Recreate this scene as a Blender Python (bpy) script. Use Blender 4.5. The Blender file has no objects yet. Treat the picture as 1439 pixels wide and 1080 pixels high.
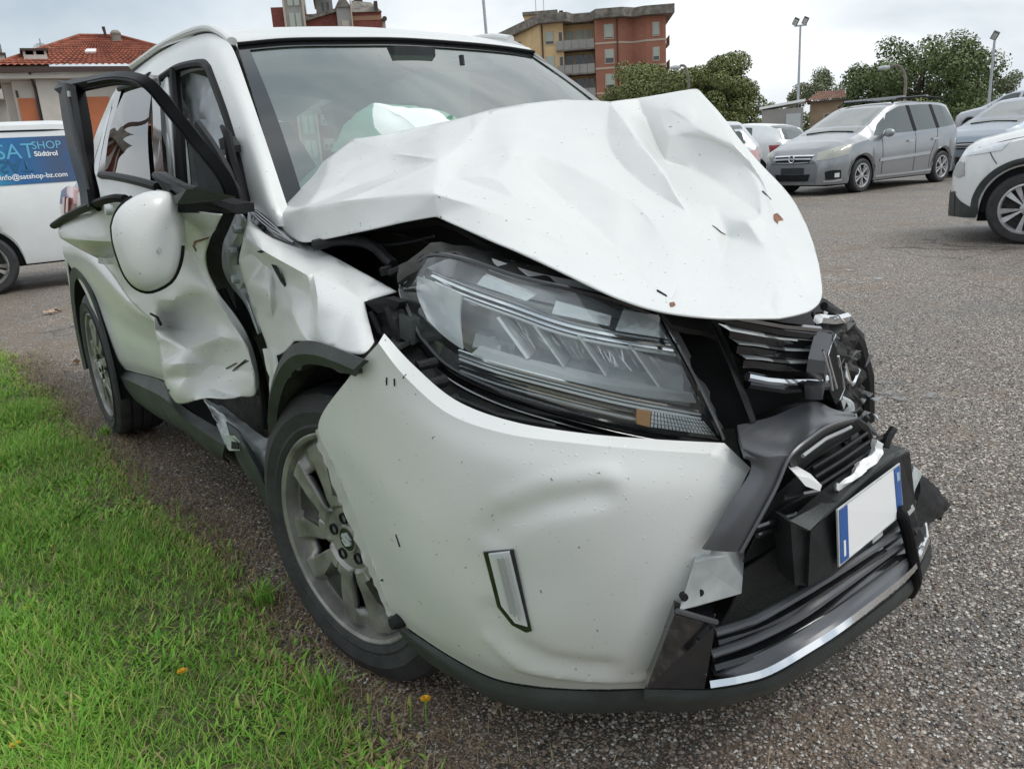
import bpy, bmesh, math, random
import numpy as np
from mathutils import Vector, Matrix, noise as mnoise
from mathutils.bvhtree import BVHTree

random.seed(7)
RNG = np.random.default_rng(7)
S = bpy.context.scene
C = S.collection

# ------------------------------------------------------------------ camera, sky, sun, exposure
cd = bpy.data.cameras.new('camera')
cam = bpy.data.objects.new('camera', cd)
C.objects.link(cam)
cd.sensor_width = 36.0
cd.sensor_fit = 'HORIZONTAL'
cd.lens = 28.58
cd.clip_start = 0.05
cd.clip_end = 3000
cam.matrix_world = Matrix(((0.587185, -0.186883, 0.787584, 1.6034), (0.807054, 0.210019, -0.551866, -1.4322),
                           (-0.062274, 0.959670, 0.274145, 1.155), (0, 0, 0, 1)))
S.camera = cam

SUN_EL, SUN_AZ = math.radians(50), math.radians(52)      # azimuth measured from +x towards +y
W = bpy.data.worlds.new('World')
S.world = W
W.use_nodes = True
wn, wl = W.node_tree.nodes, W.node_tree.links
wn.clear()
w_out = wn.new('ShaderNodeOutputWorld')
w_bg = wn.new('ShaderNodeBackground')
w_sky = wn.new('ShaderNodeTexSky')
w_sky.sky_type = 'NISHITA'
w_sky.sun_disc = False
w_sky.sun_elevation = SUN_EL
w_sky.sun_rotation = math.pi / 2 - SUN_AZ
w_sky.air_density = 1.0
w_sky.dust_density = 2.0
w_bg.inputs['Strength'].default_value = 0.10
w_tc = wn.new('ShaderNodeTexCoord')
w_map = wn.new('ShaderNodeMapping')
w_map.inputs['Scale'].default_value = (1.0, 1.0, 2.6)
w_map.inputs['Location'].default_value = (0.35, 0.1, 0.2)
w_n1 = wn.new('ShaderNodeTexNoise')
w_n1.inputs['Scale'].default_value = 2.1
w_n1.inputs['Detail'].default_value = 7.0
w_n1.inputs['Roughness'].default_value = 0.52
w_n1.inputs['Distortion'].default_value = 0.35
w_rc = wn.new('ShaderNodeValToRGB')                      # grey bellies to bright cloud tops
w_rc.color_ramp.elements[0].position = 0.36
w_rc.color_ramp.elements[0].color = (4.0, 4.7, 5.3, 1)
w_rc.color_ramp.elements[1].position = 0.62
w_rc.color_ramp.elements[1].color = (8.0, 8.3, 8.45, 1)
w_n2 = wn.new('ShaderNodeTexNoise')
w_n2.inputs['Scale'].default_value = 1.6
w_n2.inputs['Detail'].default_value = 5.0
w_rf = wn.new('ShaderNodeValToRGB')                      # where the cloud deck thins and blue shows through
w_rf.color_ramp.elements[0].position = 0.30
w_rf.color_ramp.elements[0].color = (0.72, 0.72, 0.72, 1)
w_rf.color_ramp.elements[1].position = 0.52
w_rf.color_ramp.elements[1].color = (1, 1, 1, 1)
w_mix = wn.new('ShaderNodeMix')
w_mix.data_type = 'RGBA'
wl.new(w_tc.outputs['Generated'], w_map.inputs['Vector'])
wl.new(w_map.outputs[0], w_n1.inputs['Vector'])
wl.new(w_map.outputs[0], w_n2.inputs['Vector'])
wl.new(w_n1.outputs['Fac'], w_rc.inputs[0])
wl.new(w_n2.outputs['Fac'], w_rf.inputs[0])
wl.new(w_rf.outputs[0], w_mix.inputs[0])
wl.new(w_sky.outputs[0], w_mix.inputs[6])
wl.new(w_rc.outputs[0], w_mix.inputs[7])
w_dot = wn.new('ShaderNodeVectorMath')                    # the deck is brighter towards the veiled sun
w_dot.operation = 'DOT_PRODUCT'
w_dot.inputs[1].default_value = (math.cos(SUN_EL) * math.cos(SUN_AZ), math.cos(SUN_EL) * math.sin(SUN_AZ), math.sin(SUN_EL))
w_cl = wn.new('ShaderNodeMath')
w_cl.operation = 'MAXIMUM'
w_cl.inputs[1].default_value = 0.0
w_pw = wn.new('ShaderNodeMath')
w_pw.operation = 'POWER'
w_pw.inputs[1].default_value = 7.0
w_gl = wn.new('ShaderNodeMath')
w_gl.operation = 'MULTIPLY_ADD'
w_gl.inputs[1].default_value = 0.35
w_gl.inputs[2].default_value = 0.92
w_mul = wn.new('ShaderNodeVectorMath')
w_mul.operation = 'SCALE'
wl.new(w_tc.outputs['Generated'], w_dot.inputs[0])
wl.new(w_dot.outputs['Value'], w_cl.inputs[0])
wl.new(w_cl.outputs[0], w_pw.inputs[0])
wl.new(w_pw.outputs[0], w_gl.inputs[0])
wl.new(w_mix.outputs[2], w_mul.inputs[0])
wl.new(w_gl.outputs[0], w_mul.inputs['Scale'])
wl.new(w_mul.outputs[0], w_bg.inputs['Color'])
wl.new(w_bg.outputs[0], w_out.inputs[0])

sd = bpy.data.lights.new('sun', 'SUN')
sd.energy = 0.95
sd.angle = math.radians(24)
sd.color = (1.0, 0.97, 0.92)
sun = bpy.data.objects.new('sun', sd)
C.objects.link(sun)
sdir = Vector((math.cos(SUN_EL) * math.cos(SUN_AZ), math.cos(SUN_EL) * math.sin(SUN_AZ), math.sin(SUN_EL)))
sun.rotation_euler = sdir.to_track_quat('Z', 'Y').to_euler()
sun.location = (0, 0, 30)

S.view_settings.view_transform = 'Standard'
S.view_settings.look = 'None'
S.view_settings.exposure = 0.54
S.view_settings.gamma = 1.0
S.view_settings.use_curve_mapping = False
S.cycles.max_bounces = 8
S.cycles.transparent_max_bounces = 16
S.cycles.use_denoising = True

# ------------------------------------------------------------------ materials
MATS = {}


def nt(m):
    return m.node_tree.nodes, m.node_tree.links


def pmat(name, col, rough=0.5, metal=0.0, coat=0.0, spec=0.5, var=0.0, vscale=8.0, bump=0.0, bscale=60.0, coat_rough=0.06, trans=0.0):
    """Principled material with optional noise variation of the base colour and a fine bump."""
    m = bpy.data.materials.new(name)
    m.use_nodes = True
    n, l = nt(m)
    b = n['Principled BSDF']
    b.inputs['Base Color'].default_value = (*col, 1)
    b.inputs['Roughness'].default_value = rough
    b.inputs['Metallic'].default_value = metal
    b.inputs['Coat Weight'].default_value = coat
    b.inputs['Coat Roughness'].default_value = coat_rough
    b.inputs['Specular IOR Level'].default_value = spec
    tc = n.new('ShaderNodeTexCoord')
    if var > 0:
        no = n.new('ShaderNodeTexNoise')
        no.inputs['Scale'].default_value = vscale
        no.inputs['Detail'].default_value = 6
        l.new(tc.outputs['Object'], no.inputs['Vector'])
        r = n.new('ShaderNodeValToRGB')
        r.color_ramp.elements[0].position = 0.3
        r.color_ramp.elements[1].position = 0.7
        r.color_ramp.elements[0].color = (*[max(0, c * (1 - var)) for c in col], 1)
        r.color_ramp.elements[1].color = (*[min(1, c * (1 + var)) for c in col], 1)
        l.new(no.outputs['Fac'], r.inputs[0])
        l.new(r.outputs[0], b.inputs['Base Color'])
    if bump > 0:
        no = n.new('ShaderNodeTexNoise')
        no.inputs['Scale'].default_value = bscale
        no.inputs['Detail'].default_value = 4
        l.new(tc.outputs['Object'], no.inputs['Vector'])
        bp = n.new('ShaderNodeBump')
        bp.inputs['Strength'].default_value = bump
        bp.inputs['Distance'].default_value = 0.01
        l.new(no.outputs['Fac'], bp.inputs['Height'])
        l.new(bp.outputs[0], b.inputs['Normal'])
    MATS[name] = m
    return m


def glass_mat(name, tint, rough=0.01, f0=0.05, body=None, body_fac=0.0):
    """Sheet of glass or clear plastic: tinted see-through, mirror by Schlick's law on its outer face."""
    m = bpy.data.materials.new(name)
    m.use_nodes = True
    n, l = nt(m)
    n.remove(n['Principled BSDF'])
    out = n['Material Output']
    t = n.new('ShaderNodeBsdfTransparent')
    t.inputs[0].default_value = (*tint, 1)
    base = t
    if body:
        d = n.new('ShaderNodeBsdfDiffuse')
        d.inputs[0].default_value = (*body, 1)
        mx = n.new('ShaderNodeMixShader')
        mx.inputs[0].default_value = body_fac
        l.new(t.outputs[0], mx.inputs[1])
        l.new(d.outputs[0], mx.inputs[2])
        base = mx
    g = n.new('ShaderNodeBsdfGlossy')
    g.inputs['Roughness'].default_value = rough
    lw = n.new('ShaderNodeLayerWeight')
    lw.inputs[0].default_value = 0.5
    pw = n.new('ShaderNodeMath')
    pw.operation = 'POWER'
    pw.inputs[1].default_value = 4.0
    l.new(lw.outputs['Facing'], pw.inputs[0])
    ma = n.new('ShaderNodeMath')
    ma.operation = 'MULTIPLY_ADD'
    ma.inputs[1].default_value = 1 - f0
    ma.inputs[2].default_value = f0
    l.new(pw.outputs[0], ma.inputs[0])
    geo = n.new('ShaderNodeNewGeometry')
    inv = n.new('ShaderNodeMath')
    inv.operation = 'SUBTRACT'
    inv.inputs[0].default_value = 1.0
    l.new(geo.outputs['Backfacing'], inv.inputs[1])
    mu = n.new('ShaderNodeMath')
    mu.operation = 'MULTIPLY'
    l.new(ma.outputs[0], mu.inputs[0])
    l.new(inv.outputs[0], mu.inputs[1])
    mix = n.new('ShaderNodeMixShader')
    l.new(mu.outputs[0], mix.inputs[0])
    l.new(base.outputs[0], mix.inputs[1])
    l.new(g.outputs[0], mix.inputs[2])
    l.new(mix.outputs[0], out.inputs[0])
    MATS[name] = m
    return m


def car_paint_white(name, col):
    """White paint with rain beads (bump) and sparse splashes of mud."""
    m = pmat(name, col, 0.42, 0, 0.45, 0.45, coat_rough=.12)
    n, l = nt(m)
    b = n['Principled BSDF']
    tc = n.new('ShaderNodeTexCoord')
    geo = n.new('ShaderNodeNewGeometry')
    # mud specks: random cells, most of them empty
    vo = n.new('ShaderNodeTexVoronoi')
    vo.inputs['Scale'].default_value = 74
    dist = n.new('ShaderNodeTexNoise')
    dist.inputs['Scale'].default_value = 70
    add = n.new('ShaderNodeVectorMath')
    add.operation = 'MULTIPLY_ADD'
    add.inputs[1].default_value = (0.02, 0.02, 0.02)
    l.new(tc.outputs['Object'], dist.inputs['Vector'])
    l.new(dist.outputs['Color'], add.inputs[0])
    l.new(tc.outputs['Object'], add.inputs[2])
    l.new(add.outputs[0], vo.inputs['Vector'])
    sep = n.new('ShaderNodeSeparateColor')
    l.new(vo.outputs['Color'], sep.inputs[0])
    size = n.new('ShaderNodeMath')           # speck radius from the cell's random number
    size.operation = 'MULTIPLY_ADD'
    size.inputs[1].default_value = 0.62
    size.inputs[2].default_value = -0.44
    l.new(sep.outputs[0], size.inputs[0])
    lt = n.new('ShaderNodeMath')
    lt.operation = 'LESS_THAN'
    l.new(vo.outputs['Distance'], lt.inputs[0])
    l.new(size.outputs[0], lt.inputs[1])
    # broad film of dirt
    no = n.new('ShaderNodeTexNoise')
    no.inputs['Scale'].default_value = 3.5
    no.inputs['Detail'].default_value = 8
    l.new(tc.outputs['Object'], no.inputs['Vector'])
    ra = n.new('ShaderNodeValToRGB')
    ra.color_ramp.elements[0].position = 0.35
    ra.color_ramp.elements[0].color = (*[c * 0.93 for c in col], 1)
    ra.color_ramp.elements[1].position = 0.7
    ra.color_ramp.elements[1].color = (*col, 1)
    l.new(no.outputs['Fac'], ra.inputs[0])
    mx = n.new('ShaderNodeMix')
    mx.data_type = 'RGBA'
    mx.inputs[7].default_value = (0.16, 0.14, 0.11, 1)
    l.new(ra.outputs[0], mx.inputs[6])
    sc = n.new('ShaderNodeMath')
    sc.operation = 'MULTIPLY'
    sc.inputs[1].default_value = 0.75
    l.new(lt.outputs[0], sc.inputs[0])
    l.new(sc.outputs[0], mx.inputs[0])
    l.new(mx.outputs[2], b.inputs['Base Color'])
    # rain beads
    vb = n.new('ShaderNodeTexVoronoi')
    vb.inputs['Scale'].default_value = 125
    vb.inputs['Randomness'].default_value = 1.0
    l.new(tc.outputs['Object'], vb.inputs['Vector'])
    sp = n.new('ShaderNodeSeparateColor')
    l.new(vb.outputs['Color'], sp.inputs[0])
    sz = n.new('ShaderNodeMath')
    sz.operation = 'MULTIPLY_ADD'
    sz.inputs[1].default_value = 0.75
    sz.inputs[2].default_value = -0.36
    l.new(sp.outputs[1], sz.inputs[0])
    sb = n.new('ShaderNodeMath')
    sb.operation = 'SUBTRACT'
    l.new(sz.outputs[0], sb.inputs[0])
    l.new(vb.outputs['Distance'], sb.inputs[1])
    mxm = n.new('ShaderNodeMath')
    mxm.operation = 'MAXIMUM'
    mxm.inputs[1].default_value = 0.0
    l.new(sb.outputs[0], mxm.inputs[0])
    bp = n.new('ShaderNodeBump')
    bp.inputs['Strength'].default_value = 0.28
    bp.inputs['Distance'].default_value = 0.008
    l.new(mxm.outputs[0], bp.inputs['Height'])
    l.new(bp.outputs[0], b.inputs['Normal'])
    l.new(bp.outputs[0], b.inputs['Coat Normal'])
    return m


WHITE = car_paint_white('white_paint', (0.71, 0.718, 0.70))
WHITE2 = pmat('white_car_paint', (0.76, 0.77, 0.77), 0.35, 0, 0.6, var=0.03)
SILVER = pmat('blue_silver_paint', (0.29, 0.305, 0.32), 0.26, 0.45, 1.0, var=0.04, vscale=4)
SILVER2 = pmat('pale_silver_paint', (0.50, 0.52, 0.56), 0.38, 0.45, 0.7, var=0.04, vscale=4)
DKPAINT = pmat('slate_paint', (0.26, 0.30, 0.36), 0.36, 0.35, 0.8, var=0.04)
BLKPAINT = pmat('black_paint', (0.02, 0.02, 0.024), 0.2, 0.0, 0.8)
BLKPLA = pmat('black_plastic', (0.020, 0.021, 0.022), 0.42, spec=0.18, var=0.25, vscale=20, bump=0.25, bscale=260)
CLAD = pmat('grey_black_cladding', (0.048, 0.054, 0.052), 0.5, spec=0.35, var=0.3, vscale=9, bump=0.2, bscale=220)
GLOSSBLK = pmat('gloss_black', (0.014, 0.014, 0.016), 0.13, coat=0.5, var=0.3, vscale=30)
GREYGLOSS = pmat('grey_gloss_plastic', (0.085, 0.088, 0.096), 0.34, 0.15, coat=0.25, coat_rough=.2, var=0.12, vscale=7)
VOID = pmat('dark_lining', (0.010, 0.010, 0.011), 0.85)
DIRTBLK = pmat('dirty_black_liner', (0.035, 0.034, 0.032), 0.8, var=0.6, vscale=14, bump=0.5, bscale=40)
CHROME = pmat('chrome', (0.82, 0.83, 0.85), 0.09, 1.0)
DKCHROME = pmat('dark_chrome', (0.35, 0.35, 0.36), 0.16, 1.0)
STEEL = pmat('galvanised_steel', (0.42, 0.45, 0.47), 0.45, 0.45, var=0.25, vscale=25, bump=0.15, bscale=60)
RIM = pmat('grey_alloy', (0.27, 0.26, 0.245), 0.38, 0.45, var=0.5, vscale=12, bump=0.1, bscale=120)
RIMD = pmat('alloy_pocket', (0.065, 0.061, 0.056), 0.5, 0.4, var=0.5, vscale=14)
RIMB = pmat('bright_alloy', (0.50, 0.50, 0.51), 0.35, 0.6, var=0.2, vscale=14)
RUBBER = pmat('tyre_rubber', (0.028, 0.028, 0.030), 0.66, var=0.35, vscale=16, bump=0.25, bscale=90)
FRAMEB = pmat('gloss_black_frame', (0.006, 0.006, 0.007), 0.36, spec=0.05)
SEAL = pmat('rubber_seal', (0.012, 0.012, 0.013), 0.45, spec=0.10)
CLOTH = pmat('airbag_cloth', (0.62, 0.66, 0.68), 0.9, var=0.08, vscale=6, bump=0.5, bscale=9)
TEAL = pmat('airbag_green_white', (0.80, 0.88, 0.84), 0.85, var=0.06, vscale=5, bump=0.5, bscale=7)
SEATM = pmat('seat_fabric', (0.035, 0.037, 0.040), 0.9, var=0.2, vscale=20)
HEADLIN = pmat('headliner', (0.45, 0.45, 0.43), 0.95)
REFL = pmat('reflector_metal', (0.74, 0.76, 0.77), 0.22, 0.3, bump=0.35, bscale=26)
LAMPGREY = pmat('lamp_bezel_grey', (0.44, 0.45, 0.455), 0.25, 0.15, bump=0.1, bscale=60)
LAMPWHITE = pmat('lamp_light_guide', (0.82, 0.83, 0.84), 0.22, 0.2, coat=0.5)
AMBER = pmat('amber_lens', (0.52, 0.26, 0.09), 0.2, coat=0.4)
RUSTY = pmat('bare_rusty_chip', (0.22, 0.10, 0.055), 0.8, var=0.3, vscale=40)
PLATEW = pmat('plate_white', (0.92, 0.92, 0.92), 0.4)
PLATEB = pmat('plate_blue', (0.015, 0.10, 0.36), 0.35, var=0.15, vscale=30)
REDL = pmat('red_lens', (0.32, 0.015, 0.02), 0.15, coat=0.6)
PINKL = pmat('pale_red_lens', (0.62, 0.38, 0.38), 0.15, coat=0.6)
DGLASS = pmat('dark_window_glass', (0.015, 0.019, 0.02), 0.03, 0, spec=0.9, coat=0.6, coat_rough=0.01)
SGLASS = pmat('reflective_windscreen', (0.10, 0.115, 0.11), 0.02, 0, spec=1.0, coat=1.0, coat_rough=0.0)
CGLASS = pmat('grey_window_glass', (0.045, 0.062, 0.064), 0.02, 0, spec=0.6, coat=0.35, coat_rough=0.0)
SCREEN = glass_mat('windscreen_glass', (0.72, 0.86, 0.80), 0.0, 0.30, (0.55, 0.66, 0.58), 0.06)
SIDEGL = glass_mat('tinted_side_glass', (0.22, 0.26, 0.27), 0.0, 0.10)
CLEARGL = glass_mat('side_glass', (0.55, 0.66, 0.64), 0.0, 0.06)
LENS = glass_mat('clear_lamp_lens', (0.95, 0.97, 0.97), 0.02, 0.07, (0.6, 0.62, 0.62), 0.02)
FRIT = pmat('black_frit', (0.012, 0.013, 0.013), 0.06, spec=0.6, coat=0.5)
BLUECAP = pmat('blue_cap', (0.10, 0.19, 0.27), 0.4)
ALUW = pmat('pale_metal', (0.50, 0.53, 0.53), 0.4, 0.2, var=0.2, vscale=20)

# ------------------------------------------------------------------ mesh helpers


def tag(o, label=None, cat=None, group=None, kind=None):
    if label:
        o['label'] = label
    if cat:
        o['category'] = cat
    if group:
        o['group'] = group
    if kind:
        o['kind'] = kind
    return o


def empty(name, loc=(0, 0, 0), rz=0.0, label=None, cat=None, group=None):
    o = bpy.data.objects.new(name, None)
    o.empty_display_size = 0.2
    C.objects.link(o)
    o.location = loc
    o.rotation_euler = (0, 0, rz)
    return tag(o, label, cat, group)


def mesh(name, V, F, mat, parent=None, smooth=True, angle=40.0, mat_idx=None, mats=None):
    me = bpy.data.meshes.new(name)
    me.from_pydata([tuple(map(float, v)) for v in V], [], [tuple(int(i) for i in f) for f in F])
    for m in (mats or [mat]):
        me.materials.append(m)
    if mat_idx is not None:
        me.polygons.foreach_set('material_index', mat_idx)
    if smooth:
        me.polygons.foreach_set('use_smooth', [True] * len(me.polygons))
        if angle is not None:
            me.set_sharp_from_angle(angle=math.radians(angle))
    me.update()
    o = bpy.data.objects.new(name, me)
    C.objects.link(o)
    if parent:
        o.parent = parent
    return o


def from_bm(name, bm, mat, parent=None, smooth=False, angle=35.0):
    bmesh.ops.recalc_face_normals(bm, faces=bm.faces)
    me = bpy.data.meshes.new(name)
    bm.to_mesh(me)
    bm.free()
    me.materials.append(mat)
    if smooth:
        me.polygons.foreach_set('use_smooth', [True] * len(me.polygons))
        me.set_sharp_from_angle(angle=math.radians(angle))
    o = bpy.data.objects.new(name, me)
    C.objects.link(o)
    if parent:
        o.parent = parent
    return o


class MB:
    """Collects simple solids into one mesh."""

    def __init__(s):
        s.V, s.F, s.M, s.P = [], [], [], []

    def add(s, V, F, mi=0):
        k = len(s.V)
        s.P.append((list(map(tuple, V)), F))
        s.V += [tuple(v) for v in V]
        s.F += [tuple(i + k for i in f) for f in F]
        s.M += [mi] * len(F)
        return s

    def box(s, lo, hi, mi=0, M=None):
        x0, y0, z0 = lo
        x1, y1, z1 = hi
        V = [(x0, y0, z0), (x1, y0, z0), (x1, y1, z0), (x0, y1, z0), (x0, y0, z1), (x1, y0, z1), (x1, y1, z1), (x0, y1, z1)]
        if M:
            V = [tuple(M @ Vector(v)) for v in V]
        return s.add(V, [(0, 3, 2, 1), (4, 5, 6, 7), (0, 1, 5, 4), (1, 2, 6, 5), (2, 3, 7, 6), (3, 0, 4, 7)], mi)

    def prism(s, pts, ext, mi=0):
        """Polygon pts extruded by the vector ext."""
        n = len(pts)
        e = Vector(ext)
        V = [tuple(p) for p in pts] + [tuple(Vector(p) + e) for p in pts]
        F = [tuple(range(n - 1, -1, -1)), tuple(range(n, 2 * n))] + [(i, (i + 1) % n, (i + 1) % n + n, i + n) for i in range(n)]
        return s.add(V, F, mi)

    def tube(s, pts, r, n=8, mi=0, flat=1.0, cap=True):
        pts = [Vector(p) for p in pts]
        rs = r if isinstance(r, (list, tuple)) else [r] * len(pts)
        V, F = [], []
        up = Vector((0.13, 0.21, 1)).normalized()
        for i, p in enumerate(pts):
            a = pts[max(0, i - 1)]
            b = pts[min(len(pts) - 1, i + 1)]
            t = (b - a).normalized()
            u = up - t * up.dot(t)
            if u.length < 1e-3:
                u = Vector((1, 0, 0)) - t * t.x
            u.normalize()
            v = t.cross(u)
            for k in range(n):
                an = 2 * math.pi * k / n
                V.append(tuple(p + (u * math.cos(an) * flat + v * math.sin(an)) * rs[i]))
        for i in range(len(pts) - 1):
            for k in range(n):
                k2 = (k + 1) % n
                F.append((i * n + k, i * n + k2, (i + 1) * n + k2, (i + 1) * n + k))
        if cap:
            F.append(tuple(range(n - 1, -1, -1)))
            F.append(tuple((len(pts) - 1) * n + k for k in range(n)))
        return s.add(V, F, mi)

    def lathe(s, prof, n=32, mi=0, M=None, close=False):
        """prof: (radius, y) pairs turned round the y axis."""
        V, F = [], []
        for r, y in prof:
            for k in range(n):
                a = 2 * math.pi * k / n
                p = Vector((r * math.cos(a), y, r * math.sin(a)))
                V.append(tuple(M @ p if M else p))
        m = len(prof)
        for i in range(m - 1 + (1 if close else 0)):
            for k in range(n):
                k2 = (k + 1) % n
                j = (i + 1) % m
                F.append((i * n + k, i * n + k2, j * n + k2, j * n + k))
        return s.add(V, F, mi)

    def each(s, name, mat, parent=None, smooth=True, angle=35.0):
        """Every collected solid as an object of its own."""
        return [mesh(name, V, F, mat, parent, smooth, angle) for V, F in s.P]

    def build(s, name, mat, parent=None, smooth=True, angle=35.0, mats=None):
        o = mesh(name, s.V, s.F, mat, parent, smooth, angle, s.M if mats else None, mats)
        return o


def cr(P, n, sharp=()):
    """Catmull-Rom through the points along axis 0, n samples a segment, broken at the sharp indices."""
    P = np.asarray(P, float)
    K = len(P)
    if K == 1:
        return P
    out = []
    cuts = sorted(set([0, K - 1] + [i for i in sharp if 0 < i < K - 1]))
    for a, b in zip(cuts[:-1], cuts[1:]):
        Q = P[a:b + 1]
        if len(Q) == 2:
            E = np.concatenate([Q[:1] * 2 - Q[1:2], Q, Q[-1:] * 2 - Q[-2:-1]])
        else:
            E = np.concatenate([Q[:1] * 2 - Q[1:2], Q, Q[-1:] * 2 - Q[-2:-1]])
        for i in range(len(Q) - 1):
            p0, p1, p2, p3 = E[i], E[i + 1], E[i + 2], E[i + 3]
            for k in range(n):
                t = k / n
                out.append(p1 + 0.5 * t * (p2 - p0 + t * (2 * p0 - 5 * p1 + 4 * p2 - p3 + t * (3 * (p1 - p2) + p3 - p0))))
    out.append(P[-1])
    return np.array(out)


CENTRE = np.array([-1.1, 0.0, 0.65])


def sheet(name, rows, mat, parent=None, n=(5, 5), sharp=((), ()), thick=0.004, fn=None, out=None, back=None, angle=40.0, smooth=True):
    """Pressed sheet through a grid of points: smooth between them, creased at the sharp rows / columns, with real thickness."""
    A = np.array(rows, float)
    B = np.stack([cr(A[i], n[1], sharp[1]) for i in range(A.shape[0])])
    B = cr(B, n[0], sharp[0])
    R_, C_ = B.shape[:2]
    gu = np.gradient(B, axis=1)
    gv = np.gradient(B, axis=0)
    N = np.cross(gu, gv)
    N /= (np.linalg.norm(N, axis=2, keepdims=True) + 1e-9)
    ref = (B - CENTRE) if out is None else np.broadcast_to(np.array(out, float), B.shape)
    if np.sum(N * ref) < 0:
        N = -N
    flip = np.sum(np.cross(gu, gv) * N) < 0
    if fn:
        B = fn(B, N)
    V = np.concatenate([B.reshape(-1, 3), (B - N * thick).reshape(-1, 3)])
    F, MI = [], []
    tot = R_ * C_
    idx = lambda i, j: i * C_ + j
    for i in range(R_ - 1):
        for j in range(C_ - 1):
            q = (idx(i, j), idx(i, j + 1), idx(i + 1, j + 1), idx(i + 1, j))
            if flip:
                q = q[::-1]
            F.append(q)
            MI.append(0)
            F.append(tuple(tot + k for k in q[::-1]))
            MI.append(1 if back else 0)
    ring = [idx(0, j) for j in range(C_)] + [idx(i, C_ - 1) for i in range(1, R_)] + [idx(R_ - 1, j) for j in range(C_ - 2, -1, -1)] + \
           [idx(i, 0) for i in range(R_ - 2, 0, -1)]
    for a, b in zip(ring, ring[1:] + ring[:1]):
        q = (a, tot + a, tot + b, b)
        F.append(q if not flip else q[::-1])
        MI.append(0)
    return mesh(name, V, F, mat, parent, smooth, angle, MI if back else None, [mat, back] if back else None)


def creaser(lines, nz=0.0, ns=6.0, fade=0.0):
    """Displacement for sheet(): ridges / valleys along polylines (points, height, width, power) and a little crumple noise."""
    def fn(B, N):
        P = B.reshape(-1, 3)
        D = np.zeros(len(P))
        for pts, h, w, pw in lines:
            pts = np.array(pts, float)
            d = np.full(len(P), 9e9)
            for a, b in zip(pts[:-1], pts[1:]):
                ab = b - a
                t = np.clip(((P - a) @ ab) / (ab @ ab + 1e-12), 0, 1)
                q = a + t[:, None] * ab
                d = np.minimum(d, np.linalg.norm(P - q, axis=1))
            D += h * np.clip(1 - d / w, 0, 1) ** pw
        if nz:
            for i, p in enumerate(P):
                v = Vector(p) * ns
                D[i] += nz * (abs(mnoise.noise(v)) * 2 - 0.6 + 0.5 * mnoise.noise(v * 2.3))
        D = D.reshape(B.shape[:2])
        if fade:
            R_, C_ = D.shape
            wi = np.minimum(np.arange(R_), np.arange(R_)[::-1]) / (fade * R_)
            wj = np.minimum(np.arange(C_), np.arange(C_)[::-1]) / (fade * C_)
            D = D * np.clip(np.minimum(wi[:, None], wj[None, :]), 0, 1)
        return B + N * D[..., None]
    return fn


def pressed(name, V, F, CR, mat, parent, out, thick=.003, back=None, levels=3, nz=.0008, ns=14, angle=24):
    """Crumpled sheet: flat facets meeting in folds of given sharpness (vertex, vertex, crease), subdivided, with thickness."""
    c = Vector(out)
    s0 = sum(((Vector(V[f[1]]) - Vector(V[f[0]])).cross(Vector(V[f[2]]) - Vector(V[f[0]])).dot(c) for f in F))
    if s0 < 0:
        F = [f[::-1] for f in F]
    o = mesh(name, V, F, mat, parent, True, None)
    me = o.data
    at = me.attributes.new('crease_edge', 'FLOAT', 'EDGE')
    key = {tuple(sorted(e.vertices)): e.index for e in me.edges}
    for a, b, w in CR:
        k = key.get((min(a, b), max(a, b)))
        if k is not None:
            at.data[k].value = w
    md = o.modifiers.new('fold', 'SUBSURF')
    md.levels = md.render_levels = levels
    md.boundary_smooth = 'PRESERVE_CORNERS'
    bpy.context.view_layer.update()
    nm = bpy.data.meshes.new_from_object(o.evaluated_get(bpy.context.evaluated_depsgraph_get()))
    o.modifiers.clear()
    o.data = nm
    nm.name = name
    co, no = np.empty(len(nm.vertices) * 3), np.empty(len(nm.vertices) * 3)
    nm.vertices.foreach_get('co', co)
    nm.vertex_normals.foreach_get('vector', no)
    P3 = co.reshape(-1, 3)
    hgt = np.array([mnoise.noise(Vector(p) * ns) + .5 * mnoise.noise(Vector(p) * (ns * 2.7)) for p in P3])
    nm.vertices.foreach_set('co', (P3 + no.reshape(-1, 3) * (hgt * nz)[:, None]).ravel())
    nm.update()
    nm.polygons.foreach_set('use_smooth', [True] * len(nm.polygons))
    nm.set_sharp_from_angle(angle=math.radians(angle))
    if back:
        nm.materials.append(back)
    so = o.modifiers.new('gauge', 'SOLIDIFY')
    so.thickness = thick
    so.offset = -1
    if back:
        so.material_offset = 1
    return o


def path(pts, n=6):
    return [tuple(p) for p in cr(np.array(pts, float), n)]


def plate(name, pts, ext, mat, parent=None):
    return MB().prism(pts, ext).build(name, mat, parent, False)

# ------------------------------------------------------------------ ground


def ramp(n, stops):
    r = n.new('ShaderNodeValToRGB')
    while len(r.color_ramp.elements) < len(stops):
        r.color_ramp.elements.new(0.5)
    for e, (p, c) in zip(r.color_ramp.elements, stops):
        e.position = p
        e.color = (*c, 1)
    return r


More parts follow.
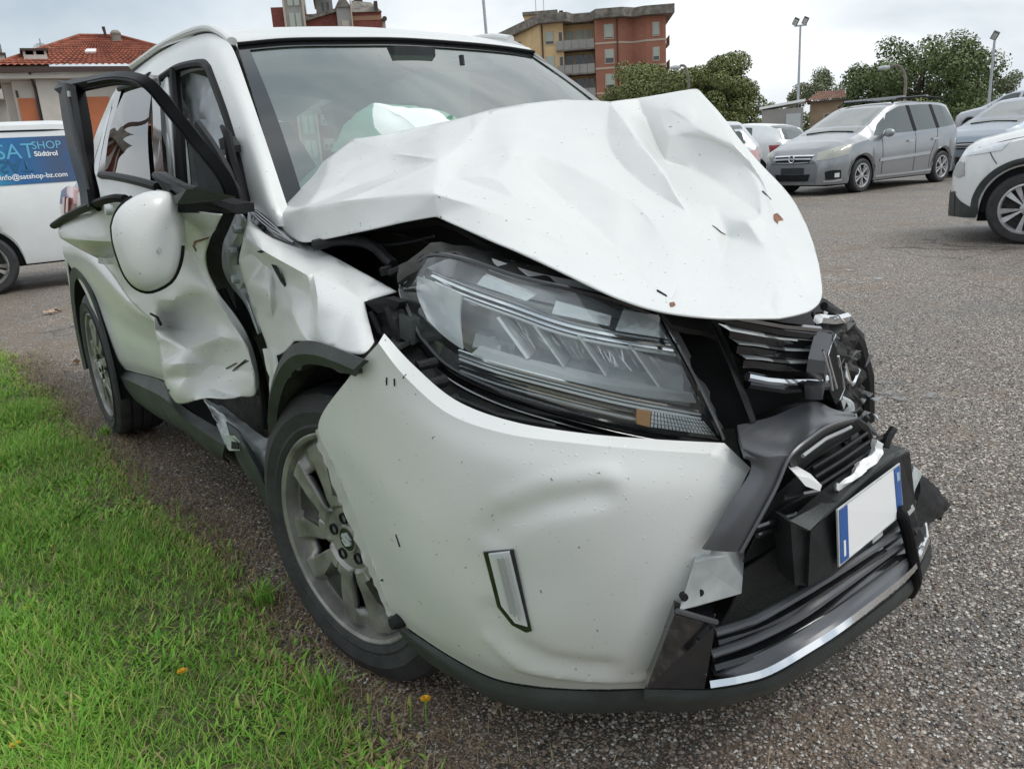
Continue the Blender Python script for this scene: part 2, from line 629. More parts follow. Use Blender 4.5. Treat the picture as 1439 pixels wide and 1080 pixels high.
def asphalt_mat():
    m = bpy.data.materials.new('old_aggregate_asphalt')
    m.use_nodes = True
    n, l = nt(m)
    b = n['Principled BSDF']
    tc = n.new('ShaderNodeTexCoord')
    co = tc.outputs['Object']

    def vor(scale, feature='F1'):
        v = n.new('ShaderNodeTexVoronoi')
        v.feature = feature
        v.inputs['Scale'].default_value = scale
        l.new(co, v.inputs['Vector'])
        return v

    def noi(scale, detail=5, rough=.55):
        v = n.new('ShaderNodeTexNoise')
        v.inputs['Scale'].default_value = scale
        v.inputs['Detail'].default_value = detail
        v.inputs['Roughness'].default_value = rough
        l.new(co, v.inputs['Vector'])
        return v
    v1, v2 = vor(84), vor(175)

    def math_(op, a=None, b=None, c=None):
        q = n.new('ShaderNodeMath')
        q.operation = op
        for k, t in enumerate((a, b, c)):
            if t is None:
                continue
            if isinstance(t, (int, float)):
                q.inputs[k].default_value = t
            else:
                l.new(t, q.inputs[k])
        return q.outputs[0]
    sep = n.new('ShaderNodeSeparateColor')
    l.new(v1.outputs['Color'], sep.inputs[0])
    sep2 = n.new('ShaderNodeSeparateColor')
    l.new(v2.outputs['Color'], sep2.inputs[0])
    stops = [(0, (.14, .127, .116)), (.25, (.27, .247, .226)), (.58, (.40, .368, .338)), (.85, (.54, .508, .47)), (1, (.70, .675, .635))]
    stone, fine = ramp(n, stops), ramp(n, [(p, tuple(q * .78 for q in c)) for p, c in stops])
    l.new(sep.outputs[0], stone.inputs[0])
    l.new(sep2.outputs[0], fine.inputs[0])
    # rounded chippings of unequal size set in a finer, darker matrix
    h1 = math_('SUBTRACT', math_('MULTIPLY_ADD', sep.outputs[1], .34, .26), v1.outputs['Distance'])
    h2 = math_('SUBTRACT', math_('MULTIPLY_ADD', sep2.outputs[1], .30, .30), v2.outputs['Distance'])
    m1 = math_('MULTIPLY', math_('MAXIMUM', h1, 0.0), 9.0)
    m1.node.use_clamp = True
    m2 = math_('MULTIPLY', math_('MAXIMUM', h2, 0.0), 8.0)
    m2.node.use_clamp = True
    mf = n.new('ShaderNodeMix')
    mf.data_type = 'RGBA'
    mf.inputs[6].default_value = (.062, .057, .052, 1)
    l.new(m2, mf.inputs[0])
    l.new(fine.outputs[0], mf.inputs[7])
    mx = n.new('ShaderNodeMix')
    mx.data_type = 'RGBA'
    l.new(m1, mx.inputs[0])
    l.new(mf.outputs[2], mx.inputs[6])
    l.new(stone.outputs[0], mx.inputs[7])
    # broad worn and damp patches, and a brown film of soil and needles
    big = noi(.55, 6)
    rb = ramp(n, [(.30, (.78, .76, .75)), (.52, (1.18, 1.11, 1.04)), (.75, (1.48, 1.35, 1.22))])
    l.new(big.outputs['Fac'], rb.inputs[0])
    mul = n.new('ShaderNodeMix')
    mul.data_type = 'RGBA'
    mul.blend_type = 'MULTIPLY'
    mul.inputs[0].default_value = 1
    l.new(mx.outputs[2], mul.inputs[6])
    l.new(rb.outputs[0], mul.inputs[7])
    br = noi(1.7, 8, .62)
    rbr = ramp(n, [(.50, (0, 0, 0)), (.72, (.75, .75, .75))])
    l.new(br.outputs['Fac'], rbr.inputs[0])
    soil = n.new('ShaderNodeMix')
    soil.data_type = 'RGBA'
    soil.inputs[7].default_value = (.20, .145, .10, 1)
    l.new(rbr.outputs[0], soil.inputs[0])
    l.new(mul.outputs[2], soil.inputs[6])
    # soil washed along the verge: y between -1.1 and -0.4
    sx = n.new('ShaderNodeSeparateXYZ')
    l.new(co, sx.inputs[0])
    mr = n.new('ShaderNodeMapRange')
    mr.inputs[1].default_value = -.92
    mr.inputs[2].default_value = -.36
    mr.inputs[3].default_value = 1.0
    mr.inputs[4].default_value = 0.0
    l.new(sx.outputs[1], mr.inputs[0])
    fn_ = noi(9, 8, .7)
    mm = n.new('ShaderNodeMath')
    mm.operation = 'MULTIPLY'
    l.new(mr.outputs[0], mm.inputs[0])
    rf = ramp(n, [(.40, (0, 0, 0)), (.60, (.8, .8, .8))])
    l.new(fn_.outputs['Fac'], rf.inputs[0])
    l.new(rf.outputs[0], mm.inputs[1])
    verge = n.new('ShaderNodeMix')
    verge.data_type = 'RGBA'
    verge.inputs[7].default_value = (.175, .13, .085, 1)
    l.new(mm.outputs[0], verge.inputs[0])
    l.new(soil.outputs[2], verge.inputs[6])
    # a few long cracks
    cd_ = noi(2.2, 4)
    cv = n.new('ShaderNodeVectorMath')
    cv.operation = 'MULTIPLY_ADD'
    cv.inputs[1].default_value = (.9, .9, 0)
    l.new(cd_.outputs['Color'], cv.inputs[0])
    l.new(co, cv.inputs[2])
    ce = n.new('ShaderNodeTexVoronoi')
    ce.feature = 'DISTANCE_TO_EDGE'
    ce.inputs['Scale'].default_value = .22
    l.new(cv.outputs[0], ce.inputs['Vector'])
    cr_ = ramp(n, [(.0, (.38, .36, .34)), (.0035, (1, 1, 1))])
    l.new(ce.outputs['Distance'], cr_.inputs[0])
    cm = n.new('ShaderNodeMix')
    cm.data_type = 'RGBA'
    cm.blend_type = 'MULTIPLY'
    cm.inputs[0].default_value = 1
    l.new(verge.outputs[2], cm.inputs[6])
    l.new(cr_.outputs[0], cm.inputs[7])
    l.new(cm.outputs[2], b.inputs['Base Color'])
    rr_ = ramp(n, [(.35, (.42, .42, .42)), (.6, (.78, .78, .78))])
    l.new(big.outputs['Fac'], rr_.inputs[0])
    l.new(rr_.outputs[0], b.inputs['Roughness'])
    hsum = math_('ADD', math_('SQRT', math_('MAXIMUM', h1, 0.0)), math_('MULTIPLY', math_('SQRT', math_('MAXIMUM', h2, 0.0)), .35))
    bp = n.new('ShaderNodeBump')
    bp.inputs['Strength'].default_value = .9
    bp.inputs['Distance'].default_value = .006
    l.new(hsum, bp.inputs['Height'])
    l.new(bp.outputs[0], b.inputs['Normal'])
    return m


ASPH = asphalt_mat()
lot = mesh('parking_lot', [(-700, -700, 0), (700, -700, 0), (700, 700, 0), (-700, 700, 0)], [(0, 1, 2, 3)], ASPH, smooth=False)
tag(lot, kind='structure')

edge_y = lambda x: -.880 + .050 * min(x, .3) - .05 * max(0, x + .6) + .018 * math.sin(x * 5.1) + .012 * math.sin(x * 13.7 + 1)
SOIL = pmat('verge_soil', (.125, .125, .055), .95, var=.55, vscale=22, bump=.8, bscale=60)
xs = np.linspace(-26, 2.4, 180)
V = [(x, edge_y(x), .004) for x in xs] + [(x, edge_y(x) - .10, .022) for x in xs] + [(x, -14, .03) for x in xs]
F = [(i + k * 180, i + 1 + k * 180, i + 1 + (k + 1) * 180, i + (k + 1) * 180) for k in range(2) for i in range(179)]
tag(mesh('verge_ground', V, [f[::-1] for f in F], SOIL), kind='structure')

# grass blades
GM = [pmat('grass_fresh', (.235, .47, .055), .55, var=.25, vscale=3, spec=.3), pmat('grass_mid', (.15, .35, .042), .55, var=.25, vscale=4, spec=.3),
      pmat('grass_yellow', (.44, .50, .12), .6, spec=.3), pmat('dry_straw', (.40, .32, .17), .8, spec=.2)]
for g_ in GM[:3]:
    g_.node_tree.nodes['Principled BSDF'].inputs['Subsurface Weight'].default_value = 0.0


def blades(name, X, Y, Z, L, Wd, lean, az, mi, mats, label=None):
    """One object of curved three-segment blades."""
    n = len(X)
    base = np.stack([X, Y, Z], 1)
    d = np.stack([np.cos(az), np.sin(az), np.zeros(n)], 1)
    s = np.stack([-np.sin(az), np.cos(az), np.zeros(n)], 1)
    tt = [0, .4, .75, 1.0]
    rows = []
    for t in tt:
        c = base + d * (L * lean * t ** 1.8)[:, None] + np.array([0, 0, 1.0]) * (L * t * np.sqrt(np.maximum(.05, 1 - (lean * .8) ** 2)) * (1 - .25 * lean * t))[:, None]
        wv = (Wd * (1 - t) ** .6)[:, None] * .5 if t < 1 else 0
        rows += [c - s * wv, c + s * wv] if t < 1 else [c]
    Vv = np.stack(rows, 1).reshape(-1, 3)                        # 7 vertices a blade
    k = np.arange(n) * 7
    q = np.concatenate([np.stack([k, k + 1, k + 3], 1), np.stack([k, k + 3, k + 2], 1), np.stack([k + 2, k + 3, k + 5], 1), np.stack([k + 2, k + 5, k + 4], 1), np.stack([k + 4, k + 5, k + 6], 1)])
    me = bpy.data.meshes.new(name)
    me.vertices.add(len(Vv))
    me.vertices.foreach_set('co', Vv.ravel())
    me.loops.add(len(q) * 3)
    me.loops.foreach_set('vertex_index', q.ravel().astype(np.int32))
    me.polygons.add(len(q))
    me.polygons.foreach_set('loop_start', np.arange(len(q), dtype=np.int32) * 3)
    me.polygons.foreach_set('material_index', np.tile(mi, 5).astype(np.int32))
    me.polygons.foreach_set('use_smooth', np.ones(len(q), bool))
    for m in mats:
        me.materials.append(m)
    me.update(calc_edges=True)
    o = bpy.data.objects.new(name, me)
    C.objects.link(o)
    return tag(o, kind='stuff')


def scatter(n, x0, x1, ya, yb, pw=1.0):
    X = RNG.uniform(x0, x1, n)
    e = np.array([edge_y(x) for x in X])
    Y = e - ya - (yb - ya) * RNG.random(n) ** pw
    return X, Y


Xs, Ys = [], []
for args in ((104000, -3.4, .75, -.005, .85, 1.0), (42000, -7, -3.0, -.005, .6, 1.0), (34000, -9, .9, .7, 4.6, 1.0), (3500, -5.5, .5, -.09, .03, .7)):
    a, b = scatter(*args)
    Xs.append(a)
    Ys.append(b)
X, Y = np.concatenate(Xs), np.concatenate(Ys)
# uneven growth: clumps and thin places
cl = np.array([mnoise.noise(Vector((x * 3.1, y * 3.1, 0))) for x, y in zip(X, Y)])
keep = RNG.random(len(X)) < np.clip(.86 + cl * .6, .5, 1)
X, Y, cl = X[keep], Y[keep], cl[keep]
n = len(X)
ed = np.array([edge_y(x) for x in X]) - Y
L = .80 * (.045 + .05 * RNG.random(n) + .035 * np.clip(cl, -.3, .6)) * np.clip(.50 + ed * 2.6, .40, 1)
wd_ = np.array([mnoise.noise(Vector((x * 4.3, y * 4.3, 7.7))) for x, y in zip(X, Y)])
broad = RNG.random(n) < np.clip(.10 + wd_ * .9, .03, .6)
Wd = np.where(broad, RNG.uniform(.007, .014, n), RNG.uniform(.0020, .0042, n))
L = np.where(broad, L * .85, L)
lean = np.clip(RNG.normal(.72, .24, n), .1, .985)
lean = np.where(broad, np.clip(lean + .12, .3, .98), lean)
mi = RNG.choice(4, n, p=[.50, .29, .15, .06])
dry = (ed < .07) & (RNG.random(n) < .35)
mi = np.where(dry, 3, mi)
blades('grass', X, Y, np.full(n, .008), L, Wd, lean, RNG.uniform(0, 2 * math.pi, n), mi, GM)
# dry needles and straw washed against the verge and lying on the asphalt
nX = np.concatenate([RNG.uniform(-5, .9, 9000), RNG.uniform(.2, 2.2, 900)])
nY = np.concatenate([np.array([edge_y(x) for x in nX[:9000]]) + np.abs(RNG.normal(.02, .13, 9000)), RNG.uniform(-.9, 1.6, 900)])
k = len(nX)
blades('dry_needles', nX, nY, np.full(k, .003) + RNG.random(k) * .004, RNG.uniform(.02, .06, k), RNG.uniform(.0012, .0024, k), np.full(k, .985), RNG.uniform(0, 6.283, k),
       RNG.choice(2, k), [pmat('dry_needle', (.16, .095, .05), .85), GM[3]])

# loose chippings standing out of the worn surface
NS = 84000
rad_ = .75 + 6.4 * RNG.beta(1.0, 1.75, NS)
ang_ = math.atan2(.551866, -.787584) + RNG.uniform(-.80, .86, NS)
sx = 1.6034 + rad_ * np.cos(ang_)
sy = -1.4322 + rad_ * np.sin(ang_)
ok_ = sy > np.array([edge_y(x) for x in sx]) + RNG.normal(.02, .03, NS)
sx, sy, rad_ = sx[ok_], sy[ok_], rad_[ok_]
NS = len(sx)
sr = RNG.uniform(.0024, .0056, NS)
octv = np.array([(1, 0, 0), (0, 1, 0), (-1, 0, 0), (0, -1, 0), (0, 0, 1), (0, 0, -1)], float)
octf = np.array([(0, 1, 4), (1, 2, 4), (2, 3, 4), (3, 0, 4), (1, 0, 5), (2, 1, 5), (3, 2, 5), (0, 3, 5)])
jit = octv[None] * RNG.uniform(.65, 1.25, (NS, 6, 1)) + RNG.normal(0, .18, (NS, 6, 3))
jit[:, :, 2] *= .62
an = RNG.uniform(0, 6.283, NS)
rx = jit[:, :, 0] * np.cos(an)[:, None] - jit[:, :, 1] * np.sin(an)[:, None]
ry = jit[:, :, 0] * np.sin(an)[:, None] + jit[:, :, 1] * np.cos(an)[:, None]
SV = np.stack([rx * sr[:, None] + sx[:, None], ry * sr[:, None] + sy[:, None], jit[:, :, 2] * sr[:, None] + .0018], 2).reshape(-1, 3)
SF = (octf[None] + (np.arange(NS) * 6)[:, None, None]).reshape(-1, 3)
pick_ = RNG.choice(4, NS, p=[.26, .30, .30, .14])
near_ = (sy - np.array([edge_y(x) for x in sx])) < RNG.uniform(.05, .9, NS)
smi = np.repeat(np.where(near_ & (pick_ >= 2) & (RNG.random(NS) < .75), 1, pick_), 8)
gv = mesh('loose_gravel', SV, SF, None, None, False, mat_idx=smi.tolist(),
          mats=[pmat('chipping_dark', (.085, .080, .076), .7), pmat('chipping_brown', (.27, .20, .15), .7), pmat('chipping_grey', (.40, .38, .355), .7), pmat('chipping_pale', (.66, .64, .60), .7)])
tag(gv, kind='stuff')


# puddles: thin water sheets with an irregular rim
def puddle(c, rx_, ry_, rot, seed):
    pts = []
    for i in range(40):
        a = 2 * math.pi * i / 40
        r = 1 + .75 * mnoise.noise(Vector((math.cos(a) * 1.6, math.sin(a) * 1.6, seed))) + .35 * mnoise.noise(Vector((math.cos(a) * 5, math.sin(a) * 6, seed)))
        u, v = rx_ * r * math.cos(a), ry_ * r * math.sin(a)
        pts.append((c[0] + u * math.cos(rot) - v * math.sin(rot), c[1] + u * math.sin(rot) + v * math.cos(rot), .004))
    o = mesh('puddle', pts, [tuple(range(40))], WATER, smooth=False)
    return tag(o, kind='structure')


WATER = pmat('puddle_water', (.15, .142, .13), .10, spec=.6)
wn_, wl2 = nt(WATER)
wtc = wn_.new('ShaderNodeTexCoord')
wgr = wn_.new('ShaderNodeVectorMath')                    # the film thins out towards its rim
wgr.operation = 'DISTANCE'
wgr.inputs[1].default_value = (.5, .5, 0)
wl2.new(wtc.outputs['Generated'], wgr.inputs[0])
wno = wn_.new('ShaderNodeTexNoise')
wno.inputs['Scale'].default_value = 9
wno.inputs['Detail'].default_value = 6
wl2.new(wtc.outputs['Object'], wno.inputs['Vector'])
wsu = wn_.new('ShaderNodeMath')
wsu.operation = 'SUBTRACT'
wl2.new(wno.outputs['Fac'], wsu.inputs[0])
wl2.new(wgr.outputs['Value'], wsu.inputs[1])
wrp = ramp(wn_, [(.02, (0, 0, 0)), (.13, (.92, .92, .92))])
wl2.new(wsu.outputs[0], wrp.inputs[0])
wl2.new(wrp.outputs[0], wn_['Principled BSDF'].inputs['Alpha'])
puddle((-2.084,4.525,0), .42, .28, .95, 1.3)
puddle((-2.51,4.881,0), .36, .30, .9, 4.1)
puddle((-0.277,1.988,0), .30, .22, .4, 8.3)
DAMP = pmat('damp_silt', (.30, .29, .27), .55, var=.3, vscale=14, bump=.4, bscale=120)

# ------------------------------------------------------------------ the wrecked car (x forward, y left, origin under the front axle)
suv = empty('crashed_suv', (0, 0, 0), 0, 'white crashed car with buckled bonnet, torn open front door and broken bumper beside the grass', 'car')


def wheel(parent, M, R=0.332, rr=0.241, w=0.21, steer_label=None):
    """Tyre and ten-blade alloy; outer face in the plane y = 0 looking to -y."""
    p = [(rr - .012, .020), (rr + .004, -.001), (rr + .016, -.006), (rr + .022, -.004), (rr + .05, -.010), (R - .045, -.008), (R - .022, .001),
         (R - .010, .008), (R - .004, .018), (R - .001, .028)]
    for g in (.055, .098, .142):
        p += [(R, g - .012), (R, g - .005), (R - .008, g - .003), (R - .008, g + .003), (R, g + .005)]
    p += [(R - .003, w - .03), (R - .012, w - .012), (R - .05, w), (rr, w - .005), (rr - .012, w - .02)]
    wh = empty('wheel', (0, 0, 0))
    wh.parent = parent
    wh.matrix_local = M
    t = MB().lathe(p, 72, close=True)
    t.build('tyre', RUBBER, wh, angle=28)
    # rim: polar grid with five openings, raised ridges beside each
    rad = [0.0, .030, .034, .062, .070, .078, .100, .125, .150, .170, .178, .200, .216, .226, .230, .237, .242]
    NA = 180
    V, F, RM = [], [], []
    RS = rr / .241
    for r in rad:
        for k in range(NA):
            a = 2 * math.pi * k / NA
            ph = ((a / (2 * math.pi) * 5 + .5) % 1 - .5) * 72          # degrees from the middle of an opening
            s = abs(ph) * math.pi / 180 * max(r, .03)                     # metres along the arc
            y = .020 - .012 * math.exp(-((r - .05) / .05) ** 2) + .006 * (r / .22)
            if .07 < r < .228:
                wopen = .012 + .016 * (r - .07) / .1
                pl_ = min(1, max(0, (.034 - abs(s - wopen - .018)) / .010))
                y -= .015 * pl_ * min(1, (r - .06) / .03) * min(1, max(0, (.228 - r) / .006))
                y += .010 * min(1, max(0, (s - wopen - .046) / .006)) * min(1, (r - .07) / .05)
            if r < .032:
                y = .006 if r < .031 else .010
            if r > .229:
                y = .004 if r < .235 else .0
            V.append((r * RS * math.cos(a), y, r * RS * math.sin(a)))
    for i in range(len(rad) - 1):
        for k in range(NA):
            k2 = (k + 1) % NA
            am = 2 * math.pi * (k + .5) / NA
            ph = ((am / (2 * math.pi) * 5 + .5) % 1 - .5) * 72
            rm = (rad[i] + rad[i + 1]) / 2
            if .078 < rm < .176 and abs(ph) * math.pi / 180 * rm < .010 + .016 * (rm - .07) / .1:
                continue
            F.append((i * NA + k, (i + 1) * NA + k, (i + 1) * NA + k2, i * NA + k2))
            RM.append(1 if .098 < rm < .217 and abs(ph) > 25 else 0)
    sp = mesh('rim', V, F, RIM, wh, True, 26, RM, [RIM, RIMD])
    so = sp.modifiers.new('thickness', 'SOLIDIFY')
    so.thickness = .016
    so.offset = -1
    MB().lathe([(.241 * RS, .0), (.230, .06), (.21, .12), (.21, .19), (.0, .19)], 48).build('barrel', DIRTBLK, wh)
    MB().lathe([(0, .085), (.13, .085), (.13, .10), (.0, .10)], 40).build('brake_disc', STEEL, wh)
    lug = MB()
    for k in range(5):
        a = 2 * math.pi * (k + .5) / 5
        lug.lathe([(.0135, .0105), (.0135, .004), (.011, .004), (.011, .03)], 14, M=Matrix.Translation((.05 * math.cos(a), 0, .05 * math.sin(a))))
    lug.each('lug_hole', VOID, wh)
    cap = MB().lathe([(.0, .0055), (.027, .0055), (.030, .009), (.030, .02)], 28).build('centre_cap', GLOSSBLK, wh)
    emblem('emblem', cap, Matrix(((.038, 0, 0, -.019), (0, 0, -.003, .0055), (0, .038, 0, -.019), (0, 0, 0, 1))), ALUW)
    return wh


def emblem(name, parent, M, mat):
    """Angular S badge; M maps the unit square (x, y) and the thickness z."""
    h = [(.97, .70), (.5, 1.0), (.03, .68), (.03, .50), (.60, .29), (.5, .21), (.28, .33)]
    pts = h + [(1 - x, 1 - y) for x, y in h]
    tri = bmesh.new()
    lo = [tri.verts.new(M @ Vector((x, y, 0))) for x, y in pts]
    hi = [tri.verts.new(M @ Vector((x * .94 + .03, y * .94 + .03, 1))) for x, y in pts]
    n = len(pts)
    tri.faces.new(hi)
    tri.faces.new(lo[::-1])
    for i in range(n):
        tri.faces.new((lo[i], lo[(i + 1) % n], hi[(i + 1) % n], hi[i]))
    return from_bm(name, tri, mat, parent)


# wheels
fw = Vector((0.014,-0.803,0.344))
wheel(suv, Matrix.Translation(fw) @ Matrix.Rotation(math.radians(11.5), 4, 'Z') @ Matrix.Rotation(math.radians(13), 4, 'Y'), .348, .250)
rwh = wheel(suv, Matrix.Translation((-2.46, -.885, .334)) @ Matrix.Rotation(math.radians(40), 4, 'Y'))
wheel(suv, Matrix.Translation((-2.46, .885, .334)) @ Matrix.Rotation(math.radians(180), 4, 'Z'))
wheel(suv, Matrix.Translation((-.20, .74, .334)) @ Matrix.Rotation(math.radians(170), 4, 'Z'))

# roof, rails, windscreen
wt = [(-1.03,-0.533,1.51),(-0.99,-0.39,1.52),(-0.96,-0.212,1.522),(-0.95,-0.012,1.524),(-0.955,0.214,1.518),(-0.97,0.405,1.51),(-1,0.573,1.5)]
wt = [(a[0] + .02, a[1], a[2]) for a in wt]
r1 = [(a[0] - .05, a[1] * 1.01, a[2] + .034) for a in wt]
r2 = [(-1.30, y, z) for y, z in ((-.575, 1.582), (-.40, 1.605), (-.18, 1.618), (0, 1.622), (.22, 1.616), (.42, 1.604), (.585, 1.582))]
r3 = [(-2.0, a[1] * 1.01, a[2] + .012) for a in r2]
r4 = [(-2.6, a[1] * .82, a[2] - .07) for a in r2]
r5 = [(-3.1, a[1] * .72, a[2] - .18) for a in r2]
sheet('roof', [wt, r1, r2, r3, r4, r5], WHITE, suv, (5, 5), thick=.006, out=(0, 0, 1))
sheet('headliner', [[(p[0], p[1], p[2] - .03) for p in r] for r in (wt, r1, r2, r3, r4)], HEADLIN, suv, (2, 2), thick=.01, out=(0, 0, 1))
rail = [(-0.983,-0.555,1.523),(-1.047,-0.56,1.554),(-1.16,-0.565,1.585),(-1.378,-0.57,1.598),(-1.679,-0.575,1.6),(-1.918,-0.58,1.591),(-2.126,-0.585,1.581)]
MB().tube(path(rail, 5), .017, 10, flat=.75).build('roof_rail', WHITE, suv)
MB().tube([(p[0], p[1], p[2] - .022) for p in path(rail, 5)], .010, 8).build('rail_gasket', SEAL, suv)
rail2 = [(-1.12, .575, 1.575), (-1.3, .585, 1.605), (-1.7, .59, 1.622), (-2.1, .59, 1.622), (-2.6, .58, 1.60)]
MB().tube(path(rail2, 5), .017, 10, flat=.75).build('roof_rail', WHITE, suv)
wb_l, wb_r = (-.36, -.70, 1.04), (-.36, .70, 1.04)
wb = [(-.36 + .16 * (1 - (y / .7) ** 2), y, 1.035) for y in (-.70, -.45, -.22, 0, .22, .45, .70)]
mid = lambda t, bul: [(a[0] * (1 - t) + b[0] * t + bul * .5, a[1] * (1 - t) + b[1] * t, a[2] * (1 - t) + b[2] * t + bul) for a, b in zip(wt, wb)]
scr = [mid(0, 0), mid(.33, .018), mid(.66, .020), mid(1, 0)]
sheet('windscreen', scr, SCREEN, suv, (6, 5), thick=.0008, out=(1, 0, 1))
# black ceramic border, on the outside of the glass edge


def on_scr(u, v):
    """Point of the windscreen: u across 0..1, v down 0..1, 3 mm proud."""
    rows = np.array(scr)
    col = np.stack([cr(rows[i], 24)[int(round(u * 144))] for i in range(4)])
    p = cr(col, 24)[int(round(v * 72))]
    return (p[0] + .003, p[1], p[2] + .003)


us = [0, .17, .33, .5, .67, .83, 1]
sheet('screen_border', [[on_scr(u, 0.0) for u in us], [on_scr(u, .035) for u in us]], FRIT, suv, (2, 5), thick=.001, out=(1, 0, 1))
vs = [0, .2, .4, .6, .8, 1]
sheet('screen_border', [[on_scr(0, v) for v in vs], [on_scr(.034, v) for v in vs]], FRIT, suv, (2, 5), thick=.001, out=(1, 0, 1))
sheet('screen_border', [[on_scr(1, v) for v in vs], [on_scr(.968, v) for v in vs]], FRIT, suv, (2, 5), thick=.001, out=(1, 0, 1))
MB().tube(path([(a[0] + .006, a[1], a[2] + .008) for a in wt], 5), .006, 6).build('screen_seal', SEAL, suv)

# right cant rail and windscreen pillar
pil_out = [(-0.303,-0.7,1.017),(-0.363,-0.69,1.072),(-0.486,-0.672,1.207),(-0.678,-0.63,1.343),(-0.889,-0.585,1.483),(-0.991,-0.575,1.528),(-1.129,-0.575,1.565),(-1.352,-0.58,1.579),(-1.652,-0.585,1.58),(-1.89,-0.59,1.57),(-2.175,-0.6,1.548)]
pil_mid = [(-0.33,-0.735,1.02),(-0.356,-0.735,1.076),(-0.478,-0.71,1.193),(-0.637,-0.675,1.314),(-0.86,-0.632,1.449),(-0.962,-0.62,1.496),(-1.073,-0.615,1.522),(-1.281,-0.62,1.533),(-1.521,-0.63,1.526),(-1.698,-0.64,1.525),(-1.988,-0.65,1.508)]
pil_in = [(-0.451,-0.745,1.024),(-0.47,-0.745,1.076),(-0.547,-0.73,1.173),(-0.694,-0.7,1.292),(-0.882,-0.665,1.413),(-0.941,-0.655,1.445),(-1.019,-0.65,1.465),(-1.232,-0.655,1.477),(-1.379,-0.675,1.461),(-1.59,-0.665,1.492),(-1.938,-0.68,1.483)]
sheet('pillar', [pil_out, pil_mid, pil_in], WHITE, suv, (5, 6), thick=.03, out=(.2, -1, .6))
MB().tube(path([(p[0], p[1] + .004, p[2]) for p in pil_in[1:9]], 6), .013, 8).build('door_seal', SEAL, suv)
# the torn black channel along the lower pillar edge
MB().tube([(-0.443,-0.765,1.05),(-0.467,-0.765,1.115),(-0.507,-0.76,1.179),(-0.558,-0.745,1.241),(-0.609,-0.74,1.264)], [.018, .016, .014, .012, .006], 8).build('pillar_channel', SEAL, suv)
plate('torn_clip', [(-0.622,-0.75,1.234),(-0.566,-0.75,1.238),(-0.521,-0.755,1.215),(-0.524,-0.755,1.198),(-0.603,-0.755,1.205)], (-.01, .03, 0), BLKPLA, suv)
plate('clip_bracket', [(-0.601,-0.757,1.207),(-0.537,-0.757,1.206),(-0.533,-0.757,1.19),(-0.59,-0.757,1.194)], (-.01, .02, 0), ALUW, suv)

# centre pillar with its seals (door opening behind)
sheet('centre_pillar', [[(-1.427,-0.665,1.466),(-1.322,-0.7,1.368),(-1.215,-0.735,1.275),(-1.143,-0.755,1.198),(-1.102,-0.77,1.119),(-1.111,-0.78,0.972),(-1.22,-0.78,0.757)],
                        [(-1.326,-0.67,1.46),(-1.225,-0.705,1.36),(-1.119,-0.74,1.27),(-1.065,-0.76,1.196),(-1.032,-0.775,1.119),(-1.039,-0.785,0.975),(-1.142,-0.785,0.766)],
                        [(-1.326,-0.655,1.455),(-1.224,-0.69,1.36),(-1.129,-0.725,1.27),(-1.083,-0.745,1.195),(-1.059,-0.76,1.118),(-1.066,-0.77,0.973),(-1.168,-0.77,0.761)]],
      WHITE, suv, (4, 5), thick=.05, out=(.3, -1, .2))
MB().tube([(-1.268,-0.655,1.475),(-1.254,-0.665,1.437),(-1.165,-0.695,1.355),(-1.062,-0.73,1.266),(-1.016,-0.75,1.194),(-0.991,-0.765,1.118),(-0.996,-0.775,0.976)], .017, 8).build('door_seal', SEAL, suv)
sheet('pillar_trim', [[(-1.638,-0.6,1.511),(-1.335,-0.62,1.367),(-1.277,-0.65,1.252),(-1.201,-0.68,1.113)], [(-1.546,-0.55,1.511),(-1.313,-0.58,1.365),(-1.244,-0.6,1.248),(-1.14,-0.63,1.109)]],
      ALUW, suv, (4, 4), thick=.02, out=(.5, -1, 0))

# rear door window, quarter glass and rear pillar
WQ = lambda *r: r
glass_t = [(-1.994,-0.672,1.48),(-1.872,-0.668,1.481),(-1.672,-0.668,1.467),(-1.506,-0.675,1.449)]
glass_b = [(-1.799,-0.828,1.167),(-1.565,-0.828,1.157),(-1.329,-0.826,1.142),(-1.124,-0.822,1.127)]
sheet('rear_door_glass', [glass_t, [(a[0] * .5 + b[0] * .5, a[1] * .5 + b[1] * .5 - .012, a[2] * .5 + b[2] * .5) for a, b in zip(glass_t, glass_b)], glass_b],
      SIDEGL, suv, (5, 4), thick=.001, out=(0, -1, .2))
sheet('window_frame', [[(-1.577,-0.668,1.491),(-1.55,-0.676,1.453),(-1.437,-0.71,1.377),(-1.293,-0.755,1.28),(-1.172,-0.79,1.2),(-1.03,-0.83,1.123)],
                       [(-1.411,-0.672,1.473),(-1.385,-0.682,1.437),(-1.288,-0.715,1.365),(-1.148,-0.76,1.272),(-1.038,-0.795,1.197),(-0.912,-0.83,1.122)]], FRIT, suv, (3, 4), thick=.012, out=(0, -1, .2))
MB().tube(path([(-1.808,-0.836,1.168),(-1.581,-0.836,1.16),(-1.261,-0.836,1.142),(-0.997,-0.832,1.121)], 4), .014, 8).build('window_seal', SEAL, suv)
sheet('window_frame', [[(-2.087,-0.672,1.497),(-2.01,-0.748,1.343),(-1.971,-0.79,1.25),(-1.931,-0.828,1.164)], [(-1.969,-0.672,1.493),(-1.908,-0.75,1.337),(-1.864,-0.792,1.247),(-1.769,-0.83,1.159)]],
      FRIT, suv, (4, 3), thick=.012, out=(0, -1, .2))
MB().tube(path([(-2.012,-0.675,1.487),(-1.775,-0.668,1.482),(-1.562,-0.66,1.489)], 4), .012, 8).build('window_seal', SEAL, suv)
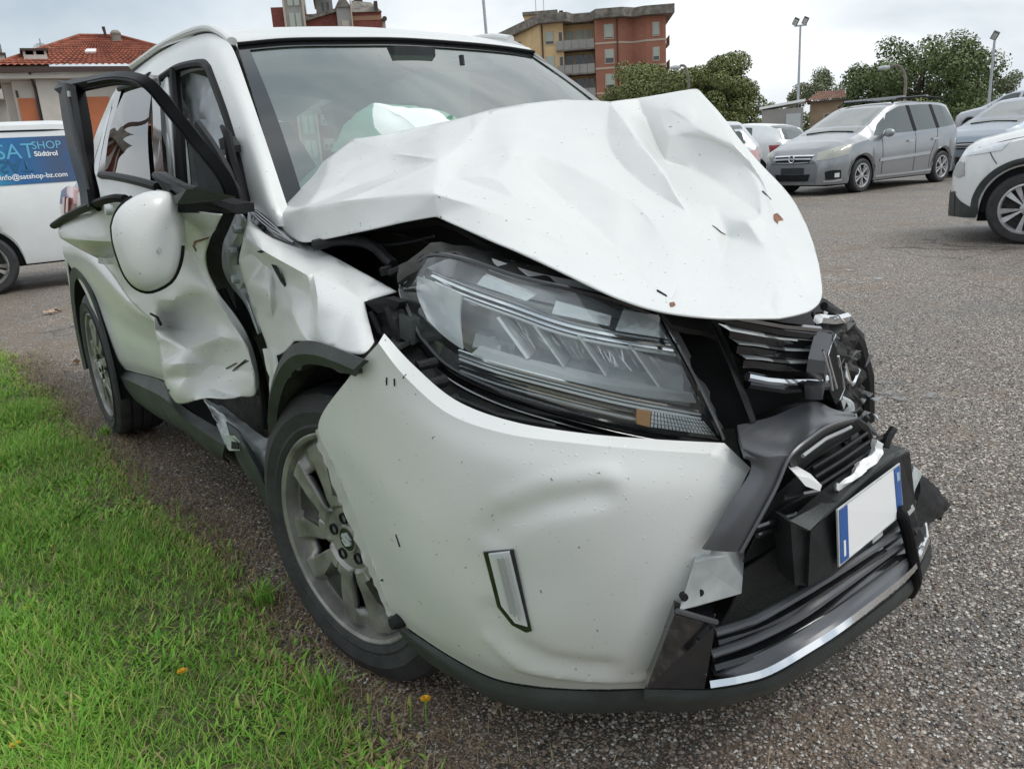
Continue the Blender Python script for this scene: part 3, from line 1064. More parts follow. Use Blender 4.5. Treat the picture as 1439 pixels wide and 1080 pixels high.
sheet('quarter_glass', [[(-2.039,-0.71,1.424),(-2.013,-0.765,1.304),(-1.945,-0.825,1.167)], [(-2.092,-0.725,1.388),(-2.084,-0.78,1.267),(-2.13,-0.822,1.169)]], DGLASS, suv, (4, 3), thick=.004, out=(0, -1, .2))
sheet('rear_pillar', [[(-1.985,-0.655,1.513),(-2.175,-0.665,1.488),(-2.319,-0.69,1.417),(-2.369,-0.73,1.335),(-2.352,-0.77,1.254),(-2.376,-0.8,1.192),(-2.719,-0.8,1.129)],
                      [(-1.966,-0.66,1.506),(-2.079,-0.672,1.491),(-2.065,-0.72,1.399),(-2.096,-0.755,1.321),(-2.109,-0.79,1.247),(-2.124,-0.825,1.172),(-2.321,-0.84,1.112)]], WHITE, suv, (4, 5), thick=.02, out=(-.2, -1, .2))

# rear side: upper door band, flank, haunch, arch
sheet('rear_flank', [[(-2.335,-0.838,1.112),(-2.035,-0.836,1.163),(-1.579,-0.838,1.15),(-1.258,-0.838,1.133),(-0.984,-0.836,1.115),(-0.871,-0.83,1.103)],
                     [(-2.561,-0.862,1.046),(-2.017,-0.862,1.067),(-1.522,-0.862,1.077),(-1.202,-0.86,1.076),(-0.937,-0.855,1.068),(-0.821,-0.85,1.058)],
                     [(-2.892,-0.872,0.941),(-2.366,-0.872,0.966),(-1.714,-0.87,0.969),(-1.265,-0.865,0.975),(-0.99,-0.86,0.969),(-0.89,-0.85,0.958)]], WHITE, suv, (4, 5))
sheet('rear_door_skin', [[(-2.914,-0.868,0.947),(-2.555,-0.868,0.959),(-2.148,-0.865,0.938),(-1.847,-0.862,0.883),(-1.632,-0.86,0.818),(-1.441,-0.855,0.758),(-1.213,-0.85,0.726)],
                         [(-2.681,-0.905,0.871),(-2.292,-0.908,0.892),(-1.954,-0.908,0.862),(-1.676,-0.908,0.813),(-1.451,-0.906,0.772),(-1.227,-0.905,0.745),(-0.971,-0.9,0.739)],
                         [(-2.672,-0.905,0.816),(-2.327,-0.905,0.808),(-2.032,-0.898,0.765),(-1.769,-0.896,0.72),(-1.518,-0.895,0.695),(-1.266,-0.893,0.691),(-1.024,-0.89,0.702)],
                         [(-2.58,-0.888,0.742),(-2.322,-0.885,0.726),(-2.099,-0.88,0.656),(-1.835,-0.88,0.629),(-1.588,-0.88,0.621),(-1.346,-0.878,0.626),(-1.109,-0.876,0.642)],
                         [(-2.361,-0.884,0.637),(-2.173,-0.882,0.621),(-2.045,-0.878,0.543),(-1.835,-0.876,0.538),(-1.612,-0.876,0.547),(-1.377,-0.874,0.558),(-1.143,-0.872,0.579)],
                         [(-2.304,-0.872,0.428),(-2.214,-0.868,0.429),(-2.056,-0.866,0.433),(-1.856,-0.866,0.455),(-1.649,-0.866,0.476),(-1.417,-0.866,0.498),(-1.199,-0.864,0.522)],
                         [(-2.442,-0.845,0.327),(-2.333,-0.845,0.34),(-2.174,-0.845,0.361),(-1.993,-0.845,0.387),(-1.774,-0.845,0.415),(-1.528,-0.845,0.447),(-1.293,-0.845,0.473)]], WHITE, suv, (5, 5))
# black arch lining at the rear wheel, rear quarter beyond it
sheet('arch_liner', [[(-2.81,-0.885,0.805),(-2.598,-0.88,0.74),(-2.406,-0.875,0.631),(-2.334,-0.865,0.422),(-2.445,-0.84,0.319)], [(-4.773,-0.62,0.646),(-4.412,-0.6,0.555),(-4.014,-0.6,0.413),(-3.846,-0.6,0.132),(-3.765,-0.6,0.037)]],
      VOID, suv, (3, 5), thick=.01, out=(-1, -.4, -.4))
arch = []
for i in range(13):
    a = math.radians(-14 + i * 17.3)
    arch.append((a, -2.46 + .385 * math.cos(a), .345 + .39 * math.sin(a)))
sheet('wheel_arch_trim', [[(x, -.893, z) for a, x, z in arch], [(x + .05 * math.cos(a), -.900, z + .05 * math.sin(a)) for a, x, z in arch]], CLAD, suv, (3, 3), thick=.012,
      out=(0, -1, 0))
sheet('arch_liner', [[(x, -.89, z) for a, x, z in arch], [(x, -.55, z) for a, x, z in arch]], VOID, suv, (2, 3), thick=.01, out=(0, 0, -1))
sheet('rear_quarter', [[(-2.62, -.905, .80), (-2.85, -.885, .80), (-3.1, -.83, .80), (-3.27, -.70, .80), (-3.32, -.4, .80), (-3.33, 0, .8)],
                       [(-2.79, -.892, .66), (-2.95, -.875, .62), (-3.12, -.82, .62), (-3.30, -.70, .62), (-3.36, -.4, .62), (-3.37, 0, .62)],
                       [(-2.88, -.885, .34), (-3.0, -.86, .34), (-3.14, -.80, .34), (-3.3, -.68, .34), (-3.36, -.4, .34), (-3.37, 0, .34)]], WHITE, suv, (4, 4))
sheet('tailgate', [[(-3.0, -.82, 1.07), (-3.18, -.74, 1.08), (-3.27, -.4, 1.1), (-3.28, 0, 1.1), (-3.27, .4, 1.1), (-3.15, .8, 1.08)],
                   [(-2.85, -.885, .80), (-3.15, -.80, .80), (-3.32, -.4, .80), (-3.33, 0, .8), (-3.32, .4, .80), (-3.2, .84, .8)],
                   [(-2.9, -.88, .34), (-3.14, -.80, .34), (-3.36, -.4, .34), (-3.37, 0, .34), (-3.36, .4, .34), (-3.2, .84, .34)]], WHITE, suv, (4, 4))
sheet('rear_window', [[(-3.1, -.42, 1.40), (-3.12, 0, 1.43), (-3.1, .42, 1.40)], [(-3.28, -.66, 1.10), (-3.3, 0, 1.10), (-3.28, .66, 1.10)]], DGLASS, suv, (4, 4), out=(-1, 0, .3))
tl = sheet('tail_lamp', [[(-2.727,-0.855,1.113),(-2.534,-0.855,1.132),(-2.396,-0.85,1.131)], [(-2.697,-0.875,1.061),(-2.494,-0.876,1.066),(-2.321,-0.874,1.062)], [(-2.732,-0.878,1.006),(-2.568,-0.88,1.007),(-2.444,-0.88,1.01)]], PINKL, suv, (4, 4), thick=.03)
for a in ([(-2.5,-0.885,1.088),(-2.439,-0.885,1.089),(-2.536,-0.888,1.018),(-2.6,-0.888,1.016)], [(-2.396,-0.886,1.086),(-2.337,-0.886,1.086),(-2.428,-0.888,1.023),(-2.49,-0.888,1.022)]):
    plate('red_strip', a, (0, .01, 0), REDL, tl)

# left side closing panels (turned away from the photograph)
sheet('left_flank', [[(x, .80, 1.02) for x in (-.38, -.6, -1.2, -2, -2.8, -3.15)], [(x, .885, .80) for x in (-.42, -.6, -1.2, -2, -2.8, -3.2)],
                     [(x, .88, .60) for x in (-.46, -.6, -1.2, -1.9, -2.05, -2.07)], [(x, .86, .30) for x in (-.46, -.6, -1.2, -1.9, -2.05, -2.08)]], WHITE, suv, (4, 4), out=(0, 1, 0))
sheet('left_window', [[(-1.05, .575, 1.5), (-1.6, .60, 1.55), (-2.3, .60, 1.54), (-3.0, .58, 1.47)], [(-.42, .76, 1.05), (-1.4, .80, 1.06), (-2.3, .80, 1.07), (-3.1, .78, 1.08)]],
      SIDEGL, suv, (4, 4), thick=.004, out=(0, 1, .2))
lp = [(-.36, .715, 1.02), (-.60, .68, 1.22), (-.82, .64, 1.37), (-1.03, .60, 1.515), (-1.3, .61, 1.575), (-2, .62, 1.585), (-3.1, .59, 1.49)]
sheet('pillar', [[(p[0], p[1] - .035, p[2] + .025) for p in lp], lp, [(p[0] - .03, p[1] + .035, p[2] - .03) for p in lp]], WHITE, suv, (4, 5), thick=.03, out=(0, 1, .5))
MB().box((-1.50, .62, 1.0), (-1.42, .79, 1.50)).build('centre_pillar', SEAL, suv)

# floor, firewall, interior
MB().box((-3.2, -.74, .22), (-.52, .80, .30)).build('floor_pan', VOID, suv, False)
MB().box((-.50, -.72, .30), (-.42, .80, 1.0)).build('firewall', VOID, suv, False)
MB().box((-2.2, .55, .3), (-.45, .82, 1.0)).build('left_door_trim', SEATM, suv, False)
sheet('dashboard', [[(-.30, y, 1.00) for y in (-.66, -.3, 0, .3, .66)], [(-.62, y, 1.03 if y > 0 else 1.0) for y in (-.70, -.3, 0, .3, .70)], [(-.80, y, .92) for y in (-.72, -.3, 0, .3, .72)],
                    [(-.80, y, .55) for y in (-.72, -.3, 0, .3, .72)]], SEATM, suv, (4, 4), thick=.02, out=(0, 0, 1))
for y in (-.38, .38):
    sheet('seat', [[(-1.52, y - .22, 1.14), (-1.54, y, 1.16), (-1.52, y + .22, 1.14)], [(-1.36, y - .26, .85), (-1.37, y, .84), (-1.36, y + .26, .85)],
                   [(-1.28, y - .26, .60), (-1.26, y, .58), (-1.28, y + .26, .60)], [(-.80, y - .25, .62), (-.78, y, .61), (-.80, y + .25, .62)]], SEATM, suv, (5, 5), thick=.12, out=(1, 0, .6))
    MB().lathe([(0, -.13), (.07, -.12), (.085, 0), (.07, .12), (0, .13)], 16, M=Matrix.Translation((-1.58, y, 1.30)) @ Matrix.Scale(.6, 4, (1, 0, 0))).build('headrest', SEATM, suv)
# passenger airbag swollen over the dashboard
ab = []
PK, PL, PR = Vector((-0.62,-0.289,1.307)), Vector((-0.62,-0.42,1.189)), Vector((-0.62,0.046,1.2))
for i in range(7):
    u = i / 6                                       # front of the bag to its back
    sc_ = math.sin(math.pi * (.12 + .76 * u)) ** .5
    row = []
    for q, k in ((PL, 0), (PL.lerp(PK, .55) + Vector((0, -.02, .02)), 1), (PL.lerp(PK, .9) + Vector((0, -.005, .008)), 1), (PK, 1), (PK.lerp(PR, .35) + Vector((0, 0, .035)), 1), (PK.lerp(PR, .7) + Vector((0, 0, .035)), 1), (PR, 0)):
        c0 = Vector((0, (PL.y + PR.y) / 2, PL.z - .10))
        v = Vector((0, q.y, q.z)) - c0
        row.append((-.42 - .40 * u, (c0 + v * sc_).y, (c0 + v * sc_).z))
    ab.append(row)
sheet('passenger_airbag', ab, TEAL, suv, (3, 3), thick=.002, out=(0, 0, 1), fn=creaser([], .010, 9))
# curtain airbag hanging in the front door opening
sheet('curtain_airbag', [[(-1.379,-0.6,1.472),(-1.242,-0.6,1.46),(-1.081,-0.605,1.426)], [(-1.353,-0.615,1.368),(-1.161,-0.62,1.354),(-0.938,-0.635,1.307)], [(-1.284,-0.63,1.252),(-1.098,-0.64,1.233),(-0.836,-0.66,1.203)],
                         [(-1.219,-0.64,1.16),(-1.022,-0.65,1.148),(-0.8,-0.67,1.134)]], CLOTH, suv, (6, 6), thick=.012, out=(0, -1, 0), fn=creaser([], .016, 14))
mir = MB()
mir.prism([(-0.86,-0.005,1.439),(-0.86,0.03,1.463),(-0.86,0.071,1.47),(-0.86,0.17,1.446),(-0.86,0.203,1.431),(-0.86,0.145,1.426)], (-.03, 0, 0))
mir.build('rear_view_mirror', SEATM, suv, False)
MB().box((-.96, -.09, 1.46), (-.84, .06, 1.50)).build('sensor_housing', SEATM, suv, False)
MB().tube([(-0.561,-0.02,1.411),(-0.564,-0.02,1.439)], .008, 6).build('mirror_stem', SEATM, suv)

# ------------------------------------------------------------------ buckled bonnet
hood_rows = [
    [(-0.42,-0.706,1.04),(-0.2,-0.741,0.986),(0.02,-0.694,1.016),(0.22,-0.612,1.046),(0.4,-0.599,0.998),(0.54,-0.57,0.949),(0.66,-0.538,0.912),(0.74,-0.493,0.894),(0.79,-0.383,0.877),(0.8,-0.227,0.87)],
    [(-0.43,-0.698,1.046),(-0.24,-0.729,1.032),(-0.04,-0.675,1.071),(0.16,-0.589,1.084),(0.34,-0.555,1.024),(0.47,-0.494,0.966),(0.58,-0.435,0.924),(0.66,-0.379,0.9),(0.7,-0.253,0.885),(0.7,-0.066,0.872)],
    [(-0.44,-0.686,1.054),(-0.29,-0.686,1.074),(-0.11,-0.62,1.109),(0.06,-0.536,1.114),(0.22,-0.481,1.073),(0.33,-0.375,1.005),(0.44,-0.278,0.955),(0.5,-0.169,0.92),(0.55,-0.043,0.904),(0.58,0.107,0.875)],
    [(-0.45,-0.66,1.072),(-0.34,-0.632,1.112),(-0.18,-0.547,1.137),(-0.04,-0.467,1.145),(0.09,-0.394,1.122),(0.19,-0.275,1.07),(0.28,-0.149,1.021),(0.36,-0.021,0.983),(0.42,0.113,0.959),(0.46,0.244,0.919)],
    [(-0.46,-0.619,1.097),(-0.37,-0.568,1.152),(-0.25,-0.479,1.173),(-0.15,-0.386,1.183),(-0.03,-0.283,1.166),(0.06,-0.164,1.134),(0.14,-0.034,1.095),(0.22,0.1,1.06),(0.3,0.226,1.025),(0.34,0.341,0.975)],
    [(-0.47,-0.584,1.12),(-0.4,-0.529,1.175),(-0.31,-0.425,1.198),(-0.25,-0.313,1.213),(-0.16,-0.177,1.215),(-0.06,-0.049,1.205),(0.02,0.064,1.182),(0.1,0.206,1.16),(0.18,0.304,1.117),(0.24,0.378,1.039)],
    [(-0.48,-0.554,1.14),(-0.42,-0.486,1.195),(-0.36,-0.37,1.214),(-0.32,-0.253,1.241),(-0.24,-0.119,1.257),(-0.16,0.05,1.278),(-0.06,0.127,1.265),(0.02,0.213,1.262),(0.08,0.31,1.238),(0.14,0.381,1.157)],
    [(-0.5,-0.546,1.14),(-0.44,-0.476,1.196),(-0.4,-0.348,1.215),(-0.36,-0.228,1.243),(-0.28,-0.091,1.26),(-0.22,0.101,1.284),(-0.12,0.188,1.271),(-0.05,0.286,1.276),(0,0.37,1.287),(0.05,0.396,1.235)],
]
hood_creases = [
    ([(-0.02,-0.694,1.081),(0.08,-0.643,1.084),(0.17,-0.591,1.087),(0.26,-0.562,1.068),(0.36,-0.536,1.033)], 0.020, 0.070, 1.0),
    ([(-0.03,-0.456,1.147),(-0.06,-0.52,1.122),(-0.03,-0.626,1.097),(-0.02,-0.693,1.082)], 0.024, 0.078, 1.0),
    ([(-0.03,-0.456,1.147),(0.02,-0.438,1.123),(0.12,-0.396,1.085),(0.17,-0.388,1.064)], -0.027, 0.093, 1.0),
    ([(0,-0.265,1.15),(0.1,-0.262,1.095),(0.28,-0.313,1.024),(0.42,-0.345,0.961),(0.54,-0.378,0.92),(0.66,-0.432,0.904)], 0.034, 0.085, 1.0),
    ([(0,-0.261,1.146),(0.06,-0.282,1.104),(0.16,-0.373,1.064)], 0.027, 0.078, 1.0),
    ([(0.05,-0.199,1.136),(0.24,-0.217,1.044),(0.42,-0.267,0.966),(0.6,-0.377,0.912)], -0.027, 0.093, 1.0),
    ([(0.08,-0.13,1.14),(0.17,-0.097,1.083),(0.32,-0.113,1.006),(0.46,-0.187,0.945),(0.6,-0.293,0.9)], 0.031, 0.093, 1.0),
    ([(-0.06,0.104,1.265),(0.03,0.106,1.171),(0.14,0.074,1.088),(0.32,-0.034,1.003),(0.46,-0.079,0.94),(0.6,-0.108,0.895)], 0.044, 0.109, 1.0),
    ([(0,0.167,1.212),(0.12,0.146,1.128),(0.24,0.153,1.044),(0.38,0.138,0.968),(0.55,0.04,0.893)], -0.034, 0.124, 1.0),
    ([(0.13,0.174,1.129),(0.25,0.212,1.06),(0.38,0.172,0.981),(0.5,0.091,0.915),(0.68,-0.083,0.857)], 0.034, 0.085, 1.0),
    ([(0.07,0.308,1.239),(0.16,0.3,1.162),(0.24,0.357,1.077),(0.36,0.299,0.969),(0.54,0.129,0.897)], 0.020, 0.062, 1.0),
    ([(0.36,0.014,0.979),(0.44,0.038,0.948),(0.5,0.091,0.915)], -0.020, 0.078, 1.0),
    ([(-0.12,-0.302,1.201),(-0.02,-0.312,1.156),(0.08,-0.365,1.117)], -0.017, 0.109, 1.0),
    ([(0.32,-0.034,1.003),(0.4,-0.207,0.973),(0.42,-0.325,0.966)], 0.020, 0.093, 1.0),
    ([(0.6,-0.108,0.895),(0.7,-0.208,0.872),(0.78,-0.277,0.866)], -0.017, 0.078, 1.0),
]
BONNET_V = [[-0.433,-0.7051,1.0396],[-0.2048,-0.7432,0.9847],[-0.1063,-0.7384,0.9938],[0.022,-0.6951,1.0143],[0.1377,-0.6548,1.0342],[0.2212,-0.6147,1.0449],[0.3628,-0.604,1.0092],[0.4612,-0.5679,0.9749],[0.5856,-0.5468,0.9331],[0.679,-0.5327,0.9078],[0.7431,-0.4963,0.8935],[0.7797,-0.4226,0.8812],[0.8112,-0.3484,0.8749],[0.8144,-0.2682,0.8714],[0.7645,-0.1622,0.87],[0.69,-0.0513,0.8712],[0.5056,0.2,0.8972],[0.3697,0.3402,0.9582],[0.2616,0.4211,1.0173],[0.2011,0.3929,1.0796],[0.126,0.375,1.1684],[0.071,0.3915,1.215],[-0.0085,0.3822,1.2915],[-0.087,0.2313,1.2746],[-0.0853,0.1272,1.2671],[-0.1314,0.103,1.2749],[-0.2127,0.0666,1.2841],[-0.2778,-0.0261,1.28],[-0.3052,-0.1077,1.2691],[-0.3189,-0.1946,1.2504],[-0.3557,-0.2667,1.2387],[-0.414,-0.3263,1.2278],[-0.4127,-0.4109,1.2165],[-0.4824,-0.4394,1.2157],[-0.4383,-0.5321,1.1716],[-0.5408,-0.5799,1.1169],[-0.4668,-0.6473,1.0801],[-0.1565,-0.7277,1.0652],[-0.0174,-0.699,1.0794],[0.0658,-0.635,1.0848],[0.2064,-0.6094,1.0887],[0.2379,-0.5848,1.0762],[0.287,-0.5564,1.0596],[0.3677,-0.5097,1.0215],[0.4611,-0.451,0.9735],[0.5673,-0.438,0.9333],[0.6639,-0.4391,0.9033],[0.0336,-0.4861,1.1496],[0.0113,-0.5771,1.1171],[-0.0165,-0.6331,1.0962],[-0.0852,-0.5014,1.1321],[-0.1279,-0.585,1.11],[0.1062,-0.4989,1.112],[0.1647,-0.5522,1.0968],[0.1608,-0.4254,1.1151],[0.2689,-0.4603,1.0648],[0.0955,-0.3368,1.1455],[0.1258,-0.3487,1.1272],[0.1031,-0.3031,1.1189],[0.254,-0.3004,1.0293],[0.4243,-0.3297,0.9598],[0.6532,-0.4312,0.9082],[0.1748,-0.3715,1.104],[0.3138,-0.379,1.0276],[0.4592,-0.395,0.9668],[0.6439,-0.4401,0.911],[0.0743,-0.2529,1.1464],[0.1055,-0.2181,1.1357],[0.1862,-0.2063,1.1005],[0.2683,-0.1795,1.0583],[0.3327,-0.1752,1.0254],[0.4363,-0.2215,0.9762],[0.522,-0.2726,0.941],[0.612,-0.3641,0.918],[0.0496,0.0466,1.2204],[0.1425,0.0028,1.1635],[0.2445,-0.0131,1.0918],[0.3127,-0.0559,1.0441],[0.3738,-0.0775,1.0069],[0.4127,-0.0559,0.9711],[0.4096,0.0085,0.9442],[0.0382,-0.0066,1.1807],[0.1153,-0.0516,1.1263],[0.2004,-0.0702,1.0771],[0.2738,-0.0651,1.0385],[-0.0406,0.2081,1.2222],[0.0638,0.1759,1.1048],[0.1028,0.2297,1.0864],[0.1974,0.2432,1.0432],[0.3141,0.1953,0.9908],[0.3808,0.1813,0.9735],[-0.0509,0.2464,1.2731],[0.1098,0.2491,1.1828],[0.184,0.3049,1.1224],[0.0559,0.201,1.1699],[0.1027,0.2734,1.1646],[0.2551,0.3069,1.0505],[0.3846,0.192,0.9742],[0.1165,0.3376,1.199],[0.1959,0.2957,1.1329],[0.2584,0.3192,1.0601],[0.3312,0.2532,1.0097],[0.3969,0.2022,0.9719],[0.4253,0.175,0.9558],[0.5157,0.0762,0.9171],[0.6434,-0.0621,0.8852],[0.7616,-0.2018,0.872],[0.4478,0.0297,0.9788],[0.5406,-0.0199,0.9225],[0.6588,-0.1191,0.8876],[0.5053,-0.1283,0.9263],[0.6305,-0.2607,0.8986],[0.685,-0.1825,0.8897],[0.7451,-0.2901,0.8791],[-0.2349,-0.4768,1.1737],[-0.3064,-0.5976,1.1292],[-0.0793,-0.3507,1.1762],[-0.0624,-0.1281,1.1992],[-0.1666,-0.4764,1.1583],[-0.0119,-0.3372,1.157],[-0.0215,-0.0705,1.1948],[0.0504,-0.0652,1.1575],[0.2862,0.1,1.0104],[0.6133,-0.3082,0.9103],[0.3825,-0.2296,0.9893],[0.0616,0.2487,1.2229],[0.4113,-0.5118,0.9935],[0.4573,0.1926,0.9326],[-0.2253,-0.6557,1.1062]]
BONNET_F = [[35,115,37],[36,35,37],[0,36,37],[1,0,37],[37,2,1],[32,114,33],[114,51,33],[34,33,51],[51,49,38],[38,49,39],[115,35,34],[34,51,115],[128,115,51],[2,37,38],[38,3,2],[50,48,51],[39,48,40],[4,39,40],[52,53,47],[52,47,116],[42,41,52],[53,52,41],[41,42,5],[29,116,30],[116,47,30],[31,30,47],[47,118,114],[50,118,47],[40,48,47],[47,53,40],[53,41,40],[41,5,40],[4,40,5],[114,32,31],[49,51,48],[48,39,49],[39,4,3],[27,56,28],[119,28,56],[54,119,56],[56,57,54],[66,117,67],[66,67,58],[58,67,59],[7,43,126],[56,27,117],[117,66,56],[66,58,56],[58,62,57],[54,57,55],[43,7,6],[63,59,64],[81,25,24],[81,24,74],[120,26,25],[25,81,120],[121,120,81],[81,82,121],[68,121,82],[82,69,68],[59,68,69],[69,60,59],[44,64,45],[117,27,26],[26,120,117],[67,117,120],[120,121,67],[121,68,67],[68,59,67],[55,62,63],[43,55,63],[63,44,43],[7,126,44],[44,8,7],[28,119,116],[52,116,119],[119,54,52],[54,55,52],[55,43,42],[5,42,6],[85,23,91],[94,86,85],[86,76,75],[76,84,83],[70,83,84],[84,71,70],[124,70,71],[45,65,46],[22,21,98],[77,87,122],[78,77,122],[122,79,78],[79,110,72],[110,123,72],[73,72,123],[73,123,111],[91,23,22],[22,125,91],[125,92,91],[92,95,94],[95,87,94],[86,94,87],[76,86,87],[87,77,76],[84,76,77],[77,78,84],[71,84,78],[78,79,71],[79,72,71],[73,46,61],[65,61,46],[46,10,9],[100,101,96],[96,101,97],[107,89,90],[99,20,19],[19,100,99],[88,93,96],[96,89,88],[11,111,113],[97,102,103],[103,104,108],[15,14,106],[13,106,14],[127,17,16],[16,15,105],[15,106,105],[109,105,106],[102,18,17],[103,102,17],[17,127,103],[104,103,127],[127,16,104],[16,105,104],[105,109,104],[108,104,109],[112,108,109],[109,106,112],[12,112,106],[106,13,12],[100,19,18],[101,100,18],[18,102,101],[102,97,101],[97,103,90],[103,108,90],[107,90,108],[80,107,108],[108,112,111],[113,111,112],[112,12,113],[11,113,12],[20,98,21],[20,99,98],[87,95,93],[93,88,87],[122,87,88],[88,89,122],[89,107,122],[107,80,122],[79,122,80],[110,79,80],[80,108,110],[108,111,110],[123,110,111],[23,85,24],[85,75,74],[81,74,75],[82,81,75],[75,83,82],[69,82,83],[83,70,69],[70,124,69],[60,69,124],[124,71,60],[71,72,60],[64,60,65],[45,9,8],[3,38,39],[43,6,42],[126,43,44],[8,44,45],[9,45,46],[48,50,47],[51,114,118],[118,50,51],[51,38,37],[37,128,51],[42,52,55],[57,62,55],[57,56,58],[62,58,63],[59,63,58],[60,64,59],[61,65,60],[72,73,61],[61,60,72],[44,63,64],[65,45,64],[83,75,76],[75,85,86],[74,24,85],[85,91,94],[92,94,91],[95,92,93],[99,93,92],[89,96,90],[97,90,96],[125,22,92],[98,92,22],[92,98,99],[100,96,93],[93,99,100],[111,11,10],[46,73,10],[73,111,10],[31,47,114],[115,128,37],[116,29,28]]
BONNET_C = [[0,36,1.0],[35,36,1.0],[1,0,1.0],[37,0,0.85],[2,1,1.0],[33,34,1.0],[32,33,1.0],[114,33,0.5],[49,38,0.8],[34,35,1.0],[34,115,0.5],[38,37,0.85],[3,2,1.0],[30,31,1.0],[40,39,0.85],[53,52,0.75],[52,47,0.75],[42,41,0.85],[116,47,0.5],[29,30,1.0],[47,50,0.7],[53,40,0.75],[41,40,0.85],[5,40,0.9],[5,4,1.0],[31,32,1.0],[48,49,0.8],[4,3,1.0],[57,56,0.8],[27,28,1.0],[55,54,0.8],[67,66,0.8],[117,56,0.4],[66,56,0.8],[62,57,0.7],[7,6,1.0],[24,25,1.0],[24,81,0.6],[74,24,0.8],[82,81,0.6],[25,26,1.0],[69,68,0.8],[26,27,1.0],[26,117,0.4],[68,67,0.8],[63,62,0.7],[8,7,1.0],[28,29,1.0],[54,52,0.8],[55,42,0.7],[6,5,1.0],[85,23,0.85],[94,86,0.6],[84,83,0.6],[71,70,0.8],[72,73,0.8],[73,46,0.8],[78,77,0.8],[21,22,1.0],[79,78,0.8],[22,23,1.0],[95,94,0.6],[87,86,0.85],[77,76,0.8],[78,84,0.6],[72,71,0.8],[46,61,0.8],[46,65,0.7],[10,9,1.0],[99,20,0.6],[101,100,0.8],[90,89,0.85],[90,107,0.85],[19,20,1.0],[96,93,0.6],[89,88,0.85],[107,80,0.85],[104,103,0.8],[103,102,0.8],[16,15,1.0],[14,15,1.0],[14,13,1.0],[16,17,1.0],[106,105,0.8],[106,109,0.8],[17,18,1.0],[105,104,0.8],[109,108,0.8],[106,112,0.7],[13,12,1.0],[18,19,1.0],[102,101,0.8],[108,107,0.8],[112,111,0.6],[112,113,0.8],[12,113,0.8],[12,11,1.0],[20,21,1.0],[93,95,0.6],[88,87,0.85],[80,79,0.8],[80,110,0.75],[111,110,0.75],[11,10,1.0],[23,24,1.0],[75,74,0.8],[83,82,0.6],[70,69,0.8],[9,8,1.0],[38,39,0.85],[42,43,0.85],[43,44,0.85],[44,45,0.85],[45,46,0.85],[47,48,0.8],[50,51,0.7],[37,51,0.7],[52,55,0.8],[55,57,0.8],[56,58,0.8],[58,59,0.8],[59,60,0.8],[60,61,0.8],[63,64,0.7],[64,65,0.7],[75,76,0.8],[85,86,0.85],[24,85,0.7],[91,92,0.7],[94,91,0.6],[92,93,0.7],[96,97,0.6],[22,98,0.8],[98,99,0.8],[99,100,0.8],[73,111,0.6],[47,114,0.5],[37,115,0.5],[28,116,0.5]]
hood = pressed('bonnet', BONNET_V, BONNET_F, BONNET_C, WHITE, suv, (.5, -.3, 1), .003, VOID, 4)


SKINS = {}


def on_skin(o, pts, lift=.002):
    """Points dropped on the nearest place of a panel, lifted off its face."""
    if o.name not in SKINS:
        SKINS[o.name] = BVHTree.FromPolygons([v.co for v in o.data.vertices], [p.vertices[:] for p in o.data.polygons])
    t = SKINS[o.name]
    out = []
    for p in pts:
        q, nn, _, _ = t.find_nearest(Vector(p))
        dv = Vector(p) - q
        if nn.dot(Vector((.6, -.5, .6))) < 0:
            nn = -nn
        out.append(tuple(q + nn * lift))
    return out


def mark(name, o, pts, mat, lift=.0018):
    q = on_skin(o, pts, lift)
    a, b, c = Vector(q[0]), Vector(q[len(q) // 3]), Vector(q[2 * len(q) // 3])
    nn = (b - a).cross(c - a).normalized()
    if nn.dot(Vector((.6, -.5, .6))) < 0:
        nn = -nn
    return plate(name, q, tuple(nn * -.0015), mat, o)


lin = [[(p[0] - .06, p[1] + .04, p[2] - .055) for p in r[1:-1]] for r in hood_rows[1:6]]
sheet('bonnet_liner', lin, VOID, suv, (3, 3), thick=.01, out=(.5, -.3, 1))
# bare-metal chips on creases
for px in ([(0.235,-0.625,1.053),(0.235,-0.619,1.054),(0.235,-0.616,1.047),(0.235,-0.626,1.045)], [(0.69,-0.467,0.921),(0.69,-0.458,0.921),(0.7,-0.466,0.91),(0.702,-0.475,0.901),(0.702,-0.479,0.909)],
           [(0.385,0.202,0.972),(0.385,0.213,0.976),(0.39,0.212,0.959),(0.4,0.209,0.955),(0.41,0.18,0.952),(0.415,0.169,0.943),(0.4,0.18,0.958)]):
    mark('paint_chip', hood, px, RUSTY)
for px in ([(0.385,-0.024,0.965),(0.39,-0.013,0.961),(0.4,-0.004,0.954),(0.405,0.009,0.949),(0.4,-0.009,0.953),(0.39,-0.016,0.959)], [(0.31,0.261,1.036),(0.31,0.264,1.036),(0.335,0.251,1.001),(0.335,0.249,1)]):  # first mark: a tear, its thin shadow put into the dark colour
    mark('dark_split', hood, px, DIRTBLK)
# far side of the engine bay edge
MB().tube([(0.7,-0.059,0.835),(0.66,0.058,0.788),(0.62,0.18,0.708),(0.6,0.256,0.607),(0.6,0.281,0.497)], [.008, .016, .024, .026, .02], 10).build('left_wing_edge', BLKPLA, suv)

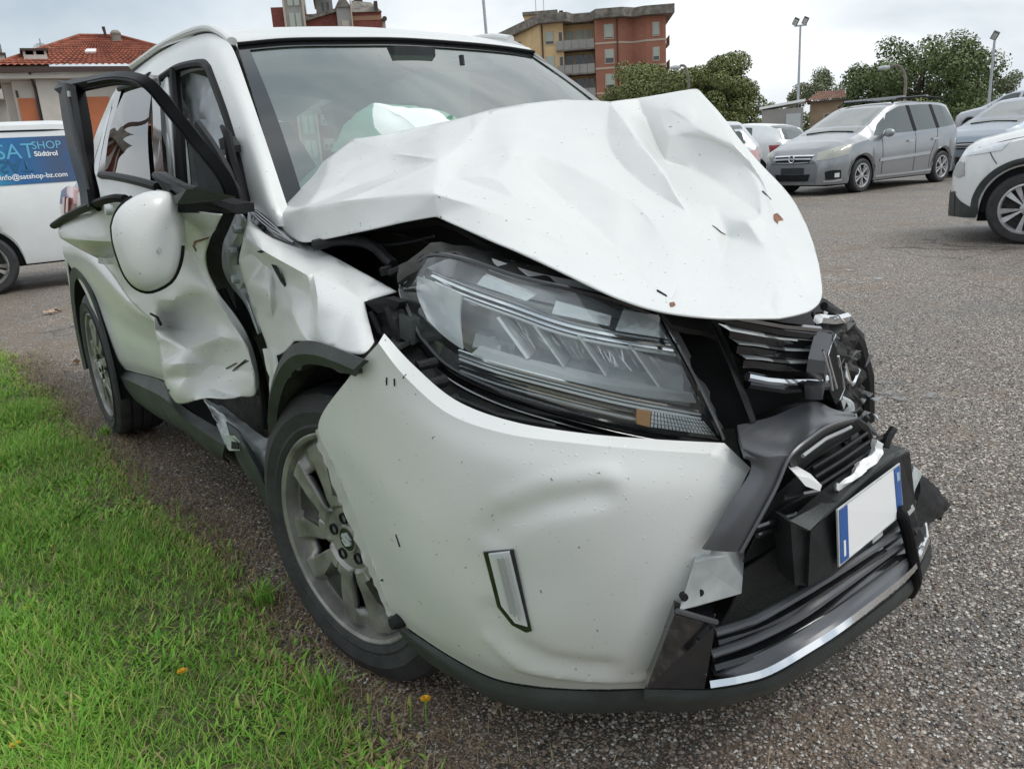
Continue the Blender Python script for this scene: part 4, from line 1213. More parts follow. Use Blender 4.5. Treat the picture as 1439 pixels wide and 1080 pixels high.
# ------------------------------------------------------------------ front door, sprung and torn
door_rows = [
    [(-1.359,-1.07,1.03),(-0.994,-1.035,1.077),(-0.713,-1,1.104),(-0.428,-0.95,1.087),(-0.329,-0.9,1.068),(-0.295,-0.87,1.058)],
    [(-1.345,-1.07,0.978),(-1.107,-1.03,0.988),(-0.87,-0.99,0.995),(-0.562,-0.95,0.995),(-0.479,-0.9,0.985),(-0.453,-0.87,0.975)],
    [(-1.252,-0.985,0.908),(-1.056,-0.98,0.908),(-0.864,-0.96,0.911),(-0.668,-0.93,0.916),(-0.61,-0.88,0.915),(-0.589,-0.85,0.913)],
    [(-1.143,-0.955,0.821),(-1.016,-0.94,0.823),(-0.889,-0.92,0.836),(-0.684,-0.9,0.855),(-0.601,-0.86,0.854),(-0.587,-0.83,0.847)],
    [(-0.9,-0.935,0.758),(-0.821,-0.93,0.77),(-0.941,-0.87,0.742),(-0.759,-0.84,0.752),(-0.567,-0.81,0.764),(-0.511,-0.79,0.754)],
    [(-0.902,-0.935,0.688),(-0.784,-0.925,0.694),(-0.769,-0.885,0.678),(-0.627,-0.85,0.684),(-0.514,-0.8,0.683),(-0.501,-0.77,0.669)],
    [(-0.89,-0.94,0.573),(-0.767,-0.935,0.603),(-0.712,-0.9,0.608),(-0.634,-0.86,0.61),(-0.521,-0.81,0.615),(-0.467,-0.785,0.61)],
    [(-0.815,-0.93,0.516),(-0.733,-0.925,0.531),(-0.625,-0.9,0.556),(-0.519,-0.87,0.585),(-0.536,-0.82,0.566),(-0.476,-0.79,0.568)],
]
DOOR_V = [[-1.3667,-1.0715,1.0281],[-0.9427,-1.0284,1.0795],[-0.7147,-1.0,1.102],[-0.5309,-0.9728,1.0945],[-0.3951,-0.9361,1.0767],[-0.2924,-0.8691,1.0599],[-0.3439,-0.8729,1.03],[-0.4374,-0.8745,0.9845],[-0.5506,-0.859,0.9354],[-0.5798,-0.8353,0.8615],[-0.5433,-0.8014,0.7939],[-0.5011,-0.7837,0.7297],[-0.4875,-0.7766,0.6436],[-0.4761,-0.7898,0.5702],[-0.5324,-0.8298,0.5735],[-0.5344,-0.8759,0.5777],[-0.619,-0.8938,0.5702],[-0.6754,-0.9119,0.5502],[-0.7415,-0.925,0.5287],[-0.8109,-0.9305,0.5192],[-0.8619,-0.9374,0.5449],[-0.8636,-0.9402,0.5842],[-0.8529,-0.9421,0.6337],[-0.8845,-0.9354,0.6868],[-0.8951,-0.9338,0.7273],[-0.8718,-0.933,0.7512],[-1.0534,-0.9449,0.7739],[-1.1452,-0.9551,0.8188],[-1.1488,-0.9733,0.8719],[-1.2394,-0.9898,0.9161],[-1.2782,-1.0346,0.948],[-1.3473,-1.0704,0.9842],[-0.9776,-1.0628,0.9919],[-0.8131,-1.0018,0.9891],[-0.6614,-0.9637,0.9831],[-1.1353,-0.9567,0.8991],[-0.8278,-0.9384,0.9186],[-0.6185,-0.881,1.0032],[-0.6961,-0.8552,0.9593],[-0.3785,-0.8845,1.0069],[-0.6408,-0.8417,0.9081],[-0.5759,-0.8522,0.8549],[-0.5341,-0.821,0.7831],[-0.4789,-0.8052,0.7236],[-0.463,-0.8004,0.6433],[-0.4712,-0.8074,0.5792],[-0.9323,-0.8899,0.7575],[-0.9192,-0.8525,0.7573],[-0.9634,-0.8738,0.7118],[-0.787,-0.9379,0.7265],[-0.8447,-0.9236,0.8188],[-0.7128,-0.9069,0.8263],[-0.8375,-0.8339,0.7175],[-0.5521,-0.8396,0.7363],[-0.6827,-0.903,0.6952],[-0.7083,-0.9591,0.6579],[-0.6513,-0.9221,0.6643],[-0.6854,-0.9172,0.617],[-0.7074,-0.9459,0.5822],[-0.6739,-0.8432,0.6403],[-0.6655,-0.8748,0.5809],[-0.7975,-0.9066,0.8712],[-0.7175,-0.8279,0.7774],[-0.6623,-0.8889,0.8995],[-1.0295,-0.9275,0.8431],[-0.5473,-0.8238,0.6426]]
DOOR_F = [[31,0,32],[32,30,31],[32,0,1],[30,32,29],[3,34,33],[35,33,34],[34,36,35],[36,64,35],[26,27,64],[3,33,2],[1,2,33],[32,1,33],[29,32,33],[33,35,29],[28,29,35],[35,64,28],[64,27,28],[23,24,49],[51,47,46],[48,46,47],[58,19,20],[50,61,51],[51,46,50],[25,50,46],[46,48,25],[24,25,48],[49,24,48],[22,23,54],[21,22,55],[58,20,21],[34,3,4],[64,36,61],[61,50,64],[26,64,50],[50,25,26],[38,37,39],[39,7,38],[7,8,38],[8,40,38],[17,57,60],[60,16,17],[12,13,44],[13,45,44],[11,12,43],[12,44,43],[44,65,59],[14,65,44],[44,45,14],[45,13,14],[10,11,42],[11,43,42],[53,42,43],[14,15,60],[39,37,6],[7,39,6],[40,8,9],[9,41,40],[63,40,41],[9,10,42],[42,53,62],[52,62,53],[54,52,53],[53,59,54],[56,54,59],[57,56,59],[60,57,59],[59,65,60],[16,60,15],[5,6,4],[6,37,4],[34,4,37],[37,38,34],[36,34,38],[38,63,36],[61,36,63],[51,61,63],[63,41,51],[47,51,41],[41,62,47],[62,52,47],[48,47,52],[52,54,48],[49,48,54],[23,49,54],[54,56,55],[56,57,55],[21,55,57],[58,21,57],[57,17,58],[17,18,58],[19,58,18],[63,38,40],[62,41,42],[41,9,42],[55,22,54],[59,53,43],[43,44,59],[65,14,60]]
DOOR_C = [[0,31,1.0],[32,31,0.7],[30,31,1.0],[2,1,1.0],[28,29,1.0],[1,0,1.0],[29,30,1.0],[27,26,1.0],[34,33,0.7],[36,35,0.6],[3,2,1.0],[33,32,0.7],[35,29,0.6],[27,28,1.0],[24,25,1.0],[23,24,1.0],[21,22,1.0],[49,23,0.8],[22,23,1.0],[48,46,0.8],[47,51,0.6],[19,58,0.8],[47,46,0.85],[19,20,1.0],[51,61,0.5],[51,50,0.6],[46,25,0.85],[48,49,0.8],[20,21,1.0],[4,3,1.0],[61,36,0.5],[25,26,1.0],[38,37,0.8],[57,56,0.8],[17,18,1.0],[7,8,1.0],[39,38,0.8],[52,54,0.5],[60,57,0.6],[16,17,1.0],[5,6,1.0],[53,59,0.5],[13,12,1.0],[12,11,1.0],[45,44,0.7],[11,10,1.0],[44,43,0.7],[13,14,1.0],[10,9,1.0],[43,42,0.7],[43,53,0.75],[14,15,1.0],[6,7,1.0],[9,8,1.0],[41,40,0.7],[53,52,0.75],[53,54,0.7],[59,56,0.6],[15,16,1.0],[5,4,1.0],[37,4,0.8],[52,48,0.75],[56,55,0.8],[57,58,0.8],[18,19,1.0],[38,40,0.7],[41,42,0.7],[22,54,0.7],[44,59,0.6],[14,60,0.6]]
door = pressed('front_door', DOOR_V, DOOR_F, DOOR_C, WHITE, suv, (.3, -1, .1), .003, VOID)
for px in ([(-0.599,-0.88,0.966),(-0.54,-0.88,0.987),(-0.471,-0.88,0.997),(-0.389,-0.88,1.006),(-0.397,-0.88,1.002),(-0.473,-0.88,0.993),(-0.536,-0.88,0.982)], [(-0.589,-0.88,0.97),(-0.575,-0.88,0.962),(-0.592,-0.88,0.955)]):
    mark('rust_tear', door, px, RUSTY)
for px in ([(-0.603,-0.83,0.638),(-0.542,-0.83,0.662),(-0.536,-0.83,0.661),(-0.597,-0.83,0.637)], [(-0.565,-0.83,0.641),(-0.488,-0.83,0.678),(-0.482,-0.83,0.677),(-0.559,-0.83,0.64)], [(-0.558,-0.82,0.646),(-0.479,-0.82,0.677),(-0.473,-0.82,0.676),(-0.552,-0.82,0.645)],
           [(-0.873,-0.93,0.561),(-0.846,-0.93,0.553),(-0.814,-0.93,0.564),(-0.83,-0.93,0.552),(-0.872,-0.93,0.539),(-0.899,-0.93,0.547)]):
    mark('scratch', door, px, DIRTBLK)
MB().tube(path([(-1.381,-1.075,1.021),(-1.095,-1.06,1.06),(-0.808,-1.045,1.09),(-0.667,-1.02,1.106),(-0.618,-1,1.104)], 4), .013, 8, flat=.8).build('belt_strip', SEAL, door)
MB().tube([(-0.874,-0.94,0.775),(-0.775,-0.945,0.778),(-0.747,-0.945,0.761)], .004, 6).build('torn_edge', SEAL, door)
# black window frame of the door
df_o = [(-1.498,-0.965,1.459),(-1.306,-0.955,1.45),(-1.054,-0.94,1.435),(-0.848,-0.925,1.423),(-0.72,-0.91,1.409),(-0.613,-0.9,1.387),(-0.565,-0.885,1.358),(-0.528,-0.87,1.316),(-0.483,-0.86,1.279),(-0.43,-0.845,1.228),(-0.374,-0.835,1.189),(-0.332,-0.825,1.149),(-0.309,-0.82,1.112),(-0.3,-0.82,1.058)]
df_i = [(-1.411,-0.975,1.414),(-1.21,-0.965,1.41),(-1.008,-0.95,1.403),(-0.823,-0.935,1.394),(-0.711,-0.92,1.381),(-0.628,-0.912,1.366),(-0.595,-0.9,1.345),(-0.561,-0.885,1.306),(-0.521,-0.872,1.267),(-0.467,-0.858,1.218),(-0.409,-0.848,1.176),(-0.36,-0.838,1.136),(-0.344,-0.832,1.101),(-0.341,-0.83,1.057)]
df = sheet('window_frame', [df_o, [((a[0] + b[0]) / 2, (a[1] + b[1]) / 2 - .016, (a[2] + b[2]) / 2) for a, b in zip(df_o, df_i)], df_i], FRAMEB, door, (3, 4), sharp=((1,), ()), thick=.022, out=(0, -1, .2))
MB().tube(path([(a[0] * .3 + b[0] * .7, a[1] * .3 + b[1] * .7 - .012, a[2] * .3 + b[2] * .7) for a, b in zip(df_o, df_i)][2:], 4), .0045, 6).build('frame_rib', FRAMEB, door)
MB().tube(path([(b[0], b[1] + .01, b[2]) for b in df_i], 4), .008, 6).build('frame_seal', SEAL, door)
sheet('window_post', [[(-1.5,-0.965,1.468),(-1.415,-0.985,1.349),(-1.283,-1.005,1.237),(-1.072,-1.03,1.138),(-0.997,-1.045,1.08)], [(-1.237,-0.985,1.435),(-1.132,-1.005,1.33),(-0.993,-1.025,1.227),(-0.817,-1.05,1.138),(-0.77,-1.06,1.089)],
                      [(-1.165,-0.97,1.42),(-1.065,-0.99,1.325),(-0.965,-1.01,1.225),(-0.806,-1.035,1.137),(-0.763,-1.045,1.095)]], FRAMEB, door, (3, 5), sharp=((1,), ()), thick=.03, out=(0, -1, 0))
MB().tube([(-1.172,-0.99,1.417),(-1.054,-1.01,1.325),(-0.928,-1.03,1.225),(-0.767,-1.055,1.128)], .004, 6).build('frame_rib', BLKPLA, door)
plate('striker_label', [(-1.135,-1,1.402),(-1.1,-1,1.399),(-1.107,-1,1.384),(-1.142,-1,1.387)], (0, .004, 0), ALUW, door)
# torn handle and lock stub by the mirror
MB().lathe([(0, -.012), (.012, -.012), (.014, 0), (.010, .006), (0, .006)], 16, M=Matrix.Translation((-0.608,-1.04,1.082))).build('lock_stub', ALUW, door)
sheet('door_handle', [[(-1.105,-1.01,0.932),(-0.969,-1.01,0.936),(-0.918,-1,0.94),(-0.898,-0.99,0.934)], [(-1.127,-1.01,0.911),(-0.989,-1.01,0.916),(-0.935,-1,0.923),(-0.889,-0.99,0.923)]], ALUW, door, (3, 4), thick=.02)
# mirror shell swung round
mrow = []
for k, (sy, off) in enumerate(((0, 0), (.35, .02), (.72, .040), (.93, .048))):
    pass
mc = Vector((-0.38,-1.02,1.015))
mo = [(-0.38,-1.084,1.053),(-0.38,-1.071,1.08),(-0.38,-1.045,1.104),(-0.38,-1.006,1.12),(-0.38,-0.97,1.121),(-0.38,-0.948,1.111),(-0.38,-0.941,1.081),(-0.38,-0.94,1.039),(-0.38,-0.946,0.996),(-0.38,-0.962,0.949),(-0.38,-0.986,0.917),(-0.38,-1.029,0.902),(-0.38,-1.058,0.913),(-0.38,-1.076,0.943),(-0.38,-1.084,0.985),(-0.38,-1.087,1.02)]
NV = len(path(mo + [mo[0]], 3)) - 1
ring0 = [Vector(p) for p in path(mo + [mo[0]], 3)][:-1]
mcc = sum(ring0, Vector()) / len(ring0)
toc = Vector((.93, -.36, .06)).normalized()
V, F = [], []
prof = [(1.0, -.080), (1.0, -.004), (.985, .010), (.94, .026), (.82, .042), (.58, .053), (.28, .058)]
for s_, h_ in prof:
    for p in ring0:
        V.append(tuple(mcc + (p - mcc) * s_ + toc * h_))
V.append(tuple(mcc + toc * .060))
for i in range(len(prof) - 1):
    for k in range(NV):
        k2 = (k + 1) % NV
        F.append((i * NV + k, i * NV + k2, (i + 1) * NV + k2, (i + 1) * NV + k))
for k in range(NV):
    F.append(((len(prof) - 1) * NV + k, (len(prof) - 1) * NV + (k + 1) % NV, len(V) - 1))
F.append(tuple(range(NV)))
ms = mesh('mirror_shell', V, F, WHITE, door, True, 50)
MB().tube([tuple(p - toc * .012) for p in ring0[24:48] + ring0[:8]], .007, 6).build('mirror_trim', SEAL, ms)
plate('scuff', [tuple(Vector(p) + toc * .056) for p in [(-0.38,-0.99,0.994),(-0.38,-0.985,0.999),(-0.38,-0.982,0.989),(-0.38,-0.987,0.984)]], tuple(toc * .004), ALUW, ms)
plate('mirror_arm', [(-0.368,-0.94,1.104),(-0.322,-0.93,1.115),(-0.282,-0.84,1.081),(-0.282,-0.84,1.061),(-0.385,-0.94,1.069)], (.01, .04, 0), BLKPLA, door)
plate('mirror_base', [(-0.322,-0.96,1.108),(-0.242,-0.95,1.122),(-0.238,-0.87,1.099),(-0.288,-0.9,1.091),(-0.305,-0.96,1.09)], (.01, .02, 0), CLAD, door)
inn = MB()
inn.tube([(-0.573,-0.93,1.154),(-0.49,-0.93,1.144),(-0.413,-0.93,1.132),(-0.358,-0.92,1.117),(-0.309,-0.91,1.116)], [.010, .018, .016, .016, .010], 8)
inn.tube([(-0.518,-0.93,1.143),(-0.488,-0.93,1.128),(-0.417,-0.93,1.118)], .012, 8)
inn.tube([(-0.378,-0.935,1.128),(-0.36,-0.935,1.118),(-0.293,-0.93,1.105)], .010, 8)
inn.build('mirror_linkage', BLKPLA, door)
sheet('door_trim_panel', [[(-0.552,-0.82,1.277),(-0.456,-0.815,1.214),(-0.386,-0.81,1.146),(-0.391,-0.8,1.071)], [(-0.687,-0.8,1.25),(-0.735,-0.79,1.188),(-0.735,-0.79,1.119),(-0.74,-0.79,1.065)]], SEATM, door, (4, 4), thick=.01, out=(0, -1, 0))

# hinge pillar and the dark gap behind the wing
sheet('hinge_pillar', [[(-0.433,-0.79,1.06),(-0.518,-0.79,1.012),(-0.594,-0.79,0.967),(-0.644,-0.785,0.902),(-0.605,-0.78,0.853),(-0.528,-0.775,0.814),(-0.481,-0.77,0.74)],
                       [(-0.366,-0.8,1.047),(-0.429,-0.8,1.002),(-0.493,-0.8,0.964),(-0.541,-0.795,0.911),(-0.515,-0.79,0.867),(-0.469,-0.785,0.828),(-0.453,-0.775,0.748)],
                       [(-0.373,-0.79,1.029),(-0.411,-0.79,0.993),(-0.469,-0.79,0.961),(-0.512,-0.785,0.916),(-0.498,-0.78,0.87),(-0.476,-0.775,0.829),(-0.455,-0.77,0.751)]], STEEL, suv, (4, 5), sharp=((1,), ()), thick=.006, out=(.2, -1, 0))
hb = MB()
for p in [(-0.468,-0.805,0.959),(-0.403,-0.806,1.018),(-0.496,-0.8,0.888)]:
    hb.lathe([(0, -.010), (.010, -.009), (.012, 0), (.012, .01)], 10, M=Matrix.Translation(p))
hb.each('hinge_bolt', STEEL, suv)
plate('door_hinge', [(-0.501,-0.8,0.924),(-0.438,-0.8,0.927),(-0.445,-0.795,0.886),(-0.513,-0.79,0.857),(-0.534,-0.795,0.877)], (.01, .03, 0), STEEL, suv)
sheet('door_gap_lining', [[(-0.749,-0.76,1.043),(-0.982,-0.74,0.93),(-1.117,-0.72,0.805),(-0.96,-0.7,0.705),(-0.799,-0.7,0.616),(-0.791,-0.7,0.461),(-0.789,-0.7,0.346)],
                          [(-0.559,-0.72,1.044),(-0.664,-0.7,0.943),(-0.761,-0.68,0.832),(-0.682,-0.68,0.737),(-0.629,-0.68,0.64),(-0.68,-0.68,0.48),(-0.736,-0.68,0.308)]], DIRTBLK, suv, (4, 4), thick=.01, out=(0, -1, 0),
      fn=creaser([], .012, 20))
MB().tube(path([(-0.737,-0.77,0.831),(-0.672,-0.765,0.762),(-0.583,-0.76,0.703),(-0.55,-0.755,0.628),(-0.567,-0.75,0.542),(-0.593,-0.75,0.452)], 4), .012, 8).build('wiring_loom', SEAL, suv)

# right wing, dented
wing_rows = [
    [(-0.456,-0.755,1.077),(-0.398,-0.735,1.045),(-0.327,-0.72,0.984),(-0.18,-0.71,0.976),(0.016,-0.7,0.951),(0.188,-0.7,0.919)],
    [(-0.361,-0.8,1.035),(-0.295,-0.79,1.013),(-0.202,-0.78,0.981),(-0.043,-0.77,0.957),(0.099,-0.755,0.93),(0.196,-0.745,0.9)],
    [(-0.349,-0.825,0.975),(-0.206,-0.83,0.955),(-0.054,-0.83,0.945),(0.067,-0.82,0.927),(0.16,-0.805,0.901),(0.24,-0.79,0.879)],
    [(-0.397,-0.815,0.895),(-0.181,-0.84,0.903),(-0.032,-0.845,0.898),(0.104,-0.84,0.895),(0.22,-0.835,0.882),(0.295,-0.815,0.853)],
    [(-0.412,-0.8,0.82),(-0.263,-0.815,0.833),(-0.095,-0.83,0.837),(0.087,-0.845,0.851),(0.23,-0.85,0.854),(0.335,-0.845,0.837)],
    [(-0.387,-0.79,0.716),(-0.292,-0.8,0.733),(-0.112,-0.83,0.771),(0.027,-0.85,0.813),(0.182,-0.86,0.832),(0.361,-0.865,0.834)],
]
WING_V = [[-0.4842,-0.7435,1.0896],[-0.4564,-0.6992,1.0721],[-0.4133,-0.6758,1.025],[-0.2409,-0.7015,0.9814],[-0.0191,-0.7158,0.9565],[0.2038,-0.7091,0.9116],[0.1866,-0.7702,0.8998],[0.289,-0.8102,0.8562],[0.3123,-0.8187,0.8481],[0.3543,-0.8631,0.834],[0.2218,-0.8636,0.8309],[0.0909,-0.8548,0.8232],[-0.0212,-0.8428,0.8043],[-0.1349,-0.8266,0.7551],[-0.3235,-0.7992,0.7102],[-0.3511,-0.7941,0.7498],[-0.3908,-0.8008,0.8157],[-0.3746,-0.8166,0.8868],[-0.3709,-0.8241,0.9466],[-0.3253,-0.8159,1.0084],[-0.3943,-0.7741,1.0521],[-0.3297,-0.8044,0.9637],[-0.1648,-0.8338,0.9832],[0.0463,-0.8212,0.9443],[0.038,-0.8055,0.9458],[0.1272,-0.7868,0.9254],[-0.2667,-0.7975,0.9403],[-0.2277,-0.7947,0.9297],[-0.0877,-0.8072,0.9039],[-0.0075,-0.8407,0.8676],[0.0265,-0.8492,0.8378],[-0.2006,-0.8041,0.8765],[-0.127,-0.8155,0.8525],[-0.1567,-0.8371,0.8843],[-0.2318,-0.8078,0.8189],[0.049,-0.816,0.9022],[0.0602,-0.8261,0.8631],[0.0846,-0.8477,0.8238],[0.1307,-0.8399,0.9142],[0.1532,-0.8552,0.8726],[0.1223,-0.8573,0.8255],[-0.1272,-0.8209,0.8151],[-0.0776,-0.7472,0.9581],[0.2128,-0.8166,0.8871],[0.2633,-0.8277,0.8754],[-0.2617,-0.8258,0.8984]]
WING_F = [[22,26,21],[19,20,22],[22,21,19],[18,19,21],[21,26,18],[17,18,26],[26,45,17],[45,16,17],[27,31,33],[31,34,33],[28,29,32],[41,32,29],[31,27,28],[28,32,31],[34,31,32],[32,41,34],[20,0,1],[1,2,20],[22,20,2],[26,22,27],[27,33,26],[16,45,33],[33,34,16],[15,16,34],[15,34,14],[12,30,11],[23,3,42],[42,24,23],[24,35,23],[11,30,37],[37,40,11],[25,43,38],[39,38,43],[10,39,43],[44,6,7],[9,44,7],[7,8,9],[5,6,4],[25,4,6],[43,25,6],[6,44,43],[10,43,44],[44,9,10],[42,3,4],[24,42,4],[4,25,24],[25,38,24],[35,24,38],[36,35,38],[38,39,36],[36,39,37],[40,37,39],[39,10,40],[22,2,3],[3,23,22],[28,27,23],[23,35,28],[29,28,35],[35,36,29],[36,30,29],[41,29,30],[30,12,41],[13,41,12],[11,40,10],[27,22,23],[45,26,33],[41,13,14],[34,41,14],[30,36,37]]
WING_C = [[18,19,1.0],[20,0,1.0],[20,19,1.0],[17,18,1.0],[22,21,0.85],[26,21,0.7],[15,16,1.0],[21,18,0.85],[16,17,1.0],[27,31,0.7],[34,33,0.6],[29,28,0.7],[29,32,0.7],[2,1,1.0],[28,27,0.7],[32,31,0.7],[41,34,0.5],[13,14,1.0],[1,0,1.0],[2,22,0.6],[27,26,0.7],[14,15,1.0],[11,12,1.0],[42,24,0.5],[36,35,0.8],[42,3,0.5],[24,23,0.85],[35,23,0.8],[37,30,0.5],[38,39,0.6],[43,25,0.4],[43,10,0.4],[7,8,1.0],[5,6,1.0],[7,6,1.0],[8,9,1.0],[5,4,1.0],[6,25,0.85],[9,10,1.0],[4,3,1.0],[25,24,0.85],[38,24,0.6],[39,40,0.6],[3,2,1.0],[30,29,0.7],[12,41,0.5],[12,13,1.0],[10,11,1.0],[22,23,0.85],[26,33,0.6],[14,34,0.6],[36,37,0.8]]
wing = pressed('front_wing', WING_V, WING_F, WING_C, WHITE, suv, (.2, -1, .3), .003, VOID)
mark('side_marker_hole', wing, [(-0.182,-0.842,0.93),(-0.148,-0.846,0.93),(-0.122,-0.848,0.916),(-0.134,-0.848,0.909),(-0.163,-0.846,0.917)], VOID)
mark('torn_slit', wing, [(-0.228,-0.838,0.971),(-0.186,-0.836,0.982),(-0.159,-0.836,0.982),(-0.189,-0.84,0.97)], VOID)
sheet('wing_tail', [[(-0.379,-0.792,0.722),(-0.352,-0.8,0.636),(-0.375,-0.81,0.535),(-0.348,-0.82,0.472),(-0.336,-0.82,0.402)], [(-0.244,-0.81,0.75),(-0.203,-0.83,0.706),(-0.226,-0.84,0.65),(-0.253,-0.845,0.573),(-0.236,-0.845,0.472)]], WHITE, suv, (4, 5), thick=.005,
      fn=creaser([], .006, 20), out=(0, -1, 0))
# vent ornament at the bonnet corner
vo_t = [(-0.405,-0.765,1.065),(-0.368,-0.755,1.054),(-0.328,-0.74,1.027),(-0.28,-0.73,0.991)]
vo_b = [(-0.343,-0.78,1.049),(-0.29,-0.78,1.026),(-0.249,-0.768,1.002),(-0.184,-0.74,0.981)]
vent = sheet('wing_vent', [vo_t, vo_b], GLOSSBLK, suv, (3, 5), thick=.012, out=(.2, -.6, 1))
for t in (.22, .5, .78):
    MB().tube([tuple(np.array(a) * (1 - t) + np.array(b) * t + np.array((0, -.007, .006))) for a, b in zip(vo_t, vo_b)], .0028, 6).build('vent_bar', DKCHROME, vent)

# wheel arch cladding and liner
ac_o = [(-0.295,-0.83,0.424),(-0.269,-0.84,0.507),(-0.248,-0.85,0.575),(-0.174,-0.86,0.665),(-0.076,-0.868,0.744),(0.016,-0.872,0.799),(0.092,-0.874,0.825),(0.172,-0.875,0.839),(0.266,-0.875,0.841),(0.374,-0.87,0.836)]
ac_i = [(-0.306,-0.82,0.348),(-0.256,-0.83,0.462),(-0.203,-0.845,0.579),(-0.106,-0.858,0.672),(-0.006,-0.866,0.738),(0.078,-0.87,0.773),(0.149,-0.872,0.789),(0.221,-0.872,0.796),(0.278,-0.872,0.799),(0.327,-0.868,0.797)]
sheet('wheel_arch_trim', [ac_o, [((a[0] + b[0]) / 2, (a[1] + b[1]) / 2 - .012, (a[2] + b[2]) / 2) for a, b in zip(ac_o, ac_i)], ac_i], CLAD, suv, (4, 5), sharp=((1,), ()), thick=.01, out=(0, -1, 0))
al = [[(p[0], p[1] + d, p[2] + u) for p in ac_i] for d, u in ((.0, 0), (.12, .03), (.30, .03), (.45, -.02))]
sheet('arch_liner', al, DIRTBLK, suv, (5, 5), thick=.008, out=(0, 0, -1), fn=creaser([], .012, 12))
sheet('inner_wing', [[(.38, -.45, .80), (0, -.45, .93), (-.5, -.45, 1.0)], [(.45, -.43, .55), (0, -.42, .6), (-.5, -.42, .6)], [(.55, -.40, .2), (0, -.38, .2), (-.5, -.38, .2)]], DIRTBLK, suv, (3, 3), thick=.01, out=(0, -1, 0),
      fn=creaser([], .02, 7))
MB().tube([(fw[0], -.62, .34), (fw[0], -.2, .30)], .035, 10).build('drive_shaft', DIRTBLK, suv)
MB().tube([(fw[0] - .05, -.55, .40), (fw[0] - .08, -.48, .90)], [.035, .055], 12).build('suspension_strut', DIRTBLK, suv)
MB().tube(path([(-0.514,-0.72,0.347),(-0.369,-0.72,0.499),(-0.416,-0.7,0.562),(-0.419,-0.66,0.612)], 4), .018, 8).build('torn_liner_rib', DIRTBLK, suv)
MB().tube(path([(-0.319,-0.78,0.488),(-0.292,-0.78,0.457),(-0.36,-0.74,0.326)], 4), [.012] * 9, 8).build('brake_hose', SEAL, suv)

# sill: plastic cladding split by the impact, metal inside
sheet('sill_cladding', [[(-2.395,-0.845,0.326),(-1.777,-0.845,0.412),(-1.34,-0.845,0.461),(-1.216,-0.835,0.41),(-0.964,-0.83,0.411),(-0.748,-0.82,0.417)],
                        [(-2.12,-0.872,0.348),(-1.64,-0.872,0.395),(-1.253,-0.872,0.426),(-1.055,-0.868,0.407),(-0.855,-0.862,0.403),(-0.653,-0.855,0.409)],
                        [(-1.962,-0.85,0.272),(-1.65,-0.85,0.289),(-1.373,-0.85,0.316),(-1.129,-0.848,0.33),(-0.928,-0.845,0.329),(-0.758,-0.84,0.339)],
                        [(-2.214,-0.78,0.169),(-1.914,-0.78,0.188),(-1.646,-0.78,0.211),(-1.371,-0.78,0.234),(-1.143,-0.78,0.234),(-0.929,-0.78,0.258)]], CLAD, suv, (4, 5), sharp=((1,), ()), thick=.008, out=(0, -1, .3))
sheet('sill_cladding', [[(-0.66,-0.84,0.476),(-0.549,-0.84,0.473),(-0.478,-0.835,0.445),(-0.434,-0.83,0.402),(-0.427,-0.82,0.33),(-0.438,-0.8,0.249)],
                        [(-0.603,-0.85,0.45),(-0.503,-0.85,0.443),(-0.442,-0.848,0.414),(-0.417,-0.84,0.375),(-0.405,-0.83,0.315),(-0.424,-0.81,0.244)],
                        [(-0.645,-0.83,0.363),(-0.599,-0.83,0.344),(-0.533,-0.83,0.329),(-0.499,-0.825,0.308),(-0.491,-0.815,0.261),(-0.471,-0.8,0.221)]], CLAD, suv, (4, 5), thick=.008, out=(0, -1, .3))
sheet('inner_sill', [[(-1.029,-0.8,0.456),(-0.862,-0.79,0.466),(-0.711,-0.78,0.453),(-0.555,-0.77,0.437),(-0.476,-0.76,0.426)], [(-0.92,-0.82,0.47),(-0.766,-0.815,0.467),(-0.627,-0.805,0.445),(-0.487,-0.8,0.425),(-0.413,-0.79,0.41)],
                     [(-0.843,-0.83,0.467),(-0.713,-0.825,0.455),(-0.575,-0.82,0.432),(-0.482,-0.81,0.397),(-0.411,-0.8,0.373)], [(-0.784,-0.84,0.46),(-0.679,-0.83,0.439),(-0.566,-0.825,0.407),(-0.494,-0.815,0.362),(-0.443,-0.8,0.318)]], ALUW, suv, (3, 5),
      sharp=((1, 2), ()), thick=.004, out=(0, -.6, 1), fn=creaser([], .006, 22))
tb = MB()
tb.prism([(-0.683,-0.85,0.432),(-0.554,-0.85,0.462),(-0.515,-0.85,0.456),(-0.529,-0.85,0.426),(-0.636,-0.85,0.397),(-0.671,-0.85,0.405)], (-.16, .03, -.01))
tb.build('sill_tube', ALUW, suv, False)
plate('tube_mouth', [(-0.587,-0.853,0.438),(-0.52,-0.853,0.451),(-0.53,-0.853,0.43),(-0.599,-0.853,0.414)], (.0, .02, 0), VOID, suv)
sheet('sill_void', [[(-1.233,-0.74,0.41),(-0.955,-0.72,0.473),(-0.726,-0.7,0.497),(-0.635,-0.7,0.429)], [(-1.195,-0.72,0.299),(-0.953,-0.72,0.328),(-0.812,-0.7,0.293),(-0.701,-0.7,0.23)]], DIRTBLK, suv, (3, 3), out=(0, -.6, 1))
plate('torn_bracket', [(-0.542,-0.8,0.335),(-0.455,-0.79,0.37),(-0.451,-0.79,0.313),(-0.497,-0.8,0.293),(-0.546,-0.8,0.299)], (-.03, .05, 0), VOID, suv)

